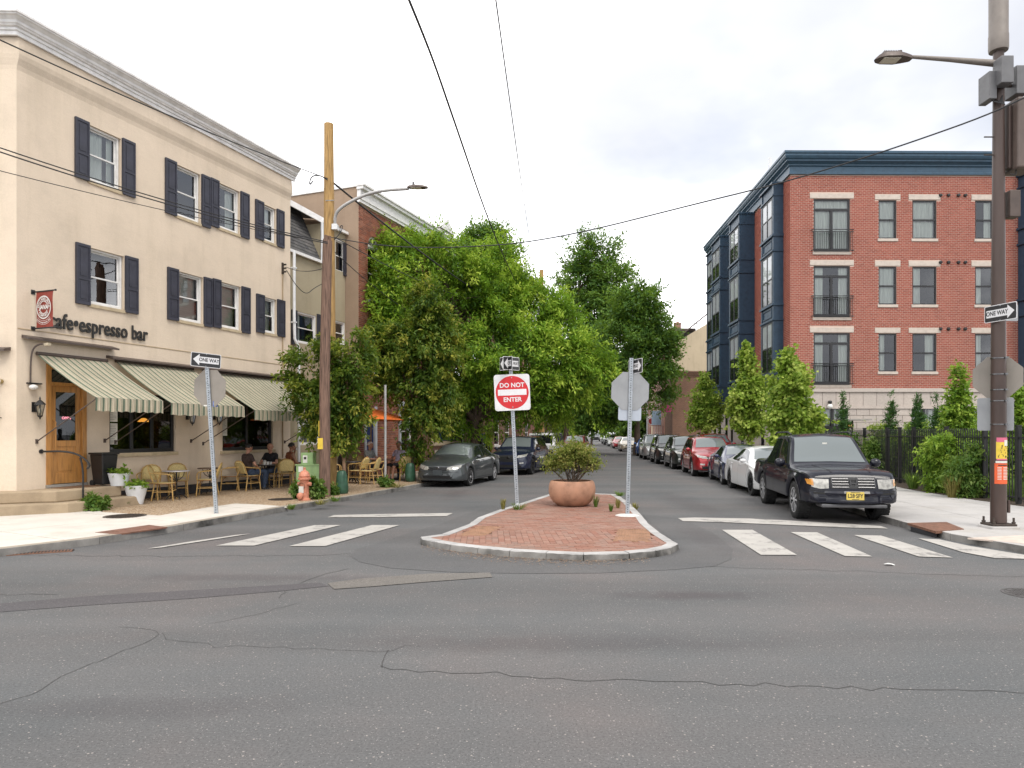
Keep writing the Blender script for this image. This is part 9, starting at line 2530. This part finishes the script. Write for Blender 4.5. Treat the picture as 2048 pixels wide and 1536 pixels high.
for i, (dx, dy, h_, lab) in enumerate([(-.12, -.10, .13, "tall white cup nearest the man in brown"), (-.03, -.14, .09, "short white cup in the middle of the dark table"), (.17, -.08, .08, "small pale cup nearest the bald man")]):
 tag(MB().lathe([(0, 0), (.032, 0), (.042, h_), (.036, h_), (.03, .01)], 12).build("cup", CUP, None, True, (T3[0]+dx*CF.u[0]-dy*CF.n[0], T3[1]+dx*CF.u[1]-dy*CF.n[1], PAV+.742)), lab, "cup", "cups on the terrace table")
tag(MB().box(-.10, .08, -.07, .06, 0, .006).build("napkin", PAPER, None, loc=(T3[0]+.05, T3[1]-.05, PAV+.742)), "white paper lying on the dark table before the bald man", "napkin")
# ---------------- people: one continuous remeshed body each
SKIN = mat("skin", (0.42, 0.22, 0.15), .55, var=.08, scale=20); SKIN_D = mat("skin_tan", (0.28, 0.14, 0.085), .55, var=.08, scale=20)
HAIR_K = mat("hair_black", (0.012, 0.010, 0.009), .6, var=.2, scale=40); HAIR_W = mat("hair_white", (0.68, 0.67, 0.65), .7, var=.1, scale=40); HAIR_G = mat("hair_grey", (0.2, 0.19, 0.18), .7, var=.1, scale=40)
def cloth(n, c): return mat("cloth_"+n, c, .85, var=.2, scale=14, bmp=.3, bscale=18)
JEANS = cloth("jeans", (0.035, 0.055, 0.10)); SHOE = mat("shoe_dark", (0.02, 0.02, 0.022), .5)
def person(label, loc, rz, shirt, pants, skin, hair, pose='lap', shorts=False, lean=-.06, hair_len='short', scale=1.0, sleeveless=False, cup=False, group="people seated outside"):
 t = thing("person", label, "person", loc, rz, group); t.scale = (scale,)*3
 segs = []   # (p0, p1, r0, r1, kind)
 def seg(a, b, ra, rb, kind): segs.append((Vector(a), Vector(b), ra, rb, kind))
 pel = (0.02, 0, .56); ch = (lean-.01, 0, .90); nk = (lean+.01, 0, 1.10)
 seg((0.02, -.07, .55), (0.02, .07, .55), .135, .135, 'pants'); seg(pel, (lean*.6, 0, .74), .145, .135, 'shirt'); seg((lean*.6, 0, .74), ch, .135, .145, 'shirt')
 seg((lean, -.09, .96), (lean, .09, .96), .125, .125, 'shirt'); seg((lean, -.15, 1.05), (lean, .15, 1.05), .07, .07, 'shirt')
 seg(nk, (lean+.03, 0, 1.19), .055, .052, 'skin')
 hd = Vector((lean+.055, 0, 1.285))
 seg(hd+Vector((-.015, 0, .02)), hd+Vector((-.0, 0, .03)), .098, .098, 'skin'); seg(hd+Vector((.03, 0, -.06)), hd+Vector((.045, 0, -.075)), .062, .048, 'skin')   # skull, jaw
 seg(hd+Vector((.085, 0, .01)), hd+Vector((.112, 0, -.022)), .014, .018, 'skin')    # nose
 seg(hd+Vector((.075, -.035, .028)), hd+Vector((.075, .035, .028)), .026, .026, 'skin')   # brow
 seg(hd+Vector((.082, -.02, -.062)), hd+Vector((.082, .02, -.062)), .016, .016, 'lips')
 for s in (-1, 1):
  seg(hd+Vector((-.01, s*.095, -.01)), hd+Vector((-.015, s*.1, .02)), .016, .02, 'skin')
  if pose == 'table': el, ha = (lean+.14, s*.27, .80), (lean+.40, s*.13, .79)
  elif pose == 'sip' and s > 0: el, ha = (lean+.2, s*.26, .86), (lean+.2, s*.06, 1.17)
  else: el, ha = (lean+.06, s*.29, .79), (lean+.30, s*.12, .68)
  shd = (lean, s*.185, 1.03); k1 = 'skin' if sleeveless else 'shirt'
  mid = tuple(Vector(shd).lerp(Vector(el), .6))
  seg(shd, mid, .062, .05, k1); seg(mid, el, .048, .043, 'skin' if pose != 'long' else 'shirt'); seg(el, ha, .042, .028, 'skin' if pose != 'long' else 'shirt')
  d = (Vector(ha)-Vector(el)).normalized(); w = Vector((0, 0, 1)).cross(d).normalized(); up_ = d.cross(w)
  pc = Vector(ha)+d*.05; seg(Vector(ha), pc, .03, .034, 'skin')
  for q, ln in enumerate((.062, .072, .068, .052)):
   b0 = pc+w*(q-1.5)*.019+d*.015; kn = b0+d*ln*.55-up_*.006; seg(b0, kn, .0105, .0095, 'skin'); seg(kn, kn+d*ln*.3-up_*.028, .0095, .008, 'skin')
  b0 = Vector(ha)+w*(-s)*.026+d*.02; seg(b0, b0+w*(-s)*.025+d*.035, .012, .011, 'skin'); seg(b0+w*(-s)*.025+d*.035, b0+w*(-s)*.02+d*.06-up_*.012, .011, .009, 'skin')
  kn = (.46, s*(.13), .56); an = (.50+.06*s, s*.12, .10)
  seg((0.03, s*.09, .55), kn, .098, .068, 'pants'); seg(kn, tuple(Vector(kn).lerp(Vector(an), .35)), .062, .06, 'skin' if shorts else 'pants'); seg(tuple(Vector(kn).lerp(Vector(an), .35)), an, .058, .04, 'skin' if shorts else 'pants')
  seg((an[0]-.03, an[1], .05), (an[0]+.15, an[1]*1.15, .035), .045, .036, 'shoe')
 mb = MB()
 for a, b, ra, rb, kd in segs:
  n = 10; L_ = (b-a).length
  mb.tube([a, b], [ra, rb], n); mb.sphere(a, ra*.999, n, 6); mb.sphere(b, rb*.999, n, 6)
 body = mb.build("body", [shirt, pants, skin, SHOE, mat("lips", (0.3, 0.1, 0.08), .5)], t)
 m = body.modifiers.new("r", 'REMESH'); m.mode = 'VOXEL'; m.voxel_size = .0125; m.use_smooth_shade = True
 m = body.modifiers.new("s", 'SMOOTH'); m.iterations = 3; m.factor = .5
 apply_modifiers(body)
 me = body.data
 while len(me.materials) < 5: me.materials.append(skin)
 idx = {'shirt': 0, 'pants': 1, 'skin': 2, 'shoe': 3, 'lips': 4}
 C_ = np.empty(len(me.polygons)*3); me.polygons.foreach_get("center", C_); C_ = C_.reshape(-1, 3)
 best = np.full(len(C_), 1e9); mi = np.zeros(len(C_), dtype=np.int32)
 for a, b, ra, rb, kd in segs:
  A = np.array(a); B = np.array(b); d = B-A; tt = np.clip(((C_-A)@d)/max(1e-9, d@d), 0, 1)
  ds = np.linalg.norm(C_-(A+tt[:, None]*d), axis=1)-(ra+(rb-ra)*tt); u = ds < best
  best[u] = ds[u]; mi[u] = idx[kd]
 me.polygons.foreach_set("material_index", mi); me.polygons.foreach_set("use_smooth", [True]*len(me.polygons)); me.update()
 for s in (-1, 1):
  MB().sphere(hd+Vector((.088, s*.033, .006)), .012, 8, 6).build("eye", mat("eye_dark", (0.03, 0.02, 0.015), .3), t)
 if hair:
  hb = MB(); rg = random.Random(len(label)); n = 22; kk = 12; vs = []
  low = {'short': -.15, 'long': -.75, 'fringe': -.1}[hair_len]
  for i in range(kk+1):
   for j in range(n):
    az = 2*math.pi*j/n; f = math.cos(az)       # +1 front
    zmin = .45 if f > .55 else (low if f < .2 else low+(.45-low)*(f-.2)/.35)
    el_ = math.asin(zmin)+(math.pi/2-math.asin(zmin))*i/kk
    rr = .114+.006*math.sin(az*5+i)+.005*rg.uniform(-1, 1)
    vs.append(hd+Vector((-.012+rr*math.cos(el_)*math.cos(az), rr*math.cos(el_)*math.sin(az)*.95, .025+rr*math.sin(el_))))
  hb.add(vs, [(i*n+j, i*n+(j+1) % n, (i+1)*n+(j+1) % n, (i+1)*n+j) for i in range(kk) for j in range(n)])
  o = hb.build("hair", hair, t, smooth=80); sm = o.modifiers.new("th", 'SOLIDIFY'); sm.thickness = .02; sm.offset = -1
 if cup: MB().lathe([(0, 0), (.03, 0), (.038, .1), (.03, .1)], 10, (lean+.22, .02, 1.17)).build("held_cup", CUP, t)
 return t
zs_ = PAV-.02
person("seated man with black hair in a brown t-shirt and jeans", (*PM, zs_), CF.rz+R(-12), cloth("brown", (0.045, 0.028, 0.024)), JEANS, SKIN, HAIR_K, 'lap', hair_len='short')
person("seated bald man in a black shirt behind the dark table", (*P2, zs_), CF.rz+R(190), cloth("black", (0.012, 0.012, 0.015)), JEANS, SKIN, None, 'table', lean=.02)
person("seated person in an orange top drinking, beside the green utility box", (*P3, zs_), CF.rz+R(-25), cloth("orange", (0.26, 0.085, 0.04)), cloth("dark", (0.03, 0.03, 0.04)), SKIN_D, HAIR_K, 'sip', hair_len='short', sleeveless=True, cup=True)
def pt(px, Y): return ((px-CX)*Y/F, Y)
p4 = pt(737, 24.9); chair(*p4, R(-25), "rattan chair under the white-haired person by the blue door")
person("white-haired person in a grey shirt seated under the orange parasol", (*p4, zs_), R(-25), cloth("grey", (0.26, 0.28, 0.27)), cloth("dark", (0.03, 0.03, 0.04)), SKIN, HAIR_W, 'table', lean=.03)
p5 = pt(797, 25.3); chair(*p5, R(-115), "rattan chair under the man in the lavender shirt")
person("grey-haired man in a lavender shirt and shorts beside the thin grey post", (*p5, zs_), R(-115), cloth("lavender", (0.48, 0.44, 0.58)), cloth("shorts", (0.03, 0.03, 0.035)), SKIN, HAIR_G, 'lap', True)
p6 = pt(822, 25.6); chair(*p6, R(-150), "rattan chair behind the trunk of the maple beside the sedan")
person("person in a white striped shirt half hidden by the maple trunk", (*p6, zs_), R(-150), cloth("pale", (0.5, 0.49, 0.56)), JEANS, SKIN, HAIR_G, 'table')
for px, Yc, rz, lab in [(715, 23.2, 160, "rattan chair behind the young maple's trunk"), (738, 22.9, 170, "rattan chair in front of the white-haired person"), (752, 24.2, -170, "rattan chair right of the white-haired person's table"), (668, 22.6, 20, "rattan chair glimpsed behind the wooden poles"), (812, 24.6, 100, "rattan chair beside the sedan's maple, turned away")]:
 chair(*pt(px, Yc), R(rz), lab)
table(*pt(766, 24.9), "brown table under the orange parasol", WOODT, .4); table(*pt(705, 23.4), "dark table behind the watering bag of the young maple", DARKT)
# orange parasol
pc_ = pt(742, 25.0); t = thing("parasol", "bright orange market parasol over the far terrace tables", "parasol", (*pc_, PAV), R(20))
zr_, za_ = zat(841, 24.5)-PAV, zat(815, 25)-PAV; rr_ = 1.8
mb = MB(); n = 6; vs = [(0, 0, za_)]
ring = []
for k in range(n):
 a0 = 2*math.pi*k/n; a1 = 2*math.pi*(k+1)/n
 for f in (0, .5):
  a = a0+(a1-a0)*f; r_ = rr_*(1 if f == 0 else .86); ring.append((r_*math.cos(a), r_*math.sin(a), zr_+(0 if f == 0 else .035)))
mids = [(p[0]*.5, p[1]*.5, (za_+p[2])/2-.03) for p in ring]; m_ = len(ring)
mb.add([vs[0]]+mids+ring, [(0, 1+i, 1+(i+1) % m_) for i in range(m_)]+[(1+i, 1+m_+i, 1+m_+(i+1) % m_, 1+(i+1) % m_) for i in range(m_)])
mb.build("canopy", ORANGE, t, smooth=25)
MB().tube([(0, 0, 0), (0, 0, za_+.08)], .025, 8).build("pole", mat("parasol_pole", (0.3, 0.2, 0.1), .5), t)
for k in range(n): a = 2*math.pi*k/n; MB().bar((0, 0, za_-.05), (rr_*.98*math.cos(a), rr_*.98*math.sin(a), zr_-.02), .015).build("rib", mat("parasol_pole", (0.3, 0.2, 0.1), .5), t)
MB().lathe([(0, 0), (.25, 0), (.25, .07), (.05, .1)], 16).build("base", BLACK, t)
# pots and bin by the door
def pot(x, y, z, r0, r1, h_, label, seed):
 t = thing("plant_pot", label, "plant pot", (x, y, z), 0, "white plant pots beside the cafe door")
 MB().lathe([(0, 0), (r0, 0), (r1, h_), (r1-.03, h_), (r1-.04, h_-.05), (0, h_-.05)], 28).build("pot", mat("pot_white", (0.66, 0.68, 0.70), .5, var=.06), t, smooth=40)
 MB().lathe([(0, h_-.03), (r1-.035, h_-.04)], 20).build("soil", SOIL, t)
 place("foliage", leaf_mesh("foliage", [(0, 0, h_+.04, r1*.75, r1*.75, .07), (.06, -.06, h_+.02, r1*.65, r1*.65, .05)], 520, .075, .7, LEAF_HEDGE, seed, clump=8, spread=.07, shell=.2, droop=.4), t)
pot(*CF.w(CF.x(238, .80), .80), .585, .17, .24, .30, "shallower white pot of bright green leaves on the upper cafe step", 3)
pot(*CF.w(CF.x(272, 1.05), 1.05), PAV, .15, .26, .46, "taller white pot of green leaves on the pavement by the steps", 4)
xb, yb = CF.w(CF.x(208, .45), .45)
t = thing("trash_bin", "black plastic wheelie bin between the oak door and the window", "bin", (xb, yb, .585), CF.rz)
MB().add([(-.16,-.16,0.03), (.16,-.16,0.03), (.16,.16,0.03), (-.16,.16,0.03), (-.21,-.21,.74), (.21,-.21,.74), (.21,.21,.74), (-.21,.21,.74)], [(0,3,2,1), (4,5,6,7), (0,1,5,4), (1,2,6,5), (2,3,7,6), (3,0,4,7)]).build("body", PLASTIC_K, t, bevel=.02)
MB().box(-.235, .235, -.235, .235, .74, .79).build("lid", PLASTIC_K, t, bevel=.015)
for s in (-1, 1): MB().lathe([(0, -.03), (.07, -.03), (.07, .03), (0, .03)], 12, (s*.15, .18, .07), 'x').build("wheel", RUBBER, t)
